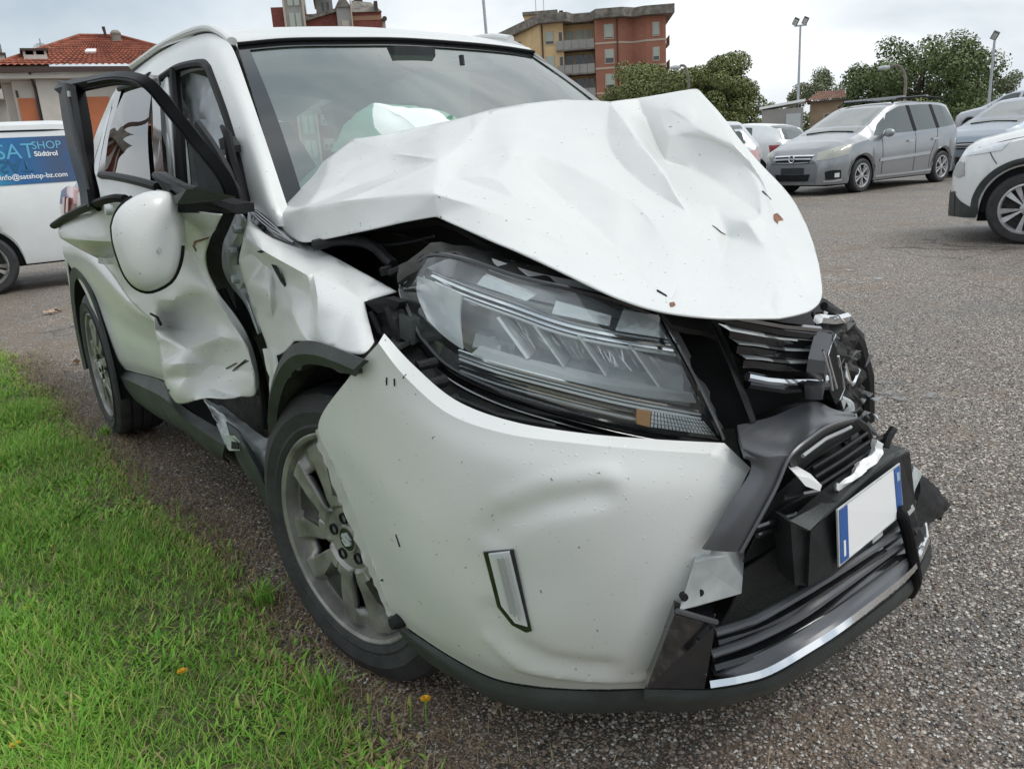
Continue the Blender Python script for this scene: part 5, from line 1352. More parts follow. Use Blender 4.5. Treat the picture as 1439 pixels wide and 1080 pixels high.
# ------------------------------------------------------------------ front end
bump_rows = [
    [(0.372,-0.827,0.873),(0.433,-0.811,0.826),(0.513,-0.782,0.774),(0.598,-0.732,0.745),(0.677,-0.652,0.724),(0.733,-0.552,0.702),(0.776,-0.436,0.676),(0.806,-0.406,0.632)],
    [(0.387,-0.847,0.862),(0.441,-0.832,0.811),(0.522,-0.803,0.758),(0.609,-0.752,0.732),(0.69,-0.671,0.715),(0.746,-0.574,0.693),(0.788,-0.47,0.669),(0.811,-0.421,0.627)],
    [(0.272,-0.857,0.783),(0.4,-0.849,0.749),(0.518,-0.819,0.707),(0.615,-0.77,0.678),(0.702,-0.692,0.657),(0.759,-0.603,0.636),(0.793,-0.511,0.613),(0.809,-0.453,0.586)],
    [(0.074,-0.851,0.642),(0.326,-0.858,0.647),(0.5,-0.83,0.624),(0.598,-0.786,0.592),(0.69,-0.715,0.576),(0.751,-0.629,0.559),(0.783,-0.551,0.535),(0.799,-0.492,0.511)],
    [(0.134,-0.847,0.558),(0.357,-0.855,0.566),(0.498,-0.831,0.539),(0.578,-0.787,0.502),(0.662,-0.727,0.488),(0.726,-0.661,0.48),(0.76,-0.593,0.456),(0.778,-0.529,0.425)],
    [(0.185,-0.838,0.458),(0.36,-0.842,0.449),(0.477,-0.823,0.419),(0.564,-0.779,0.391),(0.638,-0.73,0.386),(0.696,-0.671,0.379),(0.736,-0.612,0.369),(0.755,-0.553,0.35)],
    [(0.216,-0.816,0.307),(0.336,-0.814,0.307),(0.438,-0.796,0.298),(0.526,-0.762,0.287),(0.592,-0.724,0.286),(0.65,-0.675,0.288),(0.693,-0.623,0.285),(0.725,-0.559,0.277)],
    [(0.213,-0.799,0.242),(0.31,-0.79,0.239),(0.405,-0.767,0.226),(0.483,-0.735,0.212),(0.55,-0.697,0.214),(0.605,-0.649,0.214),(0.649,-0.6,0.214),(0.687,-0.54,0.208)],
]
bump_creases = [
    ([(0.729,-0.649,0.661),(0.668,-0.721,0.65),(0.615,-0.764,0.624)], .007, .034, 1.3),
    ([(0.718,-0.665,0.643),(0.668,-0.722,0.63),(0.618,-0.763,0.601),(0.594,-0.778,0.57)], -.012, .036, 1.2),
    ([(0.574,-0.779,0.407),(0.582,-0.753,0.35),(0.628,-0.708,0.312),(0.689,-0.636,0.295)], -.010, .040, 1.2),
    ([(0.547,-0.772,0.343),(0.575,-0.735,0.282),(0.638,-0.674,0.265),(0.706,-0.569,0.246)], .006, .024, 1.2),
]
bumper = sheet('bumper', bump_rows, WHITE, suv, (9, 9), sharp=((1,), (6,)), thick=.006, fn=creaser(bump_creases, .0004, 5, .02), out=(.8, -.8, .1), back=BLKPLA, angle=34)
# inner flange along the wheel edge, torn with holes
fl_o = [(0.069,-0.847,0.637),(0.089,-0.843,0.591),(0.126,-0.843,0.551),(0.154,-0.838,0.502),(0.181,-0.834,0.45),(0.21,-0.829,0.386),(0.217,-0.816,0.31),(0.21,-0.799,0.244)]
fl_i = [(-0.027,-0.821,0.595),(-0.019,-0.817,0.541),(0.028,-0.817,0.472),(0.064,-0.813,0.425),(0.095,-0.808,0.366),(0.131,-0.804,0.309),(0.15,-0.795,0.252),(0.164,-0.787,0.214)]
sheet('bumper_flange', [fl_o, fl_i], WHITE, bumper, (2, 5), thick=.003, out=(.2, -1, 0), fn=creaser([], .006, 30))
for a in ([(0.113,-0.847,0.604),(0.124,-0.847,0.606),(0.167,-0.847,0.59),(0.159,-0.847,0.585)], [(0.229,-0.833,0.458),(0.252,-0.832,0.46),(0.253,-0.832,0.448),(0.235,-0.833,0.444)], [(0.202,-0.821,0.345),(0.235,-0.82,0.358),(0.242,-0.82,0.348),(0.209,-0.821,0.333)]):
    mark('torn_hole', bumper, a, VOID, .002)
for a in ([(0.418,-0.841,0.664),(0.422,-0.841,0.665),(0.439,-0.837,0.653),(0.453,-0.834,0.644),(0.455,-0.834,0.632),(0.449,-0.835,0.629),(0.449,-0.835,0.642),(0.433,-0.839,0.65)], [(0.416,-0.842,0.661),(0.421,-0.841,0.658),(0.41,-0.843,0.637),(0.409,-0.843,0.638)], [(0.399,-0.845,0.804),(0.401,-0.845,0.805),(0.4,-0.845,0.791),(0.398,-0.845,0.791)],
          [(0.418,-0.842,0.805),(0.42,-0.841,0.805),(0.42,-0.841,0.793),(0.418,-0.842,0.792)], [(0.438,-0.837,0.809),(0.451,-0.834,0.826),(0.453,-0.834,0.827),(0.44,-0.837,0.808)], [(0.377,-0.848,0.508),(0.379,-0.848,0.508),(0.384,-0.847,0.484),(0.381,-0.848,0.484)]):
    mark('scratch', bumper, a, VOID, .002)
# daytime running lamp
dr = [(0.58,-0.794,0.53),(0.629,-0.768,0.543),(0.635,-0.75,0.382),(0.626,-0.757,0.376),(0.601,-0.774,0.384),(0.584,-0.784,0.419)]
drl = plate('running_lamp_bezel', on_skin(bumper, dr, .004), (-.02, .016, 0), GLOSSBLK, bumper)
dl = [(0.595,-0.796,0.53),(0.63,-0.779,0.54),(0.638,-0.762,0.394),(0.616,-0.775,0.397),(0.6,-0.785,0.43)]
dl = on_skin(bumper, dl, .009)
plate('running_lamp_lens', dl, (-.006, .005, 0), pmat('crystal_grey', (.62, .64, .65), .15, coat=.8), drl)
L2 = lambda u, v: tuple((np.array(dl[0]) * (1 - u) + np.array(dl[1]) * u) * (1 - v) + (np.array(dl[4]) * (1 - u) + np.array(dl[2]) * u) * v + np.array((.004, -.005, 0)))
for u_ in (.45, .58, .78):
    MB().tube([L2(u_, .04), L2(u_, .5), L2(u_, .94)], .0018, 6).build('light_rib', LAMPGREY, drl)

# lower lip
sheet('bumper_lip', [[(0.2,-0.795,0.23),(0.301,-0.786,0.229),(0.401,-0.765,0.219),(0.482,-0.735,0.207),(0.549,-0.697,0.208),(0.605,-0.649,0.21),(0.649,-0.6,0.209),(0.686,-0.536,0.202)],
                     [(0.222,-0.799,0.225),(0.315,-0.789,0.211),(0.405,-0.767,0.195),(0.483,-0.735,0.178),(0.55,-0.697,0.18),(0.607,-0.65,0.184),(0.651,-0.597,0.182),(0.69,-0.528,0.176)],
                     [(0.196,-0.773,0.176),(0.279,-0.762,0.15),(0.38,-0.745,0.149),(0.459,-0.715,0.135),(0.526,-0.679,0.137),(0.585,-0.634,0.143),(0.632,-0.58,0.143),(0.678,-0.498,0.134)],
                     [(0.139,-0.705,0.119),(0.22,-0.695,0.106),(0.317,-0.679,0.097),(0.407,-0.661,0.095),(0.469,-0.626,0.088),(0.533,-0.585,0.096),(0.584,-0.53,0.099),(0.633,-0.443,0.092)]], CLAD, suv, (4, 5), thick=.006, out=(.6, -.6, -.1))
MB().lathe([(0, -.02), (.012, -.018), (.016, 0), (.016, .02)], 12, M=Matrix.Translation((0.254,-0.806,0.254))).build('lip_bolt', BLKPLA, suv)

# dark structure behind lamp and bumper
sheet('lamp_support', [[(0.13,-0.74,0.886),(0.213,-0.713,0.884),(0.369,-0.688,0.806),(0.509,-0.635,0.755),(0.614,-0.534,0.708),(0.669,-0.417,0.666),(0.68,-0.287,0.643)], [(0.261,-0.797,0.823),(0.357,-0.78,0.783),(0.464,-0.756,0.722),(0.563,-0.71,0.696),(0.659,-0.624,0.674),(0.719,-0.522,0.655),(0.763,-0.359,0.563)]],
      DIRTBLK, suv, (4, 4), thick=.01, out=(.6, -.8, .3), fn=creaser([], .010, 15))
sheet('lamp_support', [[(0.35,-0.242,0.901),(0.4,-0.122,0.888),(0.45,0.053,0.837),(0.45,0.326,0.763),(0.45,0.506,0.641)], [(0.55,-0.362,0.839),(0.6,-0.293,0.807),(0.62,-0.141,0.768),(0.62,0.076,0.697),(0.55,0.335,0.563)],
                       [(0.62,-0.364,0.675),(0.66,-0.312,0.644),(0.7,-0.219,0.63),(0.7,-0.034,0.553),(0.6,0.28,0.444)], [(0.62,-0.365,0.505),(0.66,-0.269,0.458),(0.7,-0.144,0.431),(0.68,0.087,0.383),(0.62,0.371,0.294)],
                       [(0.62,-0.406,0.277),(0.66,-0.286,0.246),(0.72,-0.141,0.279),(0.7,0.149,0.266),(0.66,0.444,0.188)]], VOID, suv, (3, 3), thick=.01, out=(1, -.4, 0))
lb = MB()
lb.tube([(0.26,-0.754,0.896),(0.273,-0.753,0.864),(0.292,-0.752,0.835)], .012, 6)
lb.prism([(0.193,-0.774,0.9),(0.273,-0.771,0.916),(0.296,-0.752,0.907),(0.278,-0.753,0.89),(0.24,-0.772,0.883)], (-.02, .03, -.004))
lb.tube([(0.212,-0.773,0.88),(0.242,-0.772,0.843),(0.27,-0.771,0.838)], .008, 6)
lb.each('wing_bracket', BLKPLA, suv)
plate('wing_bracket', [(0.287,-0.752,0.884),(0.324,-0.749,0.874),(0.335,-0.756,0.833),(0.298,-0.76,0.843)], (-.02, .03, 0), CLAD, suv)
gb = MB()
for p, r in (((0.426,-0.767,0.783), .011), ((0.459,-0.767,0.754), .012), ((0.497,-0.754,0.742), .010), ((0.395,-0.765,0.81), .009)):
    gb.lathe([(0, -.02), (r, -.018), (r, .02), (0, .02)], 10, M=Matrix.Translation(p))
gb.tube([(0.468,-0.755,0.76),(0.544,-0.722,0.739),(0.622,-0.665,0.724)], .006, 6)
gb.each('lamp_clip', BLKPLA, suv)

# headlamp
lens_rows = [
    [(0.209,-0.687,0.941),(0.268,-0.667,0.979),(0.363,-0.653,0.977),(0.476,-0.612,0.947),(0.554,-0.552,0.924),(0.594,-0.492,0.899),(0.622,-0.427,0.865)],
    [(0.237,-0.716,0.924),(0.366,-0.716,0.93),(0.459,-0.695,0.911),(0.553,-0.645,0.888),(0.616,-0.577,0.862),(0.656,-0.505,0.834),(0.677,-0.431,0.802)],
    [(0.279,-0.731,0.892),(0.39,-0.734,0.87),(0.479,-0.712,0.845),(0.569,-0.661,0.82),(0.631,-0.594,0.794),(0.676,-0.513,0.766),(0.704,-0.411,0.731)],
    [(0.328,-0.735,0.843),(0.405,-0.731,0.803),(0.5,-0.703,0.774),(0.585,-0.649,0.747),(0.647,-0.58,0.717),(0.69,-0.492,0.684),(0.717,-0.372,0.644)],
]
off = lambda r, k: [(p[0] - .1 * k * 1.0, p[1] + .12 * k, p[2]) for p in r]
hl = sheet('headlamp', [off(r, .75) for r in lens_rows], LAMPGREY, suv, (4, 4), thick=.004, out=(.6, -.8, .3))
sheet('lamp_back', [off(r, .9) for r in lens_rows], VOID, hl, (3, 3), thick=.03, out=(.6, -.8, .3))
nv = lambda r, dx, dy, dz=0: [(p[0] + dx, p[1] + dy, p[2] + dz) for p in r]
# dark upper bezel, bright upper strip and blades imitating sky reflected in the lens
sheet('upper_bezel', [off(lens_rows[0], .5), off([(0.247,-0.703,0.93),(0.343,-0.702,0.933),(0.441,-0.683,0.917),(0.538,-0.633,0.896),(0.603,-0.565,0.87),(0.644,-0.492,0.844),(0.665,-0.429,0.816)], .62)], LAMPGREY, hl, (4, 5), thick=.006, out=(.6, -.8, .3))
for dy_, th, m in ((0, .0058, CHROME), (9, .0036, CHROME), (15, .0030, REFL), (-7, .0026, DKCHROME)):
    src = [(0.276,-0.701,0.947),(0.375,-0.705,0.934),(0.438,-0.693,0.92),(0.5,-0.667,0.902),(0.573,-0.616,0.871),(0.624,-0.551,0.847),(0.67,-0.438,0.814)]
    MB().tube(path([(p[0] - .025, p[1] + .03, p[2] - dy_ * .0011) for p in src], 5), th, 8).build('chrome_strip', m, hl)
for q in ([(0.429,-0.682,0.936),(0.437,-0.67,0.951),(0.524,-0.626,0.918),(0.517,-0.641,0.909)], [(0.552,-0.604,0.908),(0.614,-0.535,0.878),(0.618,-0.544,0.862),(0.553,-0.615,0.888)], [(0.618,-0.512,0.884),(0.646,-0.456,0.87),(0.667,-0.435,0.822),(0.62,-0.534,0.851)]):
    plate('sky_reflection_blade', nv(q, -.02, .025), (-.01, .012, 0), REFL, hl)
# outer corner reflector
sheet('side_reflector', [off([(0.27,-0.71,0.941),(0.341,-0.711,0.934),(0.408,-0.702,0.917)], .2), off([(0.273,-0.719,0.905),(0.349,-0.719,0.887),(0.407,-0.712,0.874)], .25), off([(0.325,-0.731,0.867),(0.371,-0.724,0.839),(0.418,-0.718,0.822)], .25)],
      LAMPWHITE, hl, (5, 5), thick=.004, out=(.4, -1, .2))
# main reflector bowl and slanting vanes
sheet('reflector', [off([(0.409,-0.697,0.899),(0.486,-0.669,0.887),(0.56,-0.622,0.861),(0.623,-0.553,0.838),(0.667,-0.449,0.805)], .35), off([(0.41,-0.697,0.859),(0.489,-0.667,0.846),(0.563,-0.619,0.824),(0.626,-0.549,0.798),(0.671,-0.436,0.766)], .75),
                    off([(0.43,-0.71,0.825),(0.51,-0.677,0.811),(0.581,-0.628,0.792),(0.641,-0.557,0.764),(0.688,-0.437,0.731)], .35)], REFL, hl, (6, 10), thick=.003, out=(.6, -.8, .3),
      fn=creaser([], .010, 34))
vn = [((690, 452), (733, 512)), ((742, 464), (786, 524)), ((762, 470), (806, 530)), ((806, 478), (846, 536)), ((828, 484), (872, 544)), ((880, 492), (925, 556)), ((912, 498), (958, 562))]
VANE = [(0.477,-0.678,0.881),(0.54,-0.665,0.815),(0.537,-0.645,0.869),(0.59,-0.626,0.801),(0.556,-0.631,0.862),(0.606,-0.609,0.793),(0.594,-0.596,0.851),(0.636,-0.573,0.783),(0.607,-0.573,0.842),(0.649,-0.545,0.77),(0.638,-0.52,0.827),(0.675,-0.484,0.747),(0.653,-0.482,0.814),(0.687,-0.44,0.732)]
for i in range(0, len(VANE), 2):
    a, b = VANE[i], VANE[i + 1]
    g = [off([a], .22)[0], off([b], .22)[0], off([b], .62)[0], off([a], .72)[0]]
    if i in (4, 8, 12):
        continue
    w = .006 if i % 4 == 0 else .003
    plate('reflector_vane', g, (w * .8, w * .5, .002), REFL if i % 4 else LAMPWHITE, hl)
# many small facets of the reflector optics
fg = MB()
rq = random.Random(12)
T0, T1 = np.array([(0.443,-0.691,0.887),(0.513,-0.66,0.876),(0.57,-0.615,0.856),(0.623,-0.553,0.833),(0.665,-0.455,0.803)]), np.array([(0.489,-0.69,0.836),(0.547,-0.659,0.822),(0.597,-0.617,0.803),(0.643,-0.558,0.777),(0.687,-0.445,0.74)])
TT0, TT1 = cr(T0, 12), cr(T1, 12)
for k in range(90):
    i_ = rq.randrange(2, 46)
    v0_ = rq.random() * .55
    v1_ = v0_ + rq.uniform(.12, .4)
    j_ = min(47, i_ + rq.choice((0, 1, 1, 2)))
    dp = Vector((-.1, .12, 0)) * rq.uniform(.30, .52)
    A_ = lambda i, v: Vector(TT0[i] * (1 - v) + TT1[i] * v) + dp
    w_ = (A_(i_ + 1, v0_) - A_(i_, v0_)) * rq.uniform(.08, .5)
    fg.add([A_(i_, v0_), A_(i_, v0_) + w_, A_(j_, v1_) + w_ * .8, A_(j_, v1_)], [(0, 1, 2, 3)], rq.choice((0, 0, 1, 2, 2)))
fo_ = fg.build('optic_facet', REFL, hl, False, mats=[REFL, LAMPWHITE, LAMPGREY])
tag(fo_, kind='stuff')
dark = [(0.495,-0.68,0.827),(0.559,-0.64,0.809),(0.618,-0.582,0.801),(0.651,-0.533,0.773),(0.651,-0.55,0.757),(0.601,-0.615,0.781),(0.525,-0.674,0.802)]
sheet('lower_shade', [off([(0.457,-0.701,0.833),(0.545,-0.658,0.814),(0.615,-0.595,0.792),(0.665,-0.515,0.762),(0.693,-0.422,0.731)], .22), off([(0.447,-0.714,0.82),(0.547,-0.668,0.801),(0.618,-0.606,0.777),(0.672,-0.522,0.747),(0.702,-0.421,0.72)], .14)], LAMPGREY, hl, (3, 4), thick=.003, out=(.5, -.7, .6))
for k in range(6):
    src = [(0.423,-0.721,0.821),(0.502,-0.694,0.805),(0.59,-0.636,0.781),(0.659,-0.549,0.747),(0.705,-0.414,0.7)]
    MB().tube(path([(p[0] - .012, p[1] + .015, p[2] - .0072 * k + .004) for p in src], 5), (.0036, .0022, .0026, .0018, .0026, .002)[k], 6).build('chrome_strip', (CHROME, REFL, LAMPWHITE, DKCHROME, CHROME, REFL)[k], hl)
sheet('indicator_bowl', [off([(0.544,-0.668,0.771),(0.604,-0.618,0.752),(0.669,-0.528,0.719)], .2), off([(0.547,-0.671,0.755),(0.607,-0.622,0.734),(0.672,-0.531,0.7)], .2)], pmat('amber_grey_lens', (.48, .41, .31), .25, .3, bump=.2, bscale=50), hl, (3, 4), thick=.004, out=(.6, -.8, 0))
plate('amber_lens', nv([(0.671,-0.533,0.729),(0.682,-0.51,0.719),(0.683,-0.515,0.694),(0.672,-0.535,0.703)], -.012, .014), (-.008, .01, 0), AMBER, hl)
rg = MB()
RT, RB = np.array([(0.683,-0.509,0.721),(0.711,-0.41,0.685)]), np.array([(0.683,-0.513,0.693),(0.717,-0.384,0.652)])
for k in range(18):
    for j in range(4):
        u0, u1 = k / 18, (k + .72) / 18
        v0, v1 = j / 4, (j + .8) / 4
        f = lambda u, v: tuple((RT[0] * (1 - u) + RT[1] * u) * (1 - v) + (RB[0] * (1 - u) + RB[1] * u) * v + np.array((-.014, .016, 0)))
        rg.prism([f(u0, v0), f(u1, v0), f(u1, v1), f(u0, v1)], (.004, -.004, .001))
tag(rg.build('indicator_prism', LAMPWHITE, hl, False), kind='stuff')
sheet('lens', lens_rows, LENS, hl, (6, 5), thick=.0015, out=(.6, -.8, .3))
edge = lens_rows[0] + [lens_rows[1][-1], lens_rows[2][-1]] + lens_rows[3][::-1] + [lens_rows[2][0], lens_rows[1][0], lens_rows[0][0]]
MB().tube([tuple(p) for p in cr(np.array(edge, float), 5, (6, 9, 15))], .0048, 6).build('lens_rim', GLOSSBLK, hl)
MB().tube(path(nv(lens_rows[3], .002, 0, -.014), 5), .006, 6).build('lens_rim', DKCHROME, hl)
MB().tube(path(nv(lens_rows[3], .0, .005, -.028), 5), .0035, 6).build('lens_rim', DKCHROME, hl)
sheet('lamp_shell', [[(0.6,-0.403,0.856),(0.62,-0.367,0.78),(0.66,-0.359,0.71),(0.69,-0.34,0.63)], [(0.56,-0.301,0.803),(0.58,-0.27,0.761),(0.62,-0.272,0.703),(0.66,-0.296,0.623)], [(0.5,-0.236,0.768),(0.52,-0.191,0.725),(0.56,-0.181,0.648),(0.6,-0.219,0.576)]], LAMPGREY, hl, (4, 5), thick=.003, out=(.7, .3, .3),
      fn=creaser([], .006, 30))
MB().tube(path([(0.61,-0.406,0.852),(0.63,-0.37,0.776),(0.67,-0.363,0.709),(0.7,-0.35,0.639)], 4), .006, 6).build('lens_rim', LAMPGREY, hl)

# clutter in the mouth of the engine bay
eb = MB()
eb.box((-.30, -.48, .55), (.45, .40, .62))
eb.build('engine_cover', DIRTBLK, suv, False)
sheet('slam_panel', [[(0.22,-0.707,0.963),(0.25,-0.627,0.996),(0.36,-0.541,0.965),(0.48,-0.455,0.921),(0.58,-0.374,0.871),(0.64,-0.231,0.822)], [(0.24,-0.722,0.932),(0.3,-0.656,0.983),(0.42,-0.584,0.944),(0.54,-0.505,0.908),(0.62,-0.425,0.866),(0.68,-0.28,0.803)]], DIRTBLK, suv, (4, 5), thick=.01, out=(.4, -.2, 1), fn=creaser([], .012, 22))
cl = MB()
for q, e in (([(0.24,-0.545,0.948),(0.24,-0.509,0.948),(0.24,-0.497,0.938),(0.24,-0.51,0.931)], (-.03, .02, .0)), ([(0.24,-0.454,0.919),(0.24,-0.417,0.918),(0.24,-0.376,0.904),(0.24,-0.385,0.896)], (-.03, .02, 0)),
             ([(0.16,-0.719,0.952),(0.16,-0.697,0.953),(0.16,-0.695,0.938),(0.16,-0.716,0.938)], (-.03, .02, 0))):
    cl.prism(q, e)
cl.tube(path([(0.17,-0.702,0.942),(0.19,-0.689,0.951),(0.22,-0.677,0.959),(0.25,-0.667,0.974)], 4), .007, 6)
cl.tube(path([(0.28,-0.45,0.934),(0.4,-0.404,0.895),(0.52,-0.369,0.858)], 4), .006, 6)
cl.tube(path([(-0.1,-0.742,0.987),(-0.06,-0.692,0.994),(0,-0.655,0.984),(0.08,-0.647,0.946)], 4), .012, 8)
cl.each('hose', BLKPLA, suv)
MB().tube(path([(-0.1,-0.691,0.995),(-0.02,-0.645,0.981),(0.04,-0.598,0.982),(0.1,-0.554,0.995)], 4), .004, 6).build('bonnet_cable', BLKPLA, suv)
cp = Vector((0.36,-0.429,0.914))
MB().lathe([(0, -.012), (.030, -.012), (.034, -.006), (.034, .014)], 18, M=Matrix.Translation(cp) @ Matrix.Rotation(math.radians(90), 4, 'X')).build('washer_cap', BLUECAP, suv)

# upper grille
gr = MB()
gr.prism([(0.7,-0.398,0.885),(0.71,-0.386,0.875),(0.74,-0.373,0.805),(0.76,-0.359,0.737),(0.77,-0.346,0.689),(0.77,-0.361,0.691),(0.755,-0.379,0.753),(0.73,-0.393,0.831),(0.7,-0.387,0.866)], (-.02, .02, 0))
gr.build('grille_frame', BLKPLA, suv, False)
MB().tube([(0.7,-0.394,0.883),(0.735,-0.35,0.864),(0.765,-0.275,0.842),(0.785,-0.198,0.825)], .006, 6).build('grille_frame', DKCHROME, suv)
MB().tube([(0.7,-0.38,0.869),(0.735,-0.34,0.852),(0.765,-0.274,0.831),(0.785,-0.197,0.813)], .009, 6).build('grille_frame', GLOSSBLK, suv)
SL = [[(0.725,-0.37,0.846),(0.74,-0.337,0.836),(0.75,-0.3,0.825),(0.757,-0.263,0.815),(0.78,-0.193,0.8)], [(0.735,-0.363,0.82),(0.745,-0.328,0.812),(0.755,-0.295,0.802),(0.76,-0.254,0.792),(0.78,-0.187,0.781)],
      [(0.74,-0.352,0.794),(0.75,-0.322,0.788),(0.757,-0.285,0.777),(0.765,-0.247,0.769),(0.78,-0.184,0.761)]]
for s in SL:
    P_ = path(s, 3)
    m = MB()
    m.prism([(p[0] + .006, p[1], p[2]) for p in P_] + [(p[0] + .004, p[1], p[2] - .013) for p in P_[::-1]], (-.05, .02, .006))
    m.build('grille_slat', GLOSSBLK, suv, False)
    for i0, i1, mt in ((0, 5, ALUW), (5, 8, GREYGLOSS), (8, 13, ALUW)):
        q = P_[i0:i1 + 1] if i1 < len(P_) else P_[i0:]
        if len(q) > 1:
            plate('slat_edge', [(p[0] + .010, p[1], p[2] + .003) for p in q] + [(p[0] - .014, p[1] + .006, p[2] + .009) for p in q[::-1]], (0, 0, .0025), mt, suv)
MB().tube([(0.755,-0.354,0.768),(0.765,-0.319,0.756),(0.77,-0.277,0.745),(0.78,-0.23,0.737),(0.79,-0.182,0.734)], .0085, 8).build('grille_trim', CHROME, suv)
MB().tube([(0.75,-0.347,0.754),(0.77,-0.277,0.733),(0.785,-0.173,0.719)], .010, 8).build('grille_trim', GLOSSBLK, suv)
sheet('grille_backing', [[(0.66,-0.314,0.848),(0.69,-0.254,0.831),(0.72,-0.104,0.797)], [(0.68,-0.289,0.778),(0.7,-0.224,0.762),(0.73,-0.104,0.743)], [(0.7,-0.266,0.663),(0.72,-0.206,0.673),(0.73,-0.087,0.662)]], VOID, suv, (3, 3), out=(1, -.3, 0))
# S badge, almost edge-on, leaning back
eo = Vector((0.815,-0.221,0.762))
ex, ez = Vector((-.45, .86, -.05)).normalized() * .115, Vector((.05, .10, 1)).normalized() * .125
en = ex.cross(ez).normalized() * .028
if en.x < 0:
    en = -en
em = Matrix.Identity(4)
for i in range(3):
    em[i][0], em[i][1], em[i][2], em[i][3] = ex[i], ez[i], en[i], (eo - ex * .30 - ez * .5 - en)[i]
bg_ = emblem('badge', suv, em, GREYGLOSS)
for q_ in ([(0.83,-0.22,0.827),(0.83,-0.24,0.796),(0.83,-0.209,0.73)], [(0.83,-0.209,0.787),(0.82,-0.171,0.72),(0.82,-0.18,0.7)], [(0.83,-0.255,0.806),(0.83,-0.232,0.762),(0.83,-0.221,0.729)]):
    MB().tube(q_, .0022, 6).build('chrome_edge', CHROME, bg_)
plate('badge_mount', [(0.79,-0.209,0.819),(0.79,-0.171,0.817),(0.79,-0.125,0.724),(0.79,-0.125,0.681),(0.79,-0.148,0.68),(0.79,-0.182,0.73)], (-.05, .02, 0), BLKPLA, suv)

# crushed far lamp and bumper end
cl_rows = [[(0.7,-0.077,0.832),(0.68,0.006,0.814),(0.66,0.079,0.783)], [(0.72,-0.087,0.805),(0.7,0.012,0.775),(0.66,0.124,0.713)], [(0.73,-0.076,0.759),(0.7,0.043,0.704),(0.655,0.166,0.632)], [(0.73,-0.052,0.697),(0.7,0.062,0.634),(0.65,0.2,0.539)],
           [(0.72,-0.027,0.637),(0.69,0.089,0.566),(0.64,0.228,0.454)], [(0.71,0.009,0.569),(0.68,0.122,0.473),(0.63,0.249,0.382)]]
sheet('crushed_headlamp', cl_rows, DIRTBLK, suv, (8, 8), thick=.006, out=(1, .2, .2), fn=creaser([], .022, 24), angle=20)
m = MB()
rr_ = random.Random(3)
for k in range(30):
    t = rr_.random()
    i = min(4, int(t * 5))
    a, b = Vector(cl_rows[i][rr_.randint(0, 2)]), Vector(cl_rows[i + 1][rr_.randint(0, 2)])
    p = a.lerp(b, rr_.random()) + Vector((rr_.uniform(.005, .025), rr_.uniform(-.01, .01), rr_.uniform(-.01, .01)))
    q = [p + Vector([rr_.uniform(-.016, .016) for _ in range(3)]) for _ in range(3)]
    m.prism(q, (.002, .001, .002))
m.each('broken_lens_shard', LAMPGREY, suv, False)
MB().tube(path([(0.72,-0.106,0.82),(0.71,-0.04,0.805),(0.69,0.035,0.796)], 3), .010, 6).build('lamp_strip', CHROME, suv)
MB().tube(path([(0.73,-0.03,0.719),(0.72,0.014,0.666),(0.7,0.07,0.681)], 3), .005, 6).build('lamp_strip', CHROME, suv)
m = MB()
for q in ([(0.74,-0.038,0.653),(0.74,-0.005,0.636),(0.74,0.014,0.596),(0.74,-0.013,0.621)], [(0.75,-0.044,0.62),(0.75,-0.021,0.636),(0.75,0.007,0.579)], [(0.76,-0.087,0.674),(0.76,-0.063,0.66),(0.76,-0.071,0.642)]):
    m.prism(q, (-.012, .006, .004))
m.each('broken_lens_shard', ALUW, suv, False)

# grey gloss surround of the lower grille
sheet('grille_surround', [[(0.76,-0.384,0.69),(0.77,-0.308,0.688),(0.775,-0.247,0.693),(0.775,-0.186,0.689),(0.775,-0.127,0.66),(0.775,-0.061,0.636)],
                          [(0.8,-0.426,0.687),(0.81,-0.366,0.673),(0.815,-0.308,0.671),(0.81,-0.245,0.678),(0.8,-0.166,0.663),(0.79,-0.085,0.641)],
                          [(0.83,-0.449,0.672),(0.845,-0.415,0.658),(0.85,-0.367,0.655),(0.845,-0.309,0.668),(0.83,-0.227,0.666),(0.81,-0.116,0.647)]], GREYGLOSS, suv, (5, 5), thick=.006, out=(.6, 0, 1), fn=creaser([], .004, 16, .1))
sheet('grille_surround', [[(0.82,-0.444,0.68),(0.83,-0.435,0.645),(0.83,-0.479,0.606),(0.825,-0.51,0.567),(0.82,-0.535,0.535)], [(0.847,-0.418,0.665),(0.845,-0.422,0.635),(0.845,-0.463,0.593),(0.84,-0.49,0.556),(0.83,-0.505,0.525)],
                          [(0.85,-0.363,0.654),(0.852,-0.399,0.613),(0.85,-0.433,0.573),(0.845,-0.456,0.541),(0.84,-0.472,0.516)]], GREYGLOSS, suv, (5, 6), thick=.006, out=(.7, -.5, .3))
MB().tube(path([(0.81,-0.111,0.647),(0.832,-0.228,0.667),(0.848,-0.312,0.668),(0.853,-0.369,0.654),(0.855,-0.403,0.614),(0.853,-0.437,0.574),(0.842,-0.473,0.516)], 4), .0035, 6).build('surround_edge', GREYGLOSS, suv)
sheet('intake_wall', [[(0.845,-0.36,0.645),(0.84,-0.3,0.66),(0.825,-0.216,0.658),(0.8,-0.092,0.636)], [(0.8,-0.274,0.578),(0.79,-0.204,0.587),(0.78,-0.123,0.594),(0.76,-0.003,0.584)]], BLKPLA, suv, (3, 5), thick=.006, out=(.5, -.3, -.5))
tag(None or MB().tube([(0.835,-0.307,0.634),(0.82,-0.22,0.638),(0.8,-0.111,0.627)], .004, 5).build('intake_rib', LAMPGREY, suv))
for k in range(6):
    o_ = k * .016
    a = [(0.8,-0.208,0.525),(0.79,-0.11,0.527),(0.775,0.008,0.531)]
    MB().tube([(p[0] - .006 * k, p[1], p[2] + .012 + o_) for p in a], .0042, 6).build('grille_bar', BLKPLA, suv)
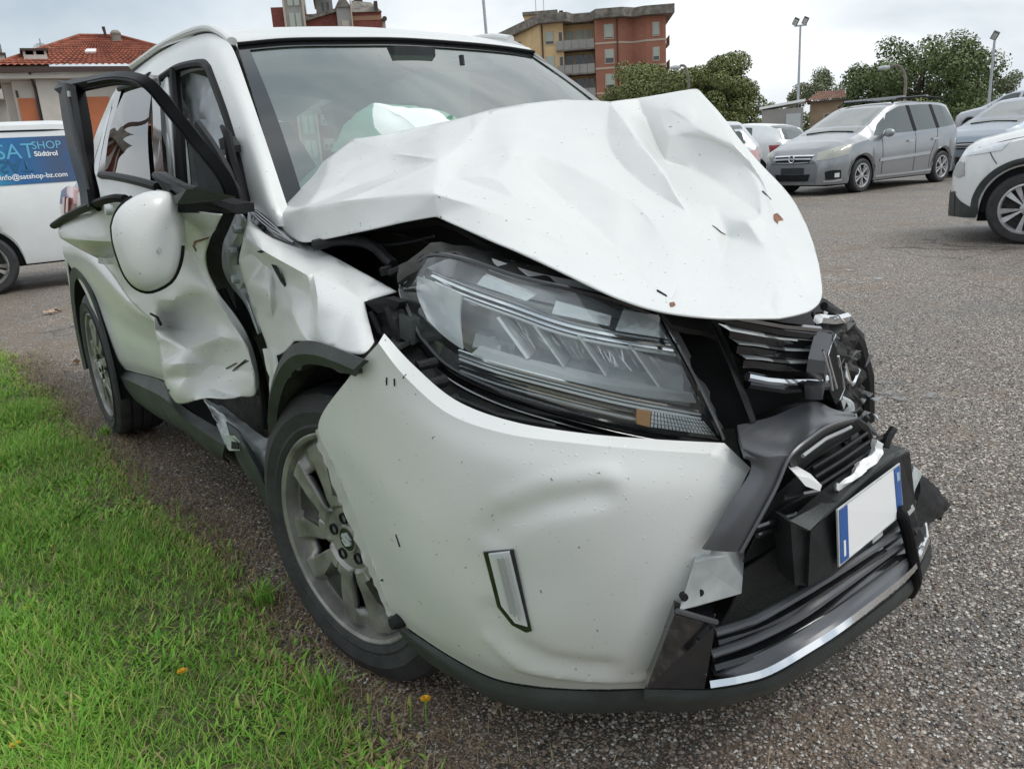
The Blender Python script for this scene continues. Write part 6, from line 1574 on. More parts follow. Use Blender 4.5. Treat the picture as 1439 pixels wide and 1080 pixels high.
sheet('intake_mesh', [[(0.8,-0.329,0.552),(0.77,-0.162,0.562),(0.74,0.07,0.543)], [(0.8,-0.366,0.51),(0.77,-0.157,0.488),(0.74,0.098,0.481)]], BLKPLA, suv, (3, 4), out=(1, -.3, 0), thick=.006)
m = MB()
m.prism([(0.845,-0.335,0.609),(0.845,-0.303,0.596),(0.845,-0.263,0.57),(0.845,-0.268,0.561),(0.845,-0.31,0.583)], (-.03, .01, .01))
m.build('torn_foam', PLATEW, suv, False)
sheet('torn_foam', [[(0.83,-0.203,0.55),(0.82,-0.124,0.546),(0.81,-0.081,0.557),(0.8,-0.026,0.553),(0.8,-0.014,0.576)], [(0.84,-0.21,0.552),(0.83,-0.131,0.539),(0.82,-0.068,0.541),(0.81,-0.017,0.541),(0.8,0.01,0.559)]], PLATEW, suv, (4, 6), thick=.012, out=(.6, 0, 1),
      fn=creaser([], .008, 40))
m = MB()
m.tube([(0.78,0.047,0.54),(0.78,0.058,0.558),(0.78,0.077,0.572)], [.010, .009, .008], 6)
m.tube([(0.77,0.019,0.554),(0.77,0.07,0.556)], .006, 6)
m.tube([(0.77,0.015,0.543),(0.77,0.077,0.545)], .004, 6)
m.tube([(0.77,-0.061,0.622),(0.75,0.014,0.583),(0.74,0.055,0.54)], .012, 6)
m.each('broken_bracket', BLKPLA, suv)

# plate carrier and plate
pf = [(0.876,-0.343,0.524),(0.862,-0.242,0.537),(0.775,0.109,0.509),(0.772,0.154,0.499),(0.772,0.195,0.366),(0.778,0.129,0.356),(0.868,-0.25,0.41),(0.876,-0.343,0.421)]
carrier = MB()
carrier.prism([(p[0] + .004, p[1], p[2]) for p in pf], (-.045, .01, .004))
carrier.prism([(0.87,-0.384,0.549),(0.872,-0.337,0.521),(0.872,-0.337,0.417),(0.87,-0.366,0.428)], (-.05, .02, 0))
pc = carrier.build('plate_carrier', BLKPLA, suv, False)
sheet('carrier_top', [[(0.865,-0.379,0.549),(0.84,-0.242,0.535),(0.79,-0.014,0.523),(0.765,0.15,0.505)], [(0.882,-0.348,0.527),(0.867,-0.25,0.538),(0.802,0.004,0.517),(0.778,0.14,0.505)]], CLAD, pc, (2, 4), thick=.006, out=(.3, 0, 1))
q0, q1, q2, q3 = [Vector(p) for p in [(0.872,-0.271,0.537),(0.786,0.079,0.498),(0.786,0.109,0.38),(0.872,-0.258,0.427)]]
pn = (q1 - q0).cross(q3 - q0).normalized()
if pn.x < 0:
    pn = -pn
fr = lambda u, v, h: tuple((q0.lerp(q1, u)).lerp(q3.lerp(q2, u), v) + pn * h)
rect = lambda u0, u1, v0, v1, h: [fr(u0, v0, h), fr(u1, v0, h), fr(u1, v1, h), fr(u0, v1, h)]
num = plate('number_plate', rect(0, 1, 0, 1, .006), tuple(pn * .003), PLATEW, pc)
plate('blue_band', rect(.015, .125, .02, .98, .0095), tuple(pn * .001), PLATEB, num)
plate('blue_band', rect(.885, .985, .02, .98, .0095), tuple(pn * .001), PLATEB, num)
plate('country_mark', rect(.05, .075, .60, .88, .011), tuple(pn * .001), PLATEW, num)
plate('registration_seal', rect(.91, .96, .12, .28, .011), tuple(pn * .001), pmat('sticker_pale_blue', (.35, .5, .68), .4), num)
MB().tube([fr(0, 0, .008), fr(1, 0, .008), fr(1, 1, .008), fr(0, 1, .008), fr(0, 0, .008)], .0022, 6).build('plate_rim', ALUW, num)
plate('frame_label', rect(.50, .66, 1.05, 1.14, .004), tuple(pn * .002), ALUW, pc)

# lower grille, bright skid strip, lip
lw = [('lower_slat', [(0.8,-0.483,0.354),(0.82,-0.444,0.361),(0.84,-0.408,0.374),(0.86,-0.258,0.396),(0.82,-0.019,0.363),(0.79,0.132,0.339)], .009, GREYGLOSS), ('lower_slat', [(0.8,-0.492,0.316),(0.83,-0.435,0.33),(0.85,-0.348,0.342),(0.86,-0.255,0.357),(0.82,-0.015,0.329),(0.79,0.158,0.31)], .009, GREYGLOSS),
      ('lower_slat', [(0.79,-0.468,0.326),(0.82,-0.405,0.336),(0.84,-0.334,0.352),(0.845,-0.233,0.361),(0.81,0.012,0.331)], .012, GLOSSBLK), ('lower_slat', [(0.79,-0.48,0.283),(0.82,-0.404,0.291),(0.84,-0.332,0.308),(0.845,-0.19,0.319),(0.79,0.162,0.282)], .016, GLOSSBLK)]
for nme, p, r, m_ in lw:
    MB().tube(path(p, 3), r, 8, flat=.8).build(nme, m_, suv)
sheet('lower_grille_backing', [[(0.76,-0.431,0.349),(0.78,-0.354,0.344),(0.8,-0.236,0.353),(0.79,-0.033,0.348),(0.75,0.244,0.322)], [(0.74,-0.441,0.187),(0.78,-0.35,0.193),(0.8,-0.182,0.205),(0.77,0.095,0.192),(0.73,0.347,0.19)]], VOID, suv, (3, 4), out=(1, -.4, 0))
sheet('skid_blade', [[(0.79,-0.475,0.266),(0.83,-0.417,0.295),(0.855,-0.345,0.314),(0.86,-0.17,0.324),(0.82,0.079,0.293),(0.79,0.21,0.272)], [(0.8,-0.49,0.259),(0.85,-0.402,0.276),(0.87,-0.333,0.295),(0.875,-0.212,0.302),(0.83,0.068,0.278),(0.79,0.229,0.286)]], GREYGLOSS, suv, (4, 5), thick=.006, out=(.6, -.3, 1))
sheet('skid_strip', [[(0.775,-0.464,0.242),(0.8,-0.416,0.244),(0.825,-0.374,0.256),(0.845,-0.296,0.273),(0.85,-0.171,0.282),(0.805,0.115,0.26),(0.775,0.209,0.268),(0.765,0.28,0.284)],
                     [(0.815,-0.511,0.266),(0.842,-0.465,0.269),(0.872,-0.427,0.284),(0.893,-0.354,0.303),(0.898,-0.241,0.31),(0.853,0.04,0.279),(0.82,0.155,0.269),(0.8,0.223,0.278)]], CHROME, suv, (4, 5), thick=.012, out=(1, -.3, .2))
sheet('front_lip', [[(0.72,-0.573,0.24),(0.76,-0.537,0.245),(0.79,-0.484,0.235),(0.815,-0.427,0.231),(0.84,-0.377,0.239),(0.86,-0.299,0.257),(0.865,-0.179,0.262),(0.82,0.114,0.232),(0.78,0.272,0.244)],
                    [(0.72,-0.573,0.216),(0.76,-0.537,0.219),(0.79,-0.48,0.209),(0.815,-0.419,0.207),(0.84,-0.368,0.214),(0.855,-0.281,0.226),(0.86,-0.164,0.232),(0.82,0.124,0.201),(0.78,0.278,0.206)],
                    [(0.7,-0.529,0.159),(0.73,-0.487,0.155),(0.75,-0.425,0.145),(0.78,-0.369,0.15),(0.8,-0.301,0.153),(0.82,-0.22,0.173),(0.83,-0.112,0.189),(0.79,0.179,0.157),(0.75,0.33,0.157)]], CLAD, suv, (4, 5), thick=.006, out=(1, -.3, -.2))
plate('corner_bezel', [(0.8,-0.581,0.43),(0.8,-0.482,0.367),(0.8,-0.51,0.256),(0.75,-0.598,0.272)], (-.05, .05, 0), GLOSSBLK, suv)
MB().tube([(0.8,-0.575,0.433),(0.805,-0.533,0.407),(0.81,-0.492,0.382)], .005, 6).build('corner_bezel', GREYGLOSS, suv)
cb = plate('crash_beam', [(0.8,-0.57,0.432),(0.8,-0.536,0.505),(0.8,-0.511,0.507),(0.81,-0.468,0.496),(0.81,-0.426,0.44),(0.81,-0.429,0.411),(0.8,-0.533,0.423)], (-.06, .08, 0), ALUW, suv)
for px in ((0.8,-0.521,0.446), (0.8,-0.558,0.452)):
    MB().lathe([(0, -.0), (.0065, 0), (.0065, .01), (0, .01)], 14, M=Matrix.Translation((px[0] + .003, px[1] - .003, px[2])) @ Matrix.Rotation(math.radians(60), 4, 'Z')).build('beam_hole', VOID, cb)
sheet('bumper_mesh', [[(0.79,-0.397,0.436),(0.8,-0.334,0.451),(0.82,-0.276,0.48)], [(0.79,-0.426,0.378),(0.8,-0.342,0.384),(0.82,-0.278,0.404)], [(0.78,-0.451,0.339),(0.8,-0.37,0.346),(0.82,-0.286,0.364)]], pmat('black_mesh', (.03, .03, .028), .6, bump=.6, bscale=240), suv, (3, 3), out=(1, -.4, 0))
m = MB()
for a, b in (((0.83,-0.421,0.537), (0.83,-0.313,0.527)), ((0.83,-0.416,0.522), (0.83,-0.325,0.514)), ((0.835,-0.358,0.572), (0.82,-0.234,0.542))):
    m.tube([a, b], .005, 6)
m.each('grille_bar', GLOSSBLK, suv)
sheet('intake_floor', [[(0.81,-0.379,0.516),(0.81,-0.322,0.533),(0.8,-0.204,0.527)], [(0.8,-0.41,0.458),(0.8,-0.345,0.462),(0.8,-0.282,0.489)]], BLKPLA, suv, (3, 3), out=(1, -.4, .6))
MB().tube(path([(0.8,0.078,0.406),(0.815,0.076,0.383),(0.82,0.096,0.33),(0.825,0.11,0.277),(0.82,0.135,0.224),(0.8,0.153,0.175)], 5), [.0125] * 31, 10).build('hanging_cable', SEAL, suv)
MB().tube(path([(0.825,0.116,0.258),(0.825,0.131,0.227),(0.815,0.146,0.195),(0.8,0.147,0.174)], 4), .005, 6).build('hanging_cable', SEAL, suv)
sheet('torn_bumper_end', [[(0.7,0.344,0.375),(0.7,0.408,0.334),(0.7,0.469,0.282),(0.7,0.522,0.237)], [(0.72,0.325,0.34),(0.72,0.374,0.307),(0.72,0.426,0.268),(0.71,0.477,0.237)], [(0.74,0.252,0.29),(0.74,0.304,0.267),(0.73,0.376,0.25),(0.72,0.44,0.241)]], BLKPLA, suv, (5, 5), thick=.012, out=(1, 0, .4),
      fn=creaser([], .004, 30))
m = MB()
m.prism([(0.72,0.284,0.414),(0.72,0.325,0.383),(0.73,0.273,0.355),(0.73,0.252,0.383)], (-.01, .01, 0))
m.prism([(0.79,0.116,0.377),(0.78,0.176,0.374),(0.78,0.187,0.359),(0.79,0.13,0.356)], (-.02, .01, 0))
m.each('torn_bracket', ALUW, suv, False)
sheet('torn_bumper_end', [[(0.73,0.275,0.341),(0.72,0.337,0.296),(0.72,0.376,0.251)], [(0.75,0.246,0.286),(0.74,0.306,0.254),(0.74,0.339,0.242)], [(0.76,0.267,0.22),(0.76,0.295,0.219),(0.75,0.333,0.221)]], DIRTBLK, suv, (4, 4), thick=.01, out=(1, 0, 0), fn=creaser([], .006, 30))

# ------------------------------------------------------------------ small plants and litter on the verge


def stem_flower(loc, h, leanv, kind, label, group=None):
    r = empty('dandelion' if kind != 'weed' else 'weed_tuft', loc, 0, label, 'flower' if kind == 'flower' else 'weed', group)
    top = Vector((leanv[0], leanv[1], h))
    pts = [(0, 0, 0), (leanv[0] * .3, leanv[1] * .3, h * .5), tuple(top)]
    MB().tube(path(pts, 3), .0014, 6).build('stem', GM[1], r)
    if kind == 'flower':
        m = MB()
        for k in range(22):
            a = 2 * math.pi * k / 22
            for rr, hh in ((.0125, .003), (.008, .006)):
                d = Vector((math.cos(a + rr * 90), math.sin(a + rr * 90), 0))
                s = Vector((-d.y, d.x, 0)) * .0016
                m.add([top, top + d * rr * .8 + s + Vector((0, 0, hh)), top + d * rr + Vector((0, 0, hh * .8)), top + d * rr * .8 - s + Vector((0, 0, hh))], [(0, 1, 2, 3)])
        m.build('petals', pmat('dandelion_yellow', (.75, .42, .015), .6), r, False)
        MB().lathe([(0, .0), (.0035, .002), (.0045, .008), (.002, .012), (0, .012)], 10, M=Matrix.Translation(top - Vector((0, 0, .011))) @ Matrix.Rotation(math.radians(90), 4, 'X')).build('calyx', GM[1], r)
    else:
        MB().lathe([(0, .0), (.0036, .003), (.0042, .012), (.0022, .022), (.0008, .026), (0, .026)], 10,
                   M=Matrix.Translation(top) @ Matrix.Rotation(math.radians(90), 4, 'X')).build('bud', pmat('bud_green', (.28, .30, .07), .7), r)
    return r


fp = (0.281,-0.782,0)
stem_flower(fp, .066, (-.004, .006), 'flower', 'yellow dandelion flower in bloom beside the front wheel')
stem_flower((0.256,-0.804,0), .052, (.004, .0), 'bud', 'closed dandelion bud on a stem just left of the open yellow flower')
stem_flower((0.265,-0.848,0), .040, (0, .0), 'bud', 'shortest closed dandelion bud, furthest from the open yellow flower')
stem_flower((0.217,-0.883,0), .075, (.006, .004), 'bud', 'tallest thin stalk with a closed bud in front of the tyre')
stem_flower((-0.211,-1.148,0), .045, (.0, .0), 'flower', 'small yellow flower low in the middle of the grass verge')
stem_flower((-0.197,-1.49,0), .035, (.0, .0), 'flower', 'small yellow flower at the bottom corner of the grass verge')
stem_flower((-0.834,-1.403,0), .030, (.0, .0), 'flower', 'tiny yellow flower far over in the shaggy grass')


def tuft(loc, n, L, label, seed):
    g = np.random.default_rng(seed)
    az = g.uniform(0, 6.283, n)
    o = blades('weed_tuft', loc[0] + g.normal(0, .02, n), loc[1] + g.normal(0, .02, n), np.full(n, .004), g.uniform(.6, 1.1, n) * L, g.uniform(.003, .009, n), np.clip(g.normal(.6, .2, n), .2, .95), az,
               g.choice(3, n, p=[.4, .5, .1]), GM)
    o['kind'] = 'thing'
    return tag(o, label, 'weed')


tuft((-0.447,-0.874,0), 60, .10, 'leafy green weed growing against the front tyre', 1)
tuft((-0.665,-0.912,0), 26, .06, 'small green weed in the soil strip short of the front tyre', 2)
tuft((-2.462,-0.914,0), 40, .07, 'yellowish weed patch beside the rear wheel', 3)
tuft((0.052,-0.916,0), 30, .11, 'long grass tuft reaching over the soil below the front tyre', 4)
lf = pmat('dead_leaf', (.42, .31, .22), .8, var=.3, vscale=40)
for px, s, rz, lab in (((-6.796,-0.612,0), .10, .4, 'pale crumpled dead leaf on the asphalt beyond the rear wheel'), ((-6.855,-0.535,0), .07, 1.6, 'smaller dead leaf touching the pale crumpled one'),
                       ((-4.278,-0.768,0), .06, 2.2, 'brown dead leaf on the soil strip at the grass edge')):
    pts = [[(px[0] + s * (u - .5) * math.cos(rz) - s * .5 * v * math.sin(math.pi * u) * math.sin(rz), px[1] + s * (u - .5) * math.sin(rz) + s * .5 * v * math.sin(math.pi * u) * math.cos(rz),
             .012 + .02 * abs(v) + .012 * math.sin(u * 6)) for v in (-1, 0, 1)] for u in (.02, .3, .6, .98)]
    tag(sheet('dead_leaf', pts, lf, None, (3, 3), sharp=((), (1,)), thick=.001, out=(0, 0, 1)), lab, 'leaf')

# ------------------------------------------------------------------ other cars


def simple_wheel(parent, loc, R, w, side, spokes=5, rimmat=None, spw=.045):
    """side +1: outer face towards +y."""
    M = Matrix.Translation(loc) @ (Matrix.Identity(4) if side < 0 else Matrix.Rotation(math.pi, 4, 'Z'))
    wh = empty('wheel')
    wh.parent = parent
    wh.matrix_local = M
    rr = R * .70
    MB().lathe([(rr - .01, .015), (rr + .01, -.004), (R - .03, -.006), (R - .006, .012), (R, .03), (R, w - .03), (R - .02, w), (rr, w)], 40).build('tyre', RUBBER, wh)
    m = MB()
    m.lathe([(rr + .004, .0), (rr - .012, -.002), (rr - .022, .012), (rr - .03, .06)], 40)
    m.lathe([(0, .0), (.035, .0), (.055, .012), (.06, .05)], 20)
    for k in range(spokes):
        a = 2 * math.pi * (k + .25) / spokes
        Rm = Matrix.Rotation(a, 4, 'Y')
        for o in (-1, 1):
            m.prism([Rm @ Vector((.04, .004, o * .012)), Rm @ Vector((rr - .015, .006, o * (spw + .018))), Rm @ Vector((rr - .015, .010, o * (spw * .35 + .0))), Rm @ Vector((.05, .008, o * .002))], tuple(Vector((0, .03, 0))))
    m.build('rim', rimmat or RIMB, wh)
    MB().lathe([(rr - .02, .07), (0, .07)], 32).build('brake_disc', DIRTBLK, wh)
    return wh


class Car:
    """Lofted car shell, x forward from the front axle; details are laid on the shell by ray casting."""

    def __init__(s, name, label, cat, group, loc, heading, P, paint):
        s.P = P
        s.root = empty(name, loc, heading, label, cat, group)
        xs = np.unique(np.concatenate([np.linspace(P['top'][-1][0], P['top'][0][0], 90)] + [xw + P['R'] * 1.25 * np.cos(np.linspace(0, math.pi, 25)) for xw in (0, -P['wb'])]))
        xs = xs[(xs >= P['top'][-1][0]) & (xs <= P['top'][0][0])][::-1]
        it = lambda k, sm: s.smooth(xs, np.interp(-xs, [-q[0] for q in P[k]], [q[1] for q in P[k]]), sm)
        zt, zb, w, wr = it('top', P.get('sm', .05)), it('belt', .05), it('w', .05), it('wr', .08)
        zl = np.full(len(xs), P['low'])
        ra = P['R'] * 1.17
        for xw in (0, -P['wb']):
            d = np.abs(xs - xw)
            ok = d < ra
            zl[ok] = np.maximum(zl[ok], P['R'] * 1.02 + np.sqrt(np.maximum(0, ra ** 2 - d[ok] ** 2)))
        zl = np.minimum(zl, zb - .10)
        V, n = [], 0
        for i, x in enumerate(xs):
            h = max(zt[i], zb[i] + .01)
            sec = [(w[i] * .955, zl[i]), (w[i] * .98, zl[i] + .02 + .12 * max(0, (.5 * (P['low'] + zb[i]) - zl[i]))), (w[i], max(zl[i] + .04, .52 * (P['low'] + zb[i]))),
                   (w[i] * .995, max(zl[i] + .06, zb[i] - .10)), (w[i] - .03, zb[i])]
            a0 = w[i] - .03
            a1 = min(wr[i], a0)
            sec += [(a0 + (a1 - a0) * t, zb[i] + (h - .055 * min(1, (h - zb[i]) / .15) - zb[i]) * t) for t in (.5, 1)]
            sec += [(a1 - .035, h - .015 * min(1, (h - zb[i]) / .1)), (a1 * .6, h + .006), (0, h + .014)]
            V += [(x, y, z) for y, z in sec] + [(x, -y, z) for y, z in sec[-2::-1]]
            n = len(sec) * 2 - 1
        F = []
        for i in range(len(xs) - 1):
            for j in range(n - 1):
                F.append((i * n + j, i * n + j + 1, (i + 1) * n + j + 1, (i + 1) * n + j))
        F.append(tuple(range(n - 1, -1, -1)))
        F.append(tuple((len(xs) - 1) * n + j for j in range(n)))
        s.body = mesh('body', V, F, paint, s.root, True, 30)
        s.tree = BVHTree.FromPolygons([Vector(v) for v in V], F)
        x0, x1 = P['top'][-1][0], P['top'][0][0]
        MB().box((x0 + .25, -.62, P['low'] - .04), (x1 - .25, .62, P['low'] + .35)).build('underbody', VOID, s.root, False)
        for xw in (0, -P['wb']):
            MB().box((xw - ra + .01, -.80 * P['w'][3][1] / .9, .3), (xw + ra - .01, .80 * P['w'][3][1] / .9, min(.78, zb.min() + .3))).build('wheel_well', VOID, s.root, False)

    @staticmethod
    def smooth(xs, v, s):
        if s <= 0:
            return v
        W_ = np.exp(-((xs[:, None] - xs[None]) / s) ** 2)
        return (W_ @ v) / W_.sum(1)

    def hit(s, p, d, off):
        p, d = Vector(p), Vector(d).normalized()
        h = s.tree.ray_cast(p - d * 4, d)
        if h[0] is None:
            q = s.tree.find_nearest(p)[0]
            return q - d * off
        return h[0] - d * off

    def decal(s, name, A, B, d, mat, off=.008, n=(5, 10), both=False, parent=None, thick=.004):
        """Sheet between polylines A and B (same count), laid on the shell along d."""
        res = None
        for sg in ((1, -1) if both else (1,)):
            a, b = cr(np.array(A, float), max(1, n[1] // max(1, len(A) - 1))), cr(np.array(B, float), max(1, n[1] // max(1, len(B) - 1)))
            rows = []
            for i in range(n[0] + 1):
                t = i / n[0]
                rows.append([tuple(s.hit((q[0], q[1] * sg, q[2]), (d[0], d[1] * sg, d[2]), off)) for q in a * (1 - t) + b * t])
            res = sheet(name, rows, mat, parent or s.root, (1, 1), thick=thick, out=(-d[0], -d[1] * sg, -d[2]), angle=30)
        return res

    def side(s, name, A, B, mat, off=.006, n=(4, 12), both=True, sg=1):
        return s.decal(name, [(x, 1 * sg, z) for x, z in A], [(x, 1 * sg, z) for x, z in B], (0, -1 * sg, 0), mat, off, n, both)

    def front(s, name, A, B, mat, off=.008, n=(4, 12), both=False, sg=1):
        return s.decal(name, [(0, y, z) for y, z in A], [(0, y, z) for y, z in B], (-sg, 0, 0), mat, off, n, both)

    def line(s, name, pts, d, r, mat, off=.002, both=True):
        for sg in ((1, -1) if both else (1,)):
            q = [tuple(s.hit((p[0], p[1] * sg, p[2]), (d[0], d[1] * sg, d[2]), off)) for p in path(pts, 5)]
            MB().tube(q, r, 6).build(name, mat, s.root)

    def wheels(s, spokes=5, rim=None, w=.2, inset=.02, sides=(1, -1), spw=.045):
        for xw in (0, -s.P['wb']):
            for sg in sides:
                ww = np.interp(-xw, [-q[0] for q in s.P['w']], [q[1] for q in s.P['w']]) - inset
                simple_wheel(s.root, (xw, sg * ww, s.P['R']), s.P['R'], w, sg, spokes, rim, spw)

    def mirrors(s, x, z, y, mat):
        for sg in (1, -1):
            m = MB()
            m.lathe([(0, -.07), (.05, -.062), (.075, -.03), (.08, .01), (.072, .04), (0, .045)], 16, M=Matrix.Translation((x, sg * (y + .10), z)) @ Matrix.Rotation(math.pi / 2, 4, 'Z') @ Matrix.Scale(1.35, 4, (1, 0, 0)))
            m.box((x - .03, min(sg * (y - .06), sg * (y + .06)), z - .06), (x + .02, max(sg * (y - .06), sg * (y + .06)), z - .02))
            m.build('door_mirror', mat, s.root)


# --- silver people carrier
mpvP = dict(R=.315, wb=2.70, low=.20, sm=.07,
            top=[(.93, .60), (.90, .74), (.80, .84), (.55, .94), (.10, 1.05), (-.12, 1.11), (-1.10, 1.56), (-1.40, 1.625), (-2.0, 1.65), (-2.9, 1.61), (-3.25, 1.53), (-3.42, 1.20), (-3.50, .98), (-3.53, .70)],
            belt=[(.93, .58), (.78, .78), (.1, .93), (-.3, .98), (-1.5, 1.03), (-3.2, 1.10), (-3.45, 1.0), (-3.53, .69)],
            w=[(.93, .52), (.88, .66), (.74, .79), (.45, .865), (0, .89), (-2.7, .895), (-3.2, .86), (-3.45, .76), (-3.53, .66)],
            wr=[(.93, .45), (.7, .66), (.1, .76), (-.2, .74), (-1.1, .63), (-2.9, .64), (-3.3, .60), (-3.53, .58)])
zf = Car('parked_minivan', 'silver grey people carrier with roof rails parked facing the camera beyond the wreck', 'car', 'cars parked on the lot', (-8.28, 13.35, 0), math.radians(-92.5), mpvP, SILVER)
zf.wheels(5, RIMB, .2, .012)
zf.front('windscreen', [(-.62, 1.53), (0, 1.555), (.62, 1.53)], [(-.73, 1.10), (0, 1.12), (.73, 1.10)], SGLASS, n=(6, 14))
zf.side('side_window', [(-.98, 1.43), (-1.35, 1.535), (-1.62, 1.555)], [(-.62, 1.04), (-1.1, 1.05), (-1.62, 1.06)], CGLASS)
zf.side('quarter_window', [(-.62, 1.24), (-.86, 1.36)], [(-.38, 1.03), (-.80, 1.04)], CGLASS)
zf.side('side_window', [(-1.74, 1.555), (-2.1, 1.565), (-2.42, 1.56)], [(-1.74, 1.07), (-2.1, 1.08), (-2.42, 1.09)], CGLASS)
zf.side('side_window', [(-2.54, 1.555), (-2.85, 1.53), (-3.06, 1.49)], [(-2.54, 1.10), (-2.9, 1.12), (-3.22, 1.15)], CGLASS)
zf.side('window_pillar', [(-1.63, 1.56), (-1.73, 1.56)], [(-1.63, 1.06), (-1.73, 1.06)], SEAL, .007)
zf.side('window_pillar', [(-2.43, 1.56), (-2.53, 1.56)], [(-2.43, 1.09), (-2.53, 1.09)], SEAL, .007)
zf.side('rubbing_strip', [(-.52, .60), (-1.4, .625), (-2.2, .65)], [(-.50, .54), (-1.4, .565), (-2.2, .59)], SILVER2, .014)
zf.side('sill_strip', [(-.42, .285), (-1.4, .285), (-2.3, .295)], [(-.42, .25), (-1.4, .25), (-2.3, .26)], SILVER2, .010)
for x in (-1.40, -2.24):
    zf.side('door_handle', [(x, .90), (x - .18, .905)], [(x, .865), (x - .18, .87)], SILVER2, .03, n=(2, 4))
zf.line('door_seam', [(-.56, 1, 1.02), (-.60, 1, .7), (-.60, 1, .30)], (0, -1, 0), .004, VOID)
zf.line('door_seam', [(-1.68, 1, 1.05), (-1.68, 1, .7), (-1.66, 1, .30)], (0, -1, 0), .004, VOID)
zf.line('door_seam', [(-2.46, 1, 1.08), (-2.42, 1, .9), (-2.24, 1, .60), (-2.20, 1, .32)], (0, -1, 0), .004, VOID)
hlz = zf.decal('headlamp', [(.20, .80, .925), (.58, .70, .87), (.80, .46, .79)], [(.40, .84, .73), (.75, .70, .67), (.88, .48, .645)], (-.75, -.65, 0), pmat('hazy_lamp', (.42, .42, .36), .12, .3, coat=1, bump=.3, bscale=24), .008, (5, 8), True)
zf.front('grille', [(-.43, .735), (0, .74), (.43, .735)], [(-.38, .625), (0, .62), (.38, .625)], BLKPLA, .010)
zf.front('grille_trim', [(-.45, .752), (0, .758), (.45, .752)], [(-.44, .728), (0, .734), (.44, .728)], CHROME, .018, n=(2, 12))
zf.front('grille_trim', [(-.36, .628), (0, .622), (.36, .628)], [(-.35, .610), (0, .602), (.35, .610)], SILVER2, .018, n=(2, 12))
zf.front('grille_bar', [(-.41, .695), (0, .70), (.41, .695)], [(-.41, .668), (0, .672), (.41, .668)], SILVER2, .020, n=(2, 12))
zf.front('lower_grille', [(-.40, .40), (0, .39), (.40, .40)], [(-.36, .275), (0, .27), (.36, .275)], BLKPLA, .010)
zf.front('plate_recess', [(-.26, .52), (.26, .52)], [(-.26, .40), (.26, .40)], pmat('plate_dark_grey', (.04, .045, .05), .5), .014)
zf.decal('fog_pocket', [(.5, .46, .435), (.5, .62, .46), (.5, .78, .45)], [(.5, .48, .29), (.5, .62, .29), (.5, .78, .30)], (-.85, -.5, 0), BLKPLA, .008, (4, 6), True)
zf.decal('fog_lamp', [(.5, .66, .40), (.5, .75, .405)], [(.5, .66, .325), (.5, .75, .325)], (-.85, -.5, 0), LAMPWHITE, .018, (3, 4), True)
zf.decal('bumper_trim', [(.5, .44, .275), (.5, .62, .27), (.5, .80, .285)], [(.5, .44, .25), (.5, .62, .245), (.5, .80, .26)], (-.85, -.5, 0), SILVER2, .014, (2, 6), True)
zf.line('bumper_seam', [(.9, -.5, .60), (.9, 0, .59), (.9, .5, .60)], (-1, 0, 0), .004, VOID, both=False)
bx = zf.hit((0, 0, .685), (-1, 0, 0), .035)
bd = MB()
bd.tube([tuple(Vector(bx) + Vector((0, .062 * math.cos(a), .062 * math.sin(a)))) for a in [2 * math.pi * k / 24 for k in range(25)]], .011, 8)
bd.prism([tuple(Vector(bx) + Vector((.004, y, z))) for y, z in ((-.085, .004), (.0, .022), (-.01, .004), (.085, -.004), (.0, -.022), (.01, -.004))], (-.01, 0, 0))
bd.build('badge', CHROME, zf.root)
zf.mirrors(-.62, 1.06, .88, SILVER)
zf.line('wiper', [(-.1, .55, 1.13), (-.16, 0, 1.15), (-.1, -.5, 1.13)], (-1, 0, -.2), .010, SEAL, both=False, off=.02)
for sg in (1, -1):
    MB().tube([(-1.25, sg * .60, 1.62), (-1.4, sg * .61, 1.69), (-2.2, sg * .62, 1.715), (-2.9, sg * .61, 1.68), (-3.1, sg * .60, 1.62)], .018, 8).build('roof_rail', SEAL, zf.root)
sbars = [(-1.55, 'roof bar'), (-2.35, 'roof bar')]
for x, _ in sbars:
    MB().box((x - .04, -.66, 1.715), (x + .04, .66, 1.745)).build('roof_bar', DKCHROME, zf.root, False)
zf.side('arch_lip', [(.37 * math.cos(a), .32 + .37 * math.sin(a)) for a in np.linspace(.1, 3.0, 9)], [(.41 * math.cos(a), .32 + .41 * math.sin(a)) for a in np.linspace(.1, 3.0, 9)], SILVER, .016, n=(2, 24))
zf.side('arch_lip', [(-2.7 + .37 * math.cos(a), .32 + .37 * math.sin(a)) for a in np.linspace(.1, 3.0, 9)], [(-2.7 + .41 * math.cos(a), .32 + .41 * math.sin(a)) for a in np.linspace(.1, 3.0, 9)], SILVER, .016, n=(2, 24))

SLATE = (-7.559,18.569,1.002)
# --- slate people carrier in the next bay
z2 = Car('parked_minivan', 'slate blue people carrier facing the camera, half hidden by the white crossover', 'car', 'cars parked on the lot', (SLATE[0], SLATE[1] - .1, 0), math.radians(-97), dict(mpvP), DKPAINT)
z2.wheels(5, RIMB, .2, .012)
z2.front('windscreen', [(-.62, 1.53), (0, 1.555), (.62, 1.53)], [(-.73, 1.10), (0, 1.12), (.73, 1.10)], SGLASS, n=(6, 14))
z2.side('side_window', [(-.98, 1.43), (-1.35, 1.535), (-1.62, 1.555)], [(-.62, 1.04), (-1.1, 1.05), (-1.62, 1.06)], CGLASS)
z2.side('side_window', [(-1.74, 1.555), (-2.1, 1.565), (-2.42, 1.56)], [(-1.74, 1.07), (-2.1, 1.08), (-2.42, 1.09)], CGLASS)
z2.decal('headlamp', [(.35, .80, .885), (.62, .70, .84), (.80, .50, .775)], [(.42, .83, .74), (.75, .70, .69), (.87, .52, .665)], (-.75, -.65, 0), LAMPWHITE, .008, (5, 8), True)
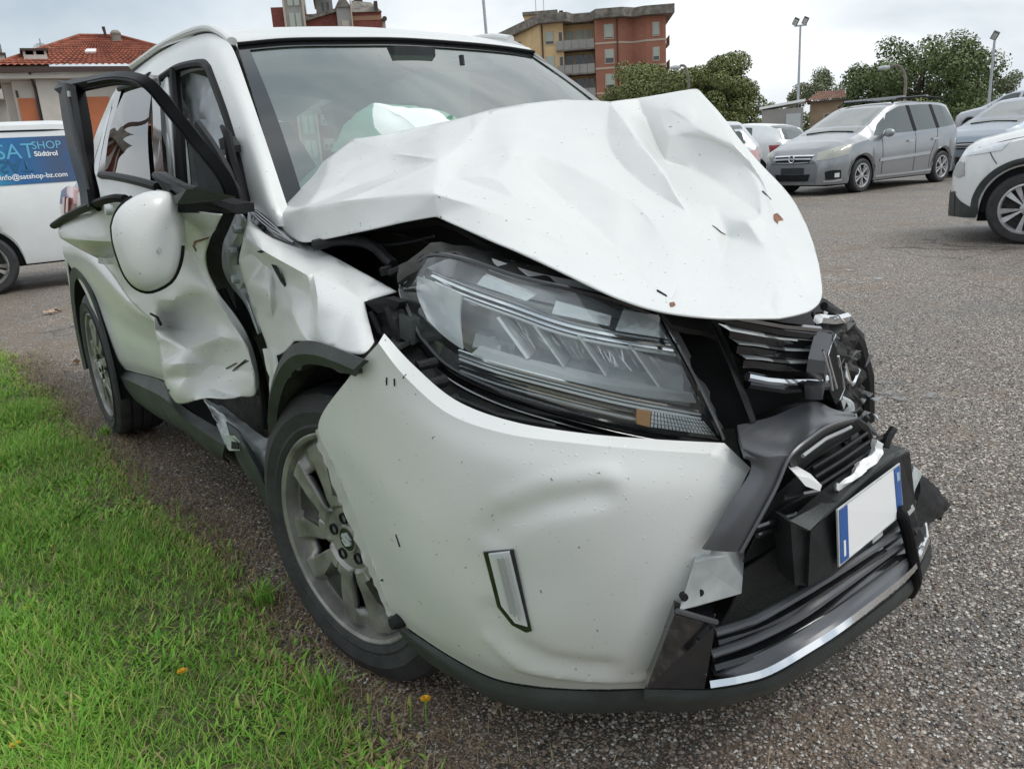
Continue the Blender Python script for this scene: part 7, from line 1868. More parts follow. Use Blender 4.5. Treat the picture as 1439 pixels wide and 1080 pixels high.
z2.front('grille', [(-.43, .735), (0, .74), (.43, .735)], [(-.38, .60), (0, .59), (.38, .60)], BLKPLA, .010)
for z in (.70, .665, .63):
    z2.front('grille_bar', [(-.41, z), (0, z + .005), (.41, z)], [(-.41, z - .01), (0, z - .005), (.41, z - .01)], CHROME, .016, n=(1, 8))
z2.front('lower_grille', [(-.5, .44), (0, .43), (.5, .44)], [(-.46, .275), (0, .27), (.46, .275)], BLKPLA, .010)
z2.mirrors(-.62, 1.06, .88, BLKPLA)
z2.line('wiper', [(-.1, .55, 1.13), (-.16, 0, 1.15), (-.1, -.5, 1.13)], (-1, 0, -.2), .010, SEAL, both=False, off=.02)

# --- white crossover cut by the right edge of the picture
xoP = dict(R=.335, wb=2.57, low=.24, sm=.05,
           top=[(.66, .62), (.645, .78), (.58, .90), (.42, .98), (.05, 1.06), (-.15, 1.10), (-.95, 1.53), (-1.25, 1.60), (-1.9, 1.62), (-2.8, 1.55), (-3.1, 1.40), (-3.28, 1.10), (-3.35, .70)],
           belt=[(.66, .61), (.58, .84), (.1, .97), (-.3, 1.0), (-1.5, 1.03), (-3.0, 1.12), (-3.28, 1.05), (-3.35, .69)],
           w=[(.66, .50), (.63, .62), (.55, .76), (.36, .86), (0, .895), (-2.6, .895), (-3.0, .86), (-3.25, .76), (-3.35, .64)],
           wr=[(.66, .42), (.5, .66), (.1, .76), (-.2, .74), (-1.0, .62), (-2.8, .62), (-3.2, .56), (-3.35, .5)])
hd = Vector((-.915, -.403, 0)).normalized()
wl_ = Vector((-1.922,7.127,0))                                       # contact point of the near front wheel
nside = Vector((-hd.y, hd.x, 0))                                  # the car's left, towards the camera
org = wl_ - nside * .86
xo = Car('parked_crossover', 'white crossover with dark plastic cladding, only nose and front wheel in view', 'car', 'cars parked on the lot', (org.x, org.y, 0), math.atan2(hd.y, hd.x), xoP, WHITE2)
xo.wheels(5, RIMB, .21, .01, spw=.06)
AR = np.linspace(-.15, math.pi + .15, 11)
for xw in (0, -2.57):
    xo.side('arch_cladding', [(xw + .385 * math.cos(a), .335 + .385 * math.sin(a)) for a in AR], [(xw + .475 * math.cos(a), .345 + .465 * math.sin(a)) for a in AR], CLAD, .012, n=(3, 30))
xo.side('bumper_cladding', [(.40, .34), (.48, .36), (.58, .42), (.645, .50)], [(.40, .25), (.48, .25), (.58, .25), (.645, .26)], CLAD, .014, n=(4, 12))
xo.front('bumper_cladding', [(-.64, .50), (0, .40), (.64, .50)], [(-.64, .25), (0, .25), (.64, .25)], CLAD, .014)
xo.side('sill_cladding', [(-.42, .40), (-1.3, .40), (-2.1, .40)], [(-.42, .25), (-1.3, .25), (-2.1, .25)], CLAD, .012)
xo.decal('headlamp', [(.16, .80, .965), (.37, .78, .945), (.54, .60, .90)], [(.25, .86, .885), (.41, .80, .86), (.58, .62, .835)], (-.45, -.85, 0), pmat('crystal_lamp', (.66, .68, .70), .10, .5, coat=1, bump=.5, bscale=34), .010, (5, 8), True)
xo.decal('fog_lamp', [(.5, .66, .78), (.6, .60, .79), (.7, .54, .77)], [(.5, .70, .66), (.6, .64, .635), (.7, .58, .66)], (-.7, -.7, 0), LAMPGREY, .010, (4, 6), True)
xo.front('lower_grille', [(-.5, .50), (0, .50), (.5, .50)], [(-.45, .33), (0, .33), (.45, .33)], BLKPLA, .010)
xo.line('bonnet_seam', [(.62, .9, .90), (.3, .9, .985), (-.1, .9, 1.03)], (0, -1, -.25), .004, VOID)
xo.line('bumper_seam', [(.36, 1, .90), (.32, 1, .82), (.28, 1, .76)], (0, -1, 0), .004, VOID)
xo.side('side_window', [(-.9, 1.42), (-1.3, 1.52), (-1.6, 1.53)], [(-.6, 1.05), (-1.1, 1.06), (-1.6, 1.07)], DGLASS)
xo.front('windscreen', [(-.60, 1.50), (0, 1.525), (.60, 1.50)], [(-.72, 1.11), (0, 1.13), (.72, 1.11)], DGLASS, n=(6, 14))

# --- white hatchback and silver hatchback seen from behind, between the wreck and the silver carrier
hbP = dict(R=.31, wb=2.63, low=.22, sm=.06,
           top=[(.78, .60), (.74, .76), (.55, .88), (.05, .97), (-.25, 1.02), (-1.05, 1.38), (-1.4, 1.44), (-2.1, 1.45), (-2.8, 1.38), (-3.10, 1.28), (-3.28, 1.02), (-3.36, .92), (-3.40, .62)],
           belt=[(.78, .59), (.6, .78), (.1, .88), (-.3, .93), (-1.5, .97), (-2.9, 1.03), (-3.28, .98), (-3.40, .61)],
           w=[(.78, .50), (.72, .66), (.55, .80), (.2, .86), (0, .875), (-2.6, .88), (-3.0, .84), (-3.28, .74), (-3.40, .62)],
           wr=[(.78, .42), (.5, .70), (.1, .74), (-.3, .72), (-1.1, .60), (-2.6, .60), (-3.1, .56), (-3.4, .54)])


def hatch(label, loc, head, paint, redm):
    c = Car('parked_hatchback', label, 'car', 'cars parked on the lot', loc, head, dict(hbP), paint)
    c.wheels(5, RIMB, .19, .012)
    c.front('rear_window', [(-.50, 1.36), (0, 1.375), (.50, 1.36)], [(-.62, 1.05), (0, 1.03), (.62, 1.05)], CGLASS, .008, (5, 12), False, -1)
    c.side('side_window', [(-1.0, 1.30), (-1.3, 1.37), (-1.55, 1.375)], [(-.62, .985), (-1.1, .995), (-1.55, 1.0)], CGLASS)
    c.side('side_window', [(-1.66, 1.375), (-2.1, 1.375), (-2.45, 1.35)], [(-1.66, 1.005), (-2.1, 1.02), (-2.55, 1.05)], CGLASS)
    c.decal('tail_lamp', [(-3.0, .84, .93), (-3.2, .78, .93), (-3.36, .55, .92)], [(-3.05, .86, .78), (-3.25, .78, .76), (-3.4, .55, .78)], (.75, -.65, 0), redm, .010, (4, 8), True)
    c.front('number_plate', [(-.26, .80), (.26, .80)], [(-.26, .69), (.26, .69)], PLATEW, .012, (2, 4), False, -1)
    c.line('tailgate_seam', [(-3.3, -.7, .66), (-3.3, 0, .64), (-3.3, .7, .66)], (1, 0, 0), .004, VOID, both=False)
    c.line('wiper', [(-3.2, -.3, 1.10), (-3.2, 0, 1.08), (-3.2, .05, 1.05)], (1, 0, 0), .008, SEAL, both=False, off=.02)
    c.side('sill_strip', [(-.42, .285), (-1.3, .285), (-2.2, .295)], [(-.42, .235), (-1.3, .235), (-2.2, .245)], BLKPLA, .008)
    c.mirrors(-.75, 1.0, .84, paint)
    return c


HB1, HB2 = (-10.458,15.758,1.11), (-8.125,9.985,1.156)
hatch('white hatchback seen from behind with a wraparound red tail lamp and dark rear window', (HB1[0] - 3.35, HB1[1] - .55, 0), math.radians(189), WHITE2, REDL)
hatch('silver hatchback nearest the buckled bonnet, only its rear window pillar and smoked tail lamp showing', (HB2[0] - 2.5, HB2[1] + 2.3, 0), math.radians(137), SILVER2, PINKL)

# --- dark estate behind the silver carrier
bk = Car('parked_estate', 'black estate car with grey roof rails glimpsed behind the silver people carrier', 'car', 'cars parked on the lot', (-9.2, 24.0, 0), math.radians(-100), dict(mpvP), BLKPAINT)
bk.wheels(5, RIMB)
bk.front('windscreen', [(-.62, 1.53), (0, 1.555), (.62, 1.53)], [(-.73, 1.10), (0, 1.12), (.73, 1.10)], DGLASS, n=(6, 14))
bk.side('side_window', [(-.98, 1.43), (-1.35, 1.535), (-1.62, 1.555)], [(-.62, 1.04), (-1.1, 1.05), (-1.62, 1.06)], DGLASS)
for sg in (1, -1):
    MB().tube([(-1.25, sg * .60, 1.62), (-1.4, sg * .61, 1.70), (-2.2, sg * .62, 1.72), (-2.9, sg * .61, 1.69), (-3.1, sg * .60, 1.62)], .022, 8).build('roof_rail', ALUW, bk.root)

# --- flatbed trailer with a silver hatchback on it, far right
tp = (-11.688,29.862,1.548)
tr = empty('flatbed_trailer', (tp[0], tp[1], 0), math.radians(172), 'dark flatbed trailer carrying a silver car behind the slate people carrier', 'trailer')
m = MB()
m.box((-2.4, -1.0, .50), (2.4, 1.0, .62))
m.build('deck', BLKPLA, tr, False)
for x in (-.5, .5):
    for sg in (1, -1):
        simple_wheel(tr, (x, sg * .98, .24), .24, .2, sg)
for sg in (1, -1):
    MB().box((-2.4, sg * 1.0 - .03, .62), (2.4, sg * 1.0 + .03, .80)).build('side_rail', BLKPLA, tr, False)
oc = hatch('silver car standing high on the flatbed trailer', (tp[0] - 1.35, tp[1] + .2, .63), math.radians(172), SILVER2, REDL)

# --- white van with a blue banner on its side
vnP = dict(R=.33, wb=3.0, low=.30, sm=.05,
           top=[(.90, .75), (.85, .95), (.6, 1.05), (.1, 1.15), (-.1, 1.2), (-.75, 1.70), (-1.05, 1.78), (-1.6, 1.82), (-4.0, 1.82), (-4.28, 1.78), (-4.38, 1.50), (-4.41, 1.0), (-4.43, .5)],
           belt=[(.90, .74), (.7, .95), (.1, 1.05), (-1, 1.12), (-4.2, 1.14), (-4.43, .49)],
           w=[(.90, .60), (.82, .76), (.6, .88), (.3, .94), (-3.0, .95), (-4.1, .94), (-4.34, .90), (-4.43, .82)],
           wr=[(.90, .5), (.5, .8), (0, .84), (-.8, .78), (-4.1, .80), (-4.38, .76), (-4.43, .74)])
vh = math.radians(-93.5)
vf = Vector((math.cos(vh), math.sin(vh), 0))
vleft = Vector((-vf.y, vf.x, 0))
vrear = Vector((-8.907,-0.919,0))                                          # contact of the near rear wheel
vorg = vrear - vleft * .93 + vf * 3.0
van = Car('delivery_van', 'white delivery van with a blue satellite shop banner along its side', 'van', None, (vorg.x, vorg.y, 0), vh, vnP, WHITE2)
van.wheels(5, RIM, .22, .02)
van.line('roof_gutter', [(-1.2, .9, 1.72), (-2.5, .9, 1.73), (-4.2, .9, 1.72)], (0, -1, -.2), .010, SEAL)
ban = bpy.data.materials.new('banner_print')
ban.use_nodes = True
n_, l_ = nt(ban)
bb = n_['Principled BSDF']
bb.inputs['Roughness'].default_value = .35
tcn = n_.new('ShaderNodeTexCoord')
sxn = n_.new('ShaderNodeSeparateXYZ')
l_.new(tcn.outputs['Object'], sxn.inputs[0])
mpn = n_.new('ShaderNodeMapRange')
mpn.inputs[1].default_value = -2.45
mpn.inputs[2].default_value = -3.9
l_.new(sxn.outputs[0], mpn.inputs[0])
rbn = ramp(n_, [(.0, (.01, .06, .20)), (.38, (.02, .30, .42)), (.47, (.30, .62, .55)), (.55, (.02, .28, .44)), (.75, (.012, .13, .33)), (1, (.05, .085, .17))])
l_.new(mpn.outputs[0], rbn.inputs[0])
non = n_.new('ShaderNodeTexNoise')
non.inputs['Scale'].default_value = 3
non.inputs['Detail'].default_value = 5
l_.new(tcn.outputs['Object'], non.inputs['Vector'])
mxn = n_.new('ShaderNodeMix')
mxn.data_type = 'RGBA'
mxn.inputs[7].default_value = (.012, .10, .30, 1)
rnn = ramp(n_, [(.42, (0, 0, 0)), (.66, (.8, .8, .8))])
l_.new(non.outputs['Fac'], rnn.inputs[0])
l_.new(rnn.outputs[0], mxn.inputs[0])
l_.new(rbn.outputs[0], mxn.inputs[6])
l_.new(mxn.outputs[2], bb.inputs['Base Color'])
bn = van.side('banner', [(-1.4, 1.64), (-2.8, 1.64), (-4.08, 1.64)], [(-1.4, 1.15), (-2.8, 1.15), (-4.08, 1.15)], ban, .008, n=(6, 16), both=False)


def lettering(txt, size, x, z, mat, flip=False, bold=.0, name='lettering'):
    """Flat print following the van's left side; x is where the text starts (reading towards the rear)."""
    cu = bpy.data.curves.new(name, 'FONT')
    cu.body = txt
    cu.size = size
    cu.offset = bold
    to = bpy.data.objects.new(name, cu)
    C.objects.link(to)
    bpy.context.view_layer.update()
    me = bpy.data.meshes.new_from_object(to.evaluated_get(bpy.context.evaluated_depsgraph_get()))
    bpy.data.objects.remove(to)
    for v in me.vertices:
        zz = -v.co.y if flip else v.co.y
        p = van.hit((x - v.co.x, 1, z + zz), (0, -1, 0), .014)
        v.co = p
    me.materials.clear()
    me.materials.append(mat)
    o = bpy.data.objects.new(name, me)
    C.objects.link(o)
    o.parent = bn
    return o


PB, PC_, PW = pmat('print_pale_blue', (.10, .40, .60), .4), pmat('print_cyan', (.16, .46, .66), .4), pmat('print_white', (.82, .84, .86), .4)
PD = pmat('print_dark_teal', (.008, .10, .22), .4)
lettering('SAT', .225, -3.33, 1.42, PB)
lettering('SAT', .18, -3.35, 1.405, PD, True, .004)
lettering('SHOP', .115, -3.69, 1.51, PC_)
lettering('S\u00fcdtirol', 0.072, -3.70, 1.435, PW, False, .002)
lettering('satshop-bz.com  \u00b7  info@satshop-bz.com', .074, -2.76, 1.205, PW, False, .001)
van.side('rear_window', [(-4.20, 1.62), (-4.34, 1.58)], [(-4.20, 1.18), (-4.37, 1.18)], DGLASS, .006, (4, 4))
van.line('door_seam', [(-4.13, 1, 1.68), (-4.14, 1, 1.2), (-4.13, 1, .42)], (0, -1, 0), .004, VOID)
van.line('bump_strip', [(-.6, 1, .62), (-1.6, 1, .62), (-2.5, 1, .62)], (0, -1, 0), .018, BLKPLA)
van.front('windscreen', [(-.66, 1.66), (0, 1.69), (.66, 1.66)], [(-.8, 1.22), (0, 1.25), (.8, 1.22)], DGLASS, n=(6, 14))
van.decal('headlamp', [(.4, .9, 1.0), (.7, .8, .96)], [(.4, .9, .8), (.75, .8, .76)], (-.7, -.7, 0), LAMPWHITE, .008, (4, 6), True)
van.decal('tail_lamp', [(-4.33, .93, 1.1), (-4.40, .86, 1.1)], [(-4.33, .93, .75), (-4.40, .86, .75)], (.6, -.8, 0), REDL, .008, (4, 4), True)

# ------------------------------------------------------------------ buildings and street furniture
CAMXY = Vector((1.6034, -1.4322, 0))


def facing(name, p, label, cat, turn=0.0):
    """Root at ground below p; local x runs to the right as seen from the car park, local y away from it."""
    d = Vector((p[0], p[1], 0)) - CAMXY
    return empty(name, (p[0], p[1], 0), math.atan2(d.y, d.x) - math.pi / 2 + turn, label, cat)


PLASTER = pmat('beige_plaster', (.54, .50, .45), .9, var=.10, vscale=1.5)
ORANGE = pmat('orange_plaster', (.50, .17, .08), .9, var=.10, vscale=1.2)
TILE = pmat('terracotta_tiles', (.27, .085, .05), .85, var=.45, vscale=2.6)
OLDTILE = pmat('worn_tiles', (.26, .15, .11), .9, var=.4, vscale=3)
BROWN = pmat('brown_gutter', (.06, .035, .028), .6)
CONC = pmat('weathered_concrete', (.20, .18, .155), .9, var=.45, vscale=1.6)
YELLOW = pmat('yellow_plaster', (.66, .48, .26), .9, var=.10, vscale=.7)
BRICKR = pmat('red_brick_plaster', (.36, .155, .105), .9, var=.12, vscale=.8)
BRICKD = pmat('dark_red_brick', (.21, .065, .05), .9, var=.2, vscale=2)
GREYW = pmat('grey_facade', (.33, .32, .30), .85, var=.12, vscale=.8)
SHUT = pmat('shutter_grey_green', (.42, .46, .40), .7)
SHUTB = pmat('shutter_brown', (.10, .05, .035), .7)
PALEB = pmat('pale_band', (.52, .44, .36), .9)
WINB = pmat('window_dark', (.035, .04, .045), .1, spec=.8)


def bxp(parent, name, lo, hi, mat):
    return MB().box(lo, hi).build(name, mat, parent, False)


def tiled_slope(parent, name, a, b, c, d, nx, nz, amp=.05):
    """Roof slope a-b (eave), d-c (ridge) as rows of rounded tiles with stepped courses."""
    a, b, c, d = map(Vector, (a, b, c, d))
    N = (b - a).cross(d - a).normalized()
    if N.z < 0:
        N = -N
    V, F = [], []
    cols = nx * 4 + 1
    for j in range(nz):
        for e in (0, 1):
            v = (j + e) / nz
            lift = amp * (.9 if e == 0 else .0)
            for i in range(cols):
                u = i / (cols - 1)
                p = a.lerp(b, u).lerp(d.lerp(c, u), v)
                V.append(tuple(p + N * (amp * abs(math.sin(math.pi * u * nx)) + lift)))
    for j in range(nz * 2 - 1):
        for i in range(cols - 1):
            F.append((j * cols + i, j * cols + i + 1, (j + 1) * cols + i + 1, (j + 1) * cols + i))
    return tag(mesh(name, V, F, TILE, parent, False), kind='stuff')


# --- house with the red hipped roof (left)
hp = (-35.065,3.513,3.134)
ho = facing('tiled_house', hp, 'beige and orange house with a red tiled hipped roof behind the van', 'house', math.radians(2))
bxp(ho, 'wall', (-.95, .0, 0), (6.1, 8, 4.85), PLASTER)
bxp(ho, 'wall', (-1.25, 1.1, 0), (-.953, 8, 4.85), PLASTER)
bxp(ho, 'eave', (-1.30, -.60, 4.86), (6.6, 8.4, 5.06), PLASTER)
bxp(ho, 'gutter', (-1.40, -.75, 5.06), (6.7, -.62, 5.25), BROWN)
bxp(ho, 'gutter', (-1.52, -.62, 5.06), (-1.41, 8.4, 5.25), BROWN)
for x0, x1 in ((-.86, -.30), (1.02, 2.25), (2.6, 4.6)):
    bxp(ho, 'orange_panel', (x0, -.05, 0), (x1, -.003, 4.22), ORANGE)
bxp(ho, 'pilaster', (-.16, -.28, 0), (.55, -.003, 4.85), PLASTER)
bxp(ho, 'window_slot', (-.88, -.03, 4.25), (-.80, -.003, 4.5), BROWN)
MB().tube([(-.30, -.70, 5.1), (-.28, -.40, 4.9), (-.22, -.12, 4.6), (-.22, -.12, 0)], .05, 8).build('downpipe', BROWN, ho)
er, ey = 5.27, -.62
RL, RR_ = (1.96, 4.0, 6.92), (3.45, 4.0, 6.92)
tiled_slope(ho, 'roof_tiles', (-1.40, ey, er), (6.7, ey, er), RR_, RL, 36, 15)
tiled_slope(ho, 'roof_tiles', (-1.40, 8.4, er), (-1.40, ey, er), RL, RL, 36, 15)
tiled_slope(ho, 'roof_tiles', (6.7, ey, er), (6.7, 8.4, er), RR_, RR_, 36, 15)
up = lambda p, k: (p[0], p[1], p[2] + k)
for a, b in (((-1.40, ey, er + .07), up(RL, .09)), (up(RL, .09), up(RR_, .09)), (up(RR_, .09), (6.7, ey, er + .07))):
    MB().tube([a, b], .07, 8).build('ridge_tile', TILE, ho)
ch = bxp(ho, 'chimney', (-.36, .25, 5.15), (.42, 1.0, 5.78), PLASTER)
for x in (-.32, .03, .38):
    MB().box((x - .04, .28, 5.78), (x + .04, .97, 5.92)).build('cap_pier', PLASTER, ch, False)
MB().box((-.44, .18, 5.92), (.50, 1.07, 6.0)).build('cap_slab', BROWN, ch, False)
MB().lathe([(0, .06), (.17, .045), (.31, 0), (.33, .01), (.18, .06), (0, .09)], 24, M=Matrix.Translation((.36, 2.0, 6.15)) @ Matrix.Rotation(math.radians(-20), 4, 'X')).build('satellite_dish', ALUW, ho)
MB().tube([(.36, 2.1, 5.6), (.36, 2.1, 6.6)], .025, 6).build('dish_mast', STEEL, ho)
sk = MB()
sk.prism([(1.80, 1.22, 5.93), (2.18, 1.22, 5.93), (2.28, 1.62, 6.08), (1.93, 1.62, 6.08)], (0, -.05, .09))
sk.build('skylight', PLATEW, ho, False)
c2 = bxp(ho, 'chimney', (3.12, 3.2, 6.3), (3.48, 3.7, 6.72), PLASTER)
MB().lathe([(.22, 0), (.22, .08), (.18, .10), (.18, .24), (.21, .26), (.21, .32), (.12, .42), (0, .44)], 16, M=Matrix.Translation((3.3, 3.45, 6.72)) @ Matrix.Rotation(math.radians(90), 4, 'X')).build('chimney_pot', CONC, c2)
MB().tube([(2.98, 3.95, 6.8), (2.92, 3.95, 7.35)], [.04, .07], 6).build('roof_vent_pipe', BROWN, ho)
# neighbour's chimney at the picture edge
np_ = (-44.167,3.16,5.556)
nb = facing('rendered_house', np_, 'pale house at the left frame edge, only its tall chimney and wall showing', 'house')
bxp(nb, 'wall', (-7, 1, 0), (.0, 9, 5.2), PLASTER)
nc = bxp(nb, 'chimney', (-1.1, .4, 5.0), (.35, 1.6, 6.9), PLASTER)
MB().box((-1.2, .3, 6.9), (.42, 1.7, 7.0)).build('cap_slab', BROWN, nc, False)
MB().box((-1.0, .5, 7.0), (.30, 1.5, 7.4)).build('cap_hood', CONC, nc, False)
tiled_slope(nb, 'roof_tiles', (-7, .6, 5.2), (.1, .6, 5.2), (-2, 4, 6.4), (-7, 4, 6.4), 30, 10)

# --- yellow and red apartment block
ap = (-74.086,63.922,8.819)
ab_ = facing('apartment_block', ap, 'yellow and brick red apartment block with balconies and a heavy grey flat roof', 'building')
ab_.scale = (.928, 1, .888)
ab_.location.x += .18 * math.cos(ab_.rotation_euler.z)
ab_.location.y += .18 * math.sin(ab_.rotation_euler.z)
sx_ = 11.75
X_ = lambda px: (px - 815) / sx_
bxp(ab_, 'yellow_wall', (X_(757), 0, 0), (X_(791), 14, 16.7), YELLOW)
m = MB()
m.prism([(X_(690), 13.0, 0), (X_(757) - .004, .02, 0), (X_(757) - .004, 14, 0), (X_(690), 14, 0)], (0, 0, 16.7))
m.build('yellow_wall', YELLOW, ab_, False)
bxp(ab_, 'recess_wall', (X_(791) + .004, 2.2, 0), (X_(836) - .004, 14, 16.7), YELLOW)
bxp(ab_, 'red_wall', (X_(836), -.4, 0), (X_(868), 14, 16.7), BRICKR)
m = MB()
m.prism([(X_(868) + .004, -.4, 0), (X_(891), .9, 0), (X_(909), .1, 0), (X_(909), 14, 0), (X_(868) + .004, 14, 0)], (0, 0, 16.7))
m.build('red_wall', BRICKR, ab_, False)
bxp(ab_, 'red_wall', (X_(909) + .004, .1, 0), (X_(937), 14, 16.7), BRICKR)
m = MB()
m.prism([(X_(678), 12.5, 16.72), (X_(757), -1.1, 16.72), (X_(797), -1.1, 16.72), (X_(806), .6, 16.72), (X_(830), .6, 16.72), (X_(838), -1.5, 16.72), (X_(875), -1.5, 16.72), (X_(893), -.3, 16.72),
         (X_(905), -1.0, 16.72), (X_(948), -1.0, 16.72), (X_(948), 15, 16.72), (X_(678), 15, 16.72)], (0, 0, 1.05))
m.build('roof_slab', CONC, ab_, False)
m = MB()
m.prism([(X_(733), 4, 17.8), (X_(781), 4, 17.8), (X_(781), 9, 17.8), (X_(733), 9, 17.8)], (0, 0, .75))
m.build('roof_hut', YELLOW, ab_, False)
bxp(ab_, 'roof_hut_slab', (X_(731), 3.7, 18.56), (X_(783), 9.3, 18.95), CONC)
bxp(ab_, 'chimney', (X_(785), 5, 17.8), (X_(791), 6, 19.0), BROWN)
for px in (750, 762):
    MB().tube([(X_(px), 6, 18.9), (X_(px), 6, 21.5)], .045, 5).build('aerial', STEEL, ab_)
for z in (13.75, 10.75, 7.75):
    for x0, x1, y in ((836, 868, -.46), (909, 937, .04)):
        bxp(ab_, 'string_course', (X_(x0) - .02, y, z), (X_(x1) + .02, y + .057, z + .22), PALEB)
    m = MB()
    m.prism([(X_(868), -.46, z), (X_(891), .84, z), (X_(909), .04, z), (X_(909), .08, z), (X_(891), .88, z), (X_(868), -.42, z)], (0, 0, .22))
    m.build('string_course', PALEB, ab_, False)
for x, y in ((760.5, -.08), (868, -.50)):
    MB().tube([(X_(x), y, 16.7), (X_(x), y, 0)], .10, 6).build('downpipe', SHUTB, ab_)


def win(parent, x, y, z, w, h, shut=1.0, sm=SHUT, nm='window'):
    """Window with frame, dark pane and a roller shutter let down by the fraction shut."""
    f = MB()
    f.box((x - w / 2 - .08, y - .07, z - .10), (x + w / 2 + .08, y - .003, z))
    f.box((x - w / 2 - .06, y - .05, z + h), (x + w / 2 + .06, y - .003, z + h + .06))
    f.box((x - w / 2 - .08, y - .045, z - .002), (x - w / 2, y - .003, z + h + .002))
    f.box((x + w / 2, y - .045, z - .002), (x + w / 2 + .08, y - .003, z + h + .002))
    o = f.build(nm, PALEB, parent, False)
    MB().box((x - w / 2, y - .035, z), (x + w / 2, y - .003, z + h)).build('pane', WINB, o, False)
    if shut > 0:
        MB().box((x - w / 2 + .02, y - .06, z + h * (1 - shut)), (x + w / 2 - .02, y - .037, z + h)).build('shutter', sm, o, False)


for fl in range(5):
    z = 14.3 - 2.95 * fl
    win(ab_, X_(771), 0, z, .95, 1.45, (.78, .95, .6, .8, .7)[fl])
    win(ab_, X_(787), 0, z, .38, 1.3, 0)
    win(ab_, X_(856), -.4, z + .1, 1.0, 1.6, (.92, .62, .8, .5, .7)[fl])
    win(ab_, X_(923), .1, z + .1, .70, 1.5, (.95, .70, .8, .6, .7)[fl])
    for px, w in ((799, .9), (813, .9), (823, .45), (831, .45)):
        win(ab_, X_(px), 2.2, z - .4, w, 2.0, .9 if fl == 0 else .0, SHUT if fl == 0 else SHUTB)
    bl = bxp(ab_, 'balcony', (X_(791) - .9, -.45, z - 1.0), (X_(836) - .05, 2.19, z - .80), CONC)
    for k in range(5):
        x0 = X_(791) - .9 + k * (X_(836) - X_(791) + .8) / 5
        MB().box((x0 + .03, -.45, z - .80), (x0 + (X_(836) - X_(791) + .8) / 5 - .03, -.39, z + .22)).build('balcony_panel', GREYW, bl, False)
    if fl < 3:
        b2 = bxp(ab_, 'balcony', (X_(937) + .01, 1.5, z - 1.0), (X_(944), 5, z - .82), CONC)
        MB().box((X_(944) - .05, 1.5, z - .82), (X_(944), 5, z + .2)).build('balcony_panel', GREYW, b2, False)
# left yellow face: one narrow window per floor
for fl in range(4):
    t = .52
    bxp(ab_, 'window', (X_(757) + (X_(690) - X_(757)) * t - .25, 13 * t - .35, 14.3 - 2.95 * fl), (X_(757) + (X_(690) - X_(757)) * t + .22, 13 * t + .1, 15.7 - 2.95 * fl), WINB)

# --- red brick tower block above the wreck's roof
tpw = (-81.91,37.163,15.167)
tw = facing('tower_block', tpw, 'dark red brick tower block with grey stair bays rising above the white roof', 'building')
tw.scale = (.915, 1, .848)
s2 = 12.6
T_ = lambda px: (px - 462) / s2
bxp(tw, 'brick_wall', (T_(385), 0, 0), (T_(403), 12, 19.6), BRICKD)
bxp(tw, 'stair_bay', (T_(403) + .01, -.6, 0), (T_(430), 10, 24.5), GREYW)
for k in range(8):
    bxp(tw, 'bay_window', (T_(409), -.68, 2.2 + k * 2.9), (T_(416), -.603, 4.3 + k * 2.9), SHUT)
    bxp(tw, 'bay_window', (T_(418), -.68, 2.2 + k * 2.9), (T_(425), -.603, 4.3 + k * 2.9), SHUT)
for px in (403, 429):
    bxp(tw, 'bay_edge', (T_(px) - .08, -.82, 0), (T_(px) + .10, -.605, 24.6), PALEB)
bxp(tw, 'brick_wall', (T_(430) + .01, 1.4, 0), (T_(474), 12, 19.0), BRICKD)
bxp(tw, 'grey_tower', (T_(446), 3, 19.0), (T_(470), 10, 21.2), GREYW)
for px in (456, 463):
    bxp(tw, 'window', (T_(px) - .14, 2.94, 19.6), (T_(px) + .14, 2.997, 20.6), WINB)
m = MB()
m.prism([(T_(443), 1.2, 21.2), (T_(470), 1.2, 21.6), (T_(470), 1.2, 21.9), (T_(443), 1.2, 21.45)], (0, 9, 0))
m.build('sloped_coping', PALEB, tw, False)
m = MB()
m.prism([(T_(430), 1.0, 18.2), (T_(474), 1.0, 19.1), (T_(474), 1.0, 19.5), (T_(430), 1.0, 18.7)], (0, 9, 0))
m.build('sloped_coping', CONC, tw, False)
for px in (438, 445, 452, 460):
    for k in range(5):
        win(tw, T_(px), 1.4, 3.2 + k * 2.95, .42, 1.2, .5, PALEB)
bxp(tw, 'gable_bay', (T_(474) + .01, .2, 0), (T_(494), 11, 19.4), GREYW)
m = MB()
m.prism([(T_(473), -.05, 19.4), (T_(484), -.05, 20.9), (T_(495), -.05, 19.4)], (0, 10, 0))
m.build('gable_roof', CONC, tw, False)
for k in range(5):
    bxp(tw, 'bay_window', (T_(480), .13, 4.1 + k * 2.95), (T_(490), .197, 6.1 + k * 2.95), PALEB)
    bxp(tw, 'pane', (T_(481), .10, 4.6 + k * 2.95), (T_(484), .127, 5.5 + k * 2.95), WINB)
bxp(tw, 'bay_edge', (T_(494), -.1, 0), (T_(495.5), .9, 20.2), PALEB)
bxp(tw, 'brick_wall', (T_(496), .9, 0), (T_(537), 12, 18.9), BRICKD)
bxp(tw, 'brick_band', (T_(496), .84, 18.0), (T_(537), .897, 18.5), pmat('pale_brick', (.34, .19, .12), .9))
m = MB()
m.prism([(T_(494), .6, 18.9), (T_(538), .6, 18.9), (T_(526), 4, 20.6), (T_(498), 4, 20.9)], (0, 5, .15))
m.build('roof', CONC, tw, False)
for px in (505, 511):
    bxp(tw, 'chimney', (T_(px) - .3, 4, 19.8), (T_(px) + .25, 5, 23), BROWN)
bxp(tw, 'parapet_post', (T_(528), .7, 18.9), (T_(533), 2, 20.1), BROWN)
bxp(tw, 'wall_return', (T_(537) + .01, 1.2, 0), (T_(542), 11, 18.2), PALEB)
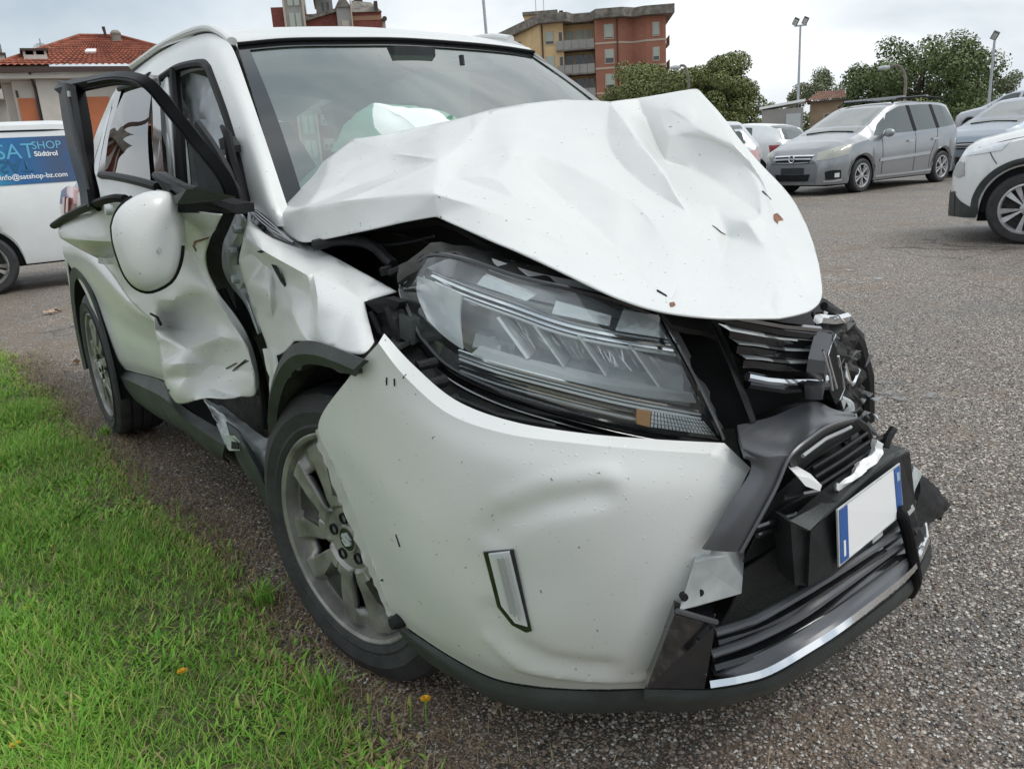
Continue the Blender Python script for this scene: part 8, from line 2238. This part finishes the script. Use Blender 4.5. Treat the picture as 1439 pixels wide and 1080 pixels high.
for z in (17.3, 14.4):
    MB().lathe([(0, -.2), (.28, -.2), (.28, .2), (0, .2)], 12, M=Matrix.Translation((T_(541), .95, z + .8))).build('wall_vent', BROWN, tw)

# --- the block whose mirror image stands in the rear door glass (left of the picture)
rb_ = empty('brick_tenement', (-55, -8.2, 0), math.radians(6), 'red and grey brick tenement mirrored in the rear door glass of the wreck', 'building')
rb_.scale = (1, .62, 1.33)
bxp(rb_, 'brick_wall', (-10, -2.6, 0), (0, 2.6, 8.6), BRICKD)
for y in (-2.0, -.7, .7, 2.0):
    bxp(rb_, 'pier', (.003, y - .22, 0), (.35, y + .22, 8.6), GREYW)
for z in (3.0, 5.6):
    bxp(rb_, 'string_course', (.003, -2.6, z), (.22, 2.6, z + .35), GREYW)
bxp(rb_, 'roof_slab', (-10.5, -3.2, 8.6), (.9, 3.2, 9.4), CONC)
bxp(rb_, 'roof_hut', (-6, -1.5, 9.4), (-1, 1.6, 10.6), CONC)
bxp(rb_, 'chimney', (-3, .2, 10.6), (-2, 1.2, 12.2), BROWN)

# --- small buildings between the trees
hp2 = (-32.931,50.059,2.788)
h2 = facing('low_house', hp2, 'low beige house with a worn tiled roof under the trees beyond the car park', 'house')
bxp(h2, 'wall', (-.9, .3, 0), (1.2, 4, 3.15), pmat('ochre_plaster', (.36, .27, .18), .9, var=.15, vscale=1.5))
tiled_slope(h2, 'roof_tiles', (-1.12, -.2, 3.2), (1.4, -.2, 3.25), (1.3, 2.4, 3.85), (-.35, 2.4, 3.85), 14, 8, .04).data.materials[0] = OLDTILE
tiled_slope(h2, 'roof_tiles', (-1.12, 4.2, 3.2), (-1.12, -.2, 3.2), (-.35, 2.4, 3.85), (-.35, 2.4, 3.85), 14, 8, .04).data.materials[0] = OLDTILE
bxp(h2, 'eave', (-1.12, -.2, 3.1), (1.4, 4.2, 3.19), BROWN)
win(h2, .3, .3, 1.5, .5, .8, 0)
sp_ = (-32.811,45.255,2.79)
s3 = facing('shed', sp_, 'low white corrugated shed beside the lamp post', 'shed')
bxp(s3, 'wall', (-1.2, 0, 0), (1.35, 4, 2.75), GREYW)
m = MB()
m.prism([(-1.35, -.2, 2.78), (1.45, -.2, 3.1), (1.45, -.2, 3.25), (-1.35, -.2, 2.93)], (0, 5.4, 0))
m.build('roof', PLATEW, s3, False)
bxp(s3, 'shutter_door', (.3, -.05, 0), (1.2, -.003, 2.4), ALUW)

# ------------------------------------------------------------------ lamp posts and poles


def post(name, base, h, r, label, heads, lean=(0, 0)):
    """Floodlight mast: heads is a list of sideways offsets."""
    rt = facing(name, base, label, 'lamp post')
    MB().tube([(0, 0, 0), (lean[0] * .5, 0, h * .5), (lean[0], 0, h)], [r, r * .85, r * .65], 10).build('mast', STEEL, rt)
    if len(heads) > 1:
        MB().box((lean[0] + heads[0] - .1, -.04, h - .05), (lean[0] + heads[-1] + .1, .04, h + .05)).build('crossbar', STEEL, rt, False)
    for hx in heads:
        Mr = Matrix.Translation((lean[0] + hx, -.1, h + .26)) @ Matrix.Rotation(math.radians(28), 4, 'Y') @ Matrix.Rotation(math.radians(35), 4, 'X')
        o = MB().box((-.17, -.07, -.24), (.17, .07, .24), M=Mr).build('floodlight', BLKPLA, rt, False)
        MB().box((-.13, -.085, -.20), (.13, -.073, .20), M=Mr).build('lamp_glass', ALUW, o, False)
        MB().tube([(lean[0] + hx, 0, h), (lean[0] + hx, -.05, h + .2)], .03, 6).build('yoke', STEEL, rt)
    return rt


post('floodlight_mast', (-34.316,49.103,2.683), 8.05, .10, 'tall grey mast with two floodlights behind the white hatchback', (-.30, .30))
post('floodlight_mast', (-22.749,51.208,2.845), 5.6, .10, 'grey mast with a single floodlight at the far right of the car park', (0,))


def swan(base, h, reach, label):
    rt = facing('street_lamp', base, label, 'street lamp')
    pts = [(0, 0, 0), (0, 0, h * .72), (-reach * .08, 0, h * .88), (-reach * .35, 0, h * .98), (-reach * .75, 0, h), (-reach, 0, h * .985)]
    MB().tube(path(pts, 5), .075, 8).build('mast', CONC, rt)
    MB().lathe([(0, -.3), (.09, -.25), (.13, 0), (.09, .3), (0, .34)], 12, M=Matrix.Translation((-reach - .2, 0, h * .985)) @ Matrix.Rotation(math.radians(90), 4, 'Z')).build('lantern', ALUW, rt)
    return rt


swan((-22.863,42.173,2.522), 4.25, .85, 'curved street lamp in front of the big trees above the silver people carrier')
swan((-33.297,37.116,4.749), 5.4, .55, 'curved street lamp in front of the round dark tree')
pl = facing('utility_pole', (-30.647,66.28,3.824), 'plain wooden utility pole among the trees at the right', 'pole')
MB().tube([(0, 0, 0), (0, 0, 6.2)], [.13, .10], 8).build('shaft', BROWN, pl)
an_ = facing('slim_mast', (-23.016,15.71,4.348), 'slim grey mast standing behind the white roof beside the apartment block', 'pole')
MB().tube([(.10, 0, 0), (-.10, 0, 9.0)], [.06, .045], 8).build('shaft', STEEL, an_)

# ------------------------------------------------------------------ trees


LEAFM = {}


def leafmat(name, col):
    if name not in LEAFM:
        m = pmat(name, col, .6, spec=.25)
        n, l = nt(m)
        oi = n.new('ShaderNodeNewGeometry')
        r = ramp(n, [(0, tuple(c * .65 for c in col)), (.5, col), (1, tuple(min(1, c * 1.35) for c in col))])
        l.new(oi.outputs['Random Per Island'], r.inputs[0])
        l.new(r.outputs[0], n['Principled BSDF'].inputs['Base Color'])
        LEAFM[name] = m
    return LEAFM[name]


BARK = pmat('bark', (.075, .055, .04), .95, var=.4, vscale=6)


def tree(name, base, height, spread, label, mat, seed, nleaf=5000, leaf=.34, trunk_h=.3, cat='tree', clumps=26, flat=.8, group=None, airy=.0):
    g = np.random.default_rng(seed)
    rt = empty(name, (base[0], base[1], 0), 0, label, cat, group)
    H, Rr = height, spread / 2
    cz, rz = H * (1 + trunk_h) / 2, H * (1 - trunk_h) / 2
    # clump centres on and inside an ellipsoid
    cc, cr_ = [], []
    while len(cc) < clumps:
        p = g.normal(0, 1, 3)
        p /= np.linalg.norm(p)
        p *= g.uniform(.35, .92) ** .7
        if p[2] < -.75:
            continue
        cc.append(p * np.array([Rr, Rr, rz]) + np.array([0, 0, cz]))
        cr_.append(g.uniform(.22, .40) * (Rr + rz) * .5)
    cc, cr_ = np.array(cc), np.array(cr_)
    m = MB()
    m.tube([(0, 0, 0), (g.normal(0, .1), g.normal(0, .1), H * trunk_h), (g.normal(0, .2), g.normal(0, .2), H * .55), (0, 0, H * .8)], [H * .030, H * .024, H * .015, H * .006], 9)
    for c in cc[:10]:
        z0 = H * g.uniform(trunk_h * .8, .55)
        m.tube([(0, 0, z0), tuple(c * np.array([.5, .5, 1]) * np.array([1, 1, 0]) + np.array([0, 0, z0 + (c[2] - z0) * .6])), tuple(c)], [H * .012, H * .008, H * .003], 6)
    m.build('trunk', BARK, rt)
    k = g.choice(clumps, nleaf, p=cr_ ** 2 / np.sum(cr_ ** 2))
    d = g.normal(0, 1, (nleaf, 3))
    d /= np.linalg.norm(d, axis=1, keepdims=True)
    rad = g.uniform(.45, 1.0, nleaf) ** (.5 + airy)
    P = cc[k] + d * (rad * cr_[k])[:, None] * np.array([1, 1, flat])
    P[:, 2] = np.maximum(P[:, 2], H * trunk_h * .45)
    # leaf quads, roughly facing outward
    nrm = d + g.normal(0, .55, (nleaf, 3)) + np.array([0, 0, .35])
    nrm /= np.linalg.norm(nrm, axis=1, keepdims=True)
    t = np.cross(nrm, g.normal(0, 1, (nleaf, 3)))
    t /= np.linalg.norm(t, axis=1, keepdims=True)
    b = np.cross(nrm, t)
    sz = leaf * g.uniform(.5, 1.15, nleaf)
    A = t * (sz * .5)[:, None]
    B = b * (sz * .33)[:, None]
    fold = nrm * (sz * .10)[:, None]
    VV = np.stack([P - A, P - B + fold, P + A, P + B + fold], 1).reshape(-1, 3)
    idx = np.arange(nleaf * 4, dtype=np.int32)
    me = bpy.data.meshes.new('crown')
    me.vertices.add(len(VV))
    me.vertices.foreach_set('co', VV.ravel())
    me.loops.add(len(idx))
    me.loops.foreach_set('vertex_index', idx)
    me.polygons.add(nleaf)
    me.polygons.foreach_set('loop_start', np.arange(nleaf, dtype=np.int32) * 4)
    me.materials.append(mat)
    me.update(calc_edges=True)
    o = bpy.data.objects.new('crown', me)
    C.objects.link(o)
    o.parent = rt
    return rt


G1, G2, G3, G4 = leafmat('holm_oak_leaf', (.18, .205, .075)), leafmat('poplar_leaf', (.14, .18, .075)), leafmat('olive_leaf', (.20, .22, .10)), leafmat('far_leaf', (.20, .22, .13))
TG = 'trees beyond the car park'
tree('round_tree', (-41.333,48.692,3.974), 7.2, 7.2, 'big round dense tree right above the buckled bonnet', G1, 11, 41140, .22, .10, clumps=40, group=TG)
tree('round_tree', (-49.349,49.439,4.637), 7.0, 9.5, 'broad low dark tree in front of the apartment block', G1, 12, 41140, .22, .08, clumps=44, group=TG)
tree('round_tree', (-45.914,49.969,4.34), 6.6, 6.5, 'olive green tree wedged between the broad dark tree and the big round one', G3, 13, 26180, .22, .10, clumps=30, group=TG)
tree('young_tree', (-63.538,60.67,7.046), 9.7, 2.6, 'slim tree top standing up against the red wall of the apartment block', G1, 14, 1500, .32, .25, clumps=14, airy=.4, group=TG)
tree('broad_tree', (-33.522,63.7,2.554), 7.6, 11.0, 'largest tree with spreading dark crown behind the silver people carrier', G2, 15, 18050, .26, .16, clumps=34, airy=.35, group=TG)
tree('broad_tree', (-37.788,63.563,2.889), 6.4, 7.2, 'dark tree left of the curved street lamp above the low house', G2, 16, 12350, .26, .14, clumps=26, airy=.35, group=TG)
tree('broad_tree', (-33.128,68.408,2.426), 6.8, 6.0, 'dark tree leaning out at the right end of the large group', G2, 17, 8550, .26, .16, clumps=20, airy=.4, group=TG)
tree('loose_tree', (-49.529,75.05,3.567), 6.9, 6.6, 'loose feathery tree behind the low tiled house', G4, 18, 5760, .26, .22, clumps=20, airy=.5, group=TG)
tree('loose_tree', (-53.965,76.85,3.876), 7.0, 3.4, 'loose feathery tree behind the tall two lamp mast', G4, 19, 3520, .26, .22, clumps=14, airy=.5, group=TG)
tree('loose_tree', (-33.008,72.905,2.888), 5.9, 4.6, 'loose pale tree behind the single floodlight mast', G4, 20, 5120, .26, .18, clumps=18, airy=.45, group=TG)
tree('shrub', (-49.258,65.42,3.744), 4.6, 2.6, 'small round shrub standing left of the white shed', G3, 21, 1500, .30, .10, clumps=12, group=TG)
for i, (px, w) in enumerate((((-35.131,55.791,2.09), 8), ((-31.971,56.548,2.096), 9), ((-28.727,57.186,1.942), 9), ((-27.325,62.31,1.86), 10), ((-24.592,63.482,1.863), 10), ((-42.758,55.278,2.35), 6))):
    tree('hedge_bush', px, 2.6, w, None, G2 if i % 2 else G1, 40 + i, 2600, .30, .02, cat=None, clumps=20, flat=.7)
HL = ['bushy hedge left of the low tiled house roofline', 'bushy hedge under the curved street lamp', 'bushy hedge behind the roof rails of the silver carrier', 'bushy hedge behind the flatbed trailer',
      'bushy hedge beyond the right edge of the picture', 'bushy hedge at the foot of the big round tree']
for o, lab in zip([o for o in C.objects if o.name.startswith('hedge_bush')], HL):
    tag(o, lab, 'hedge', 'hedge along the far side of the car park')
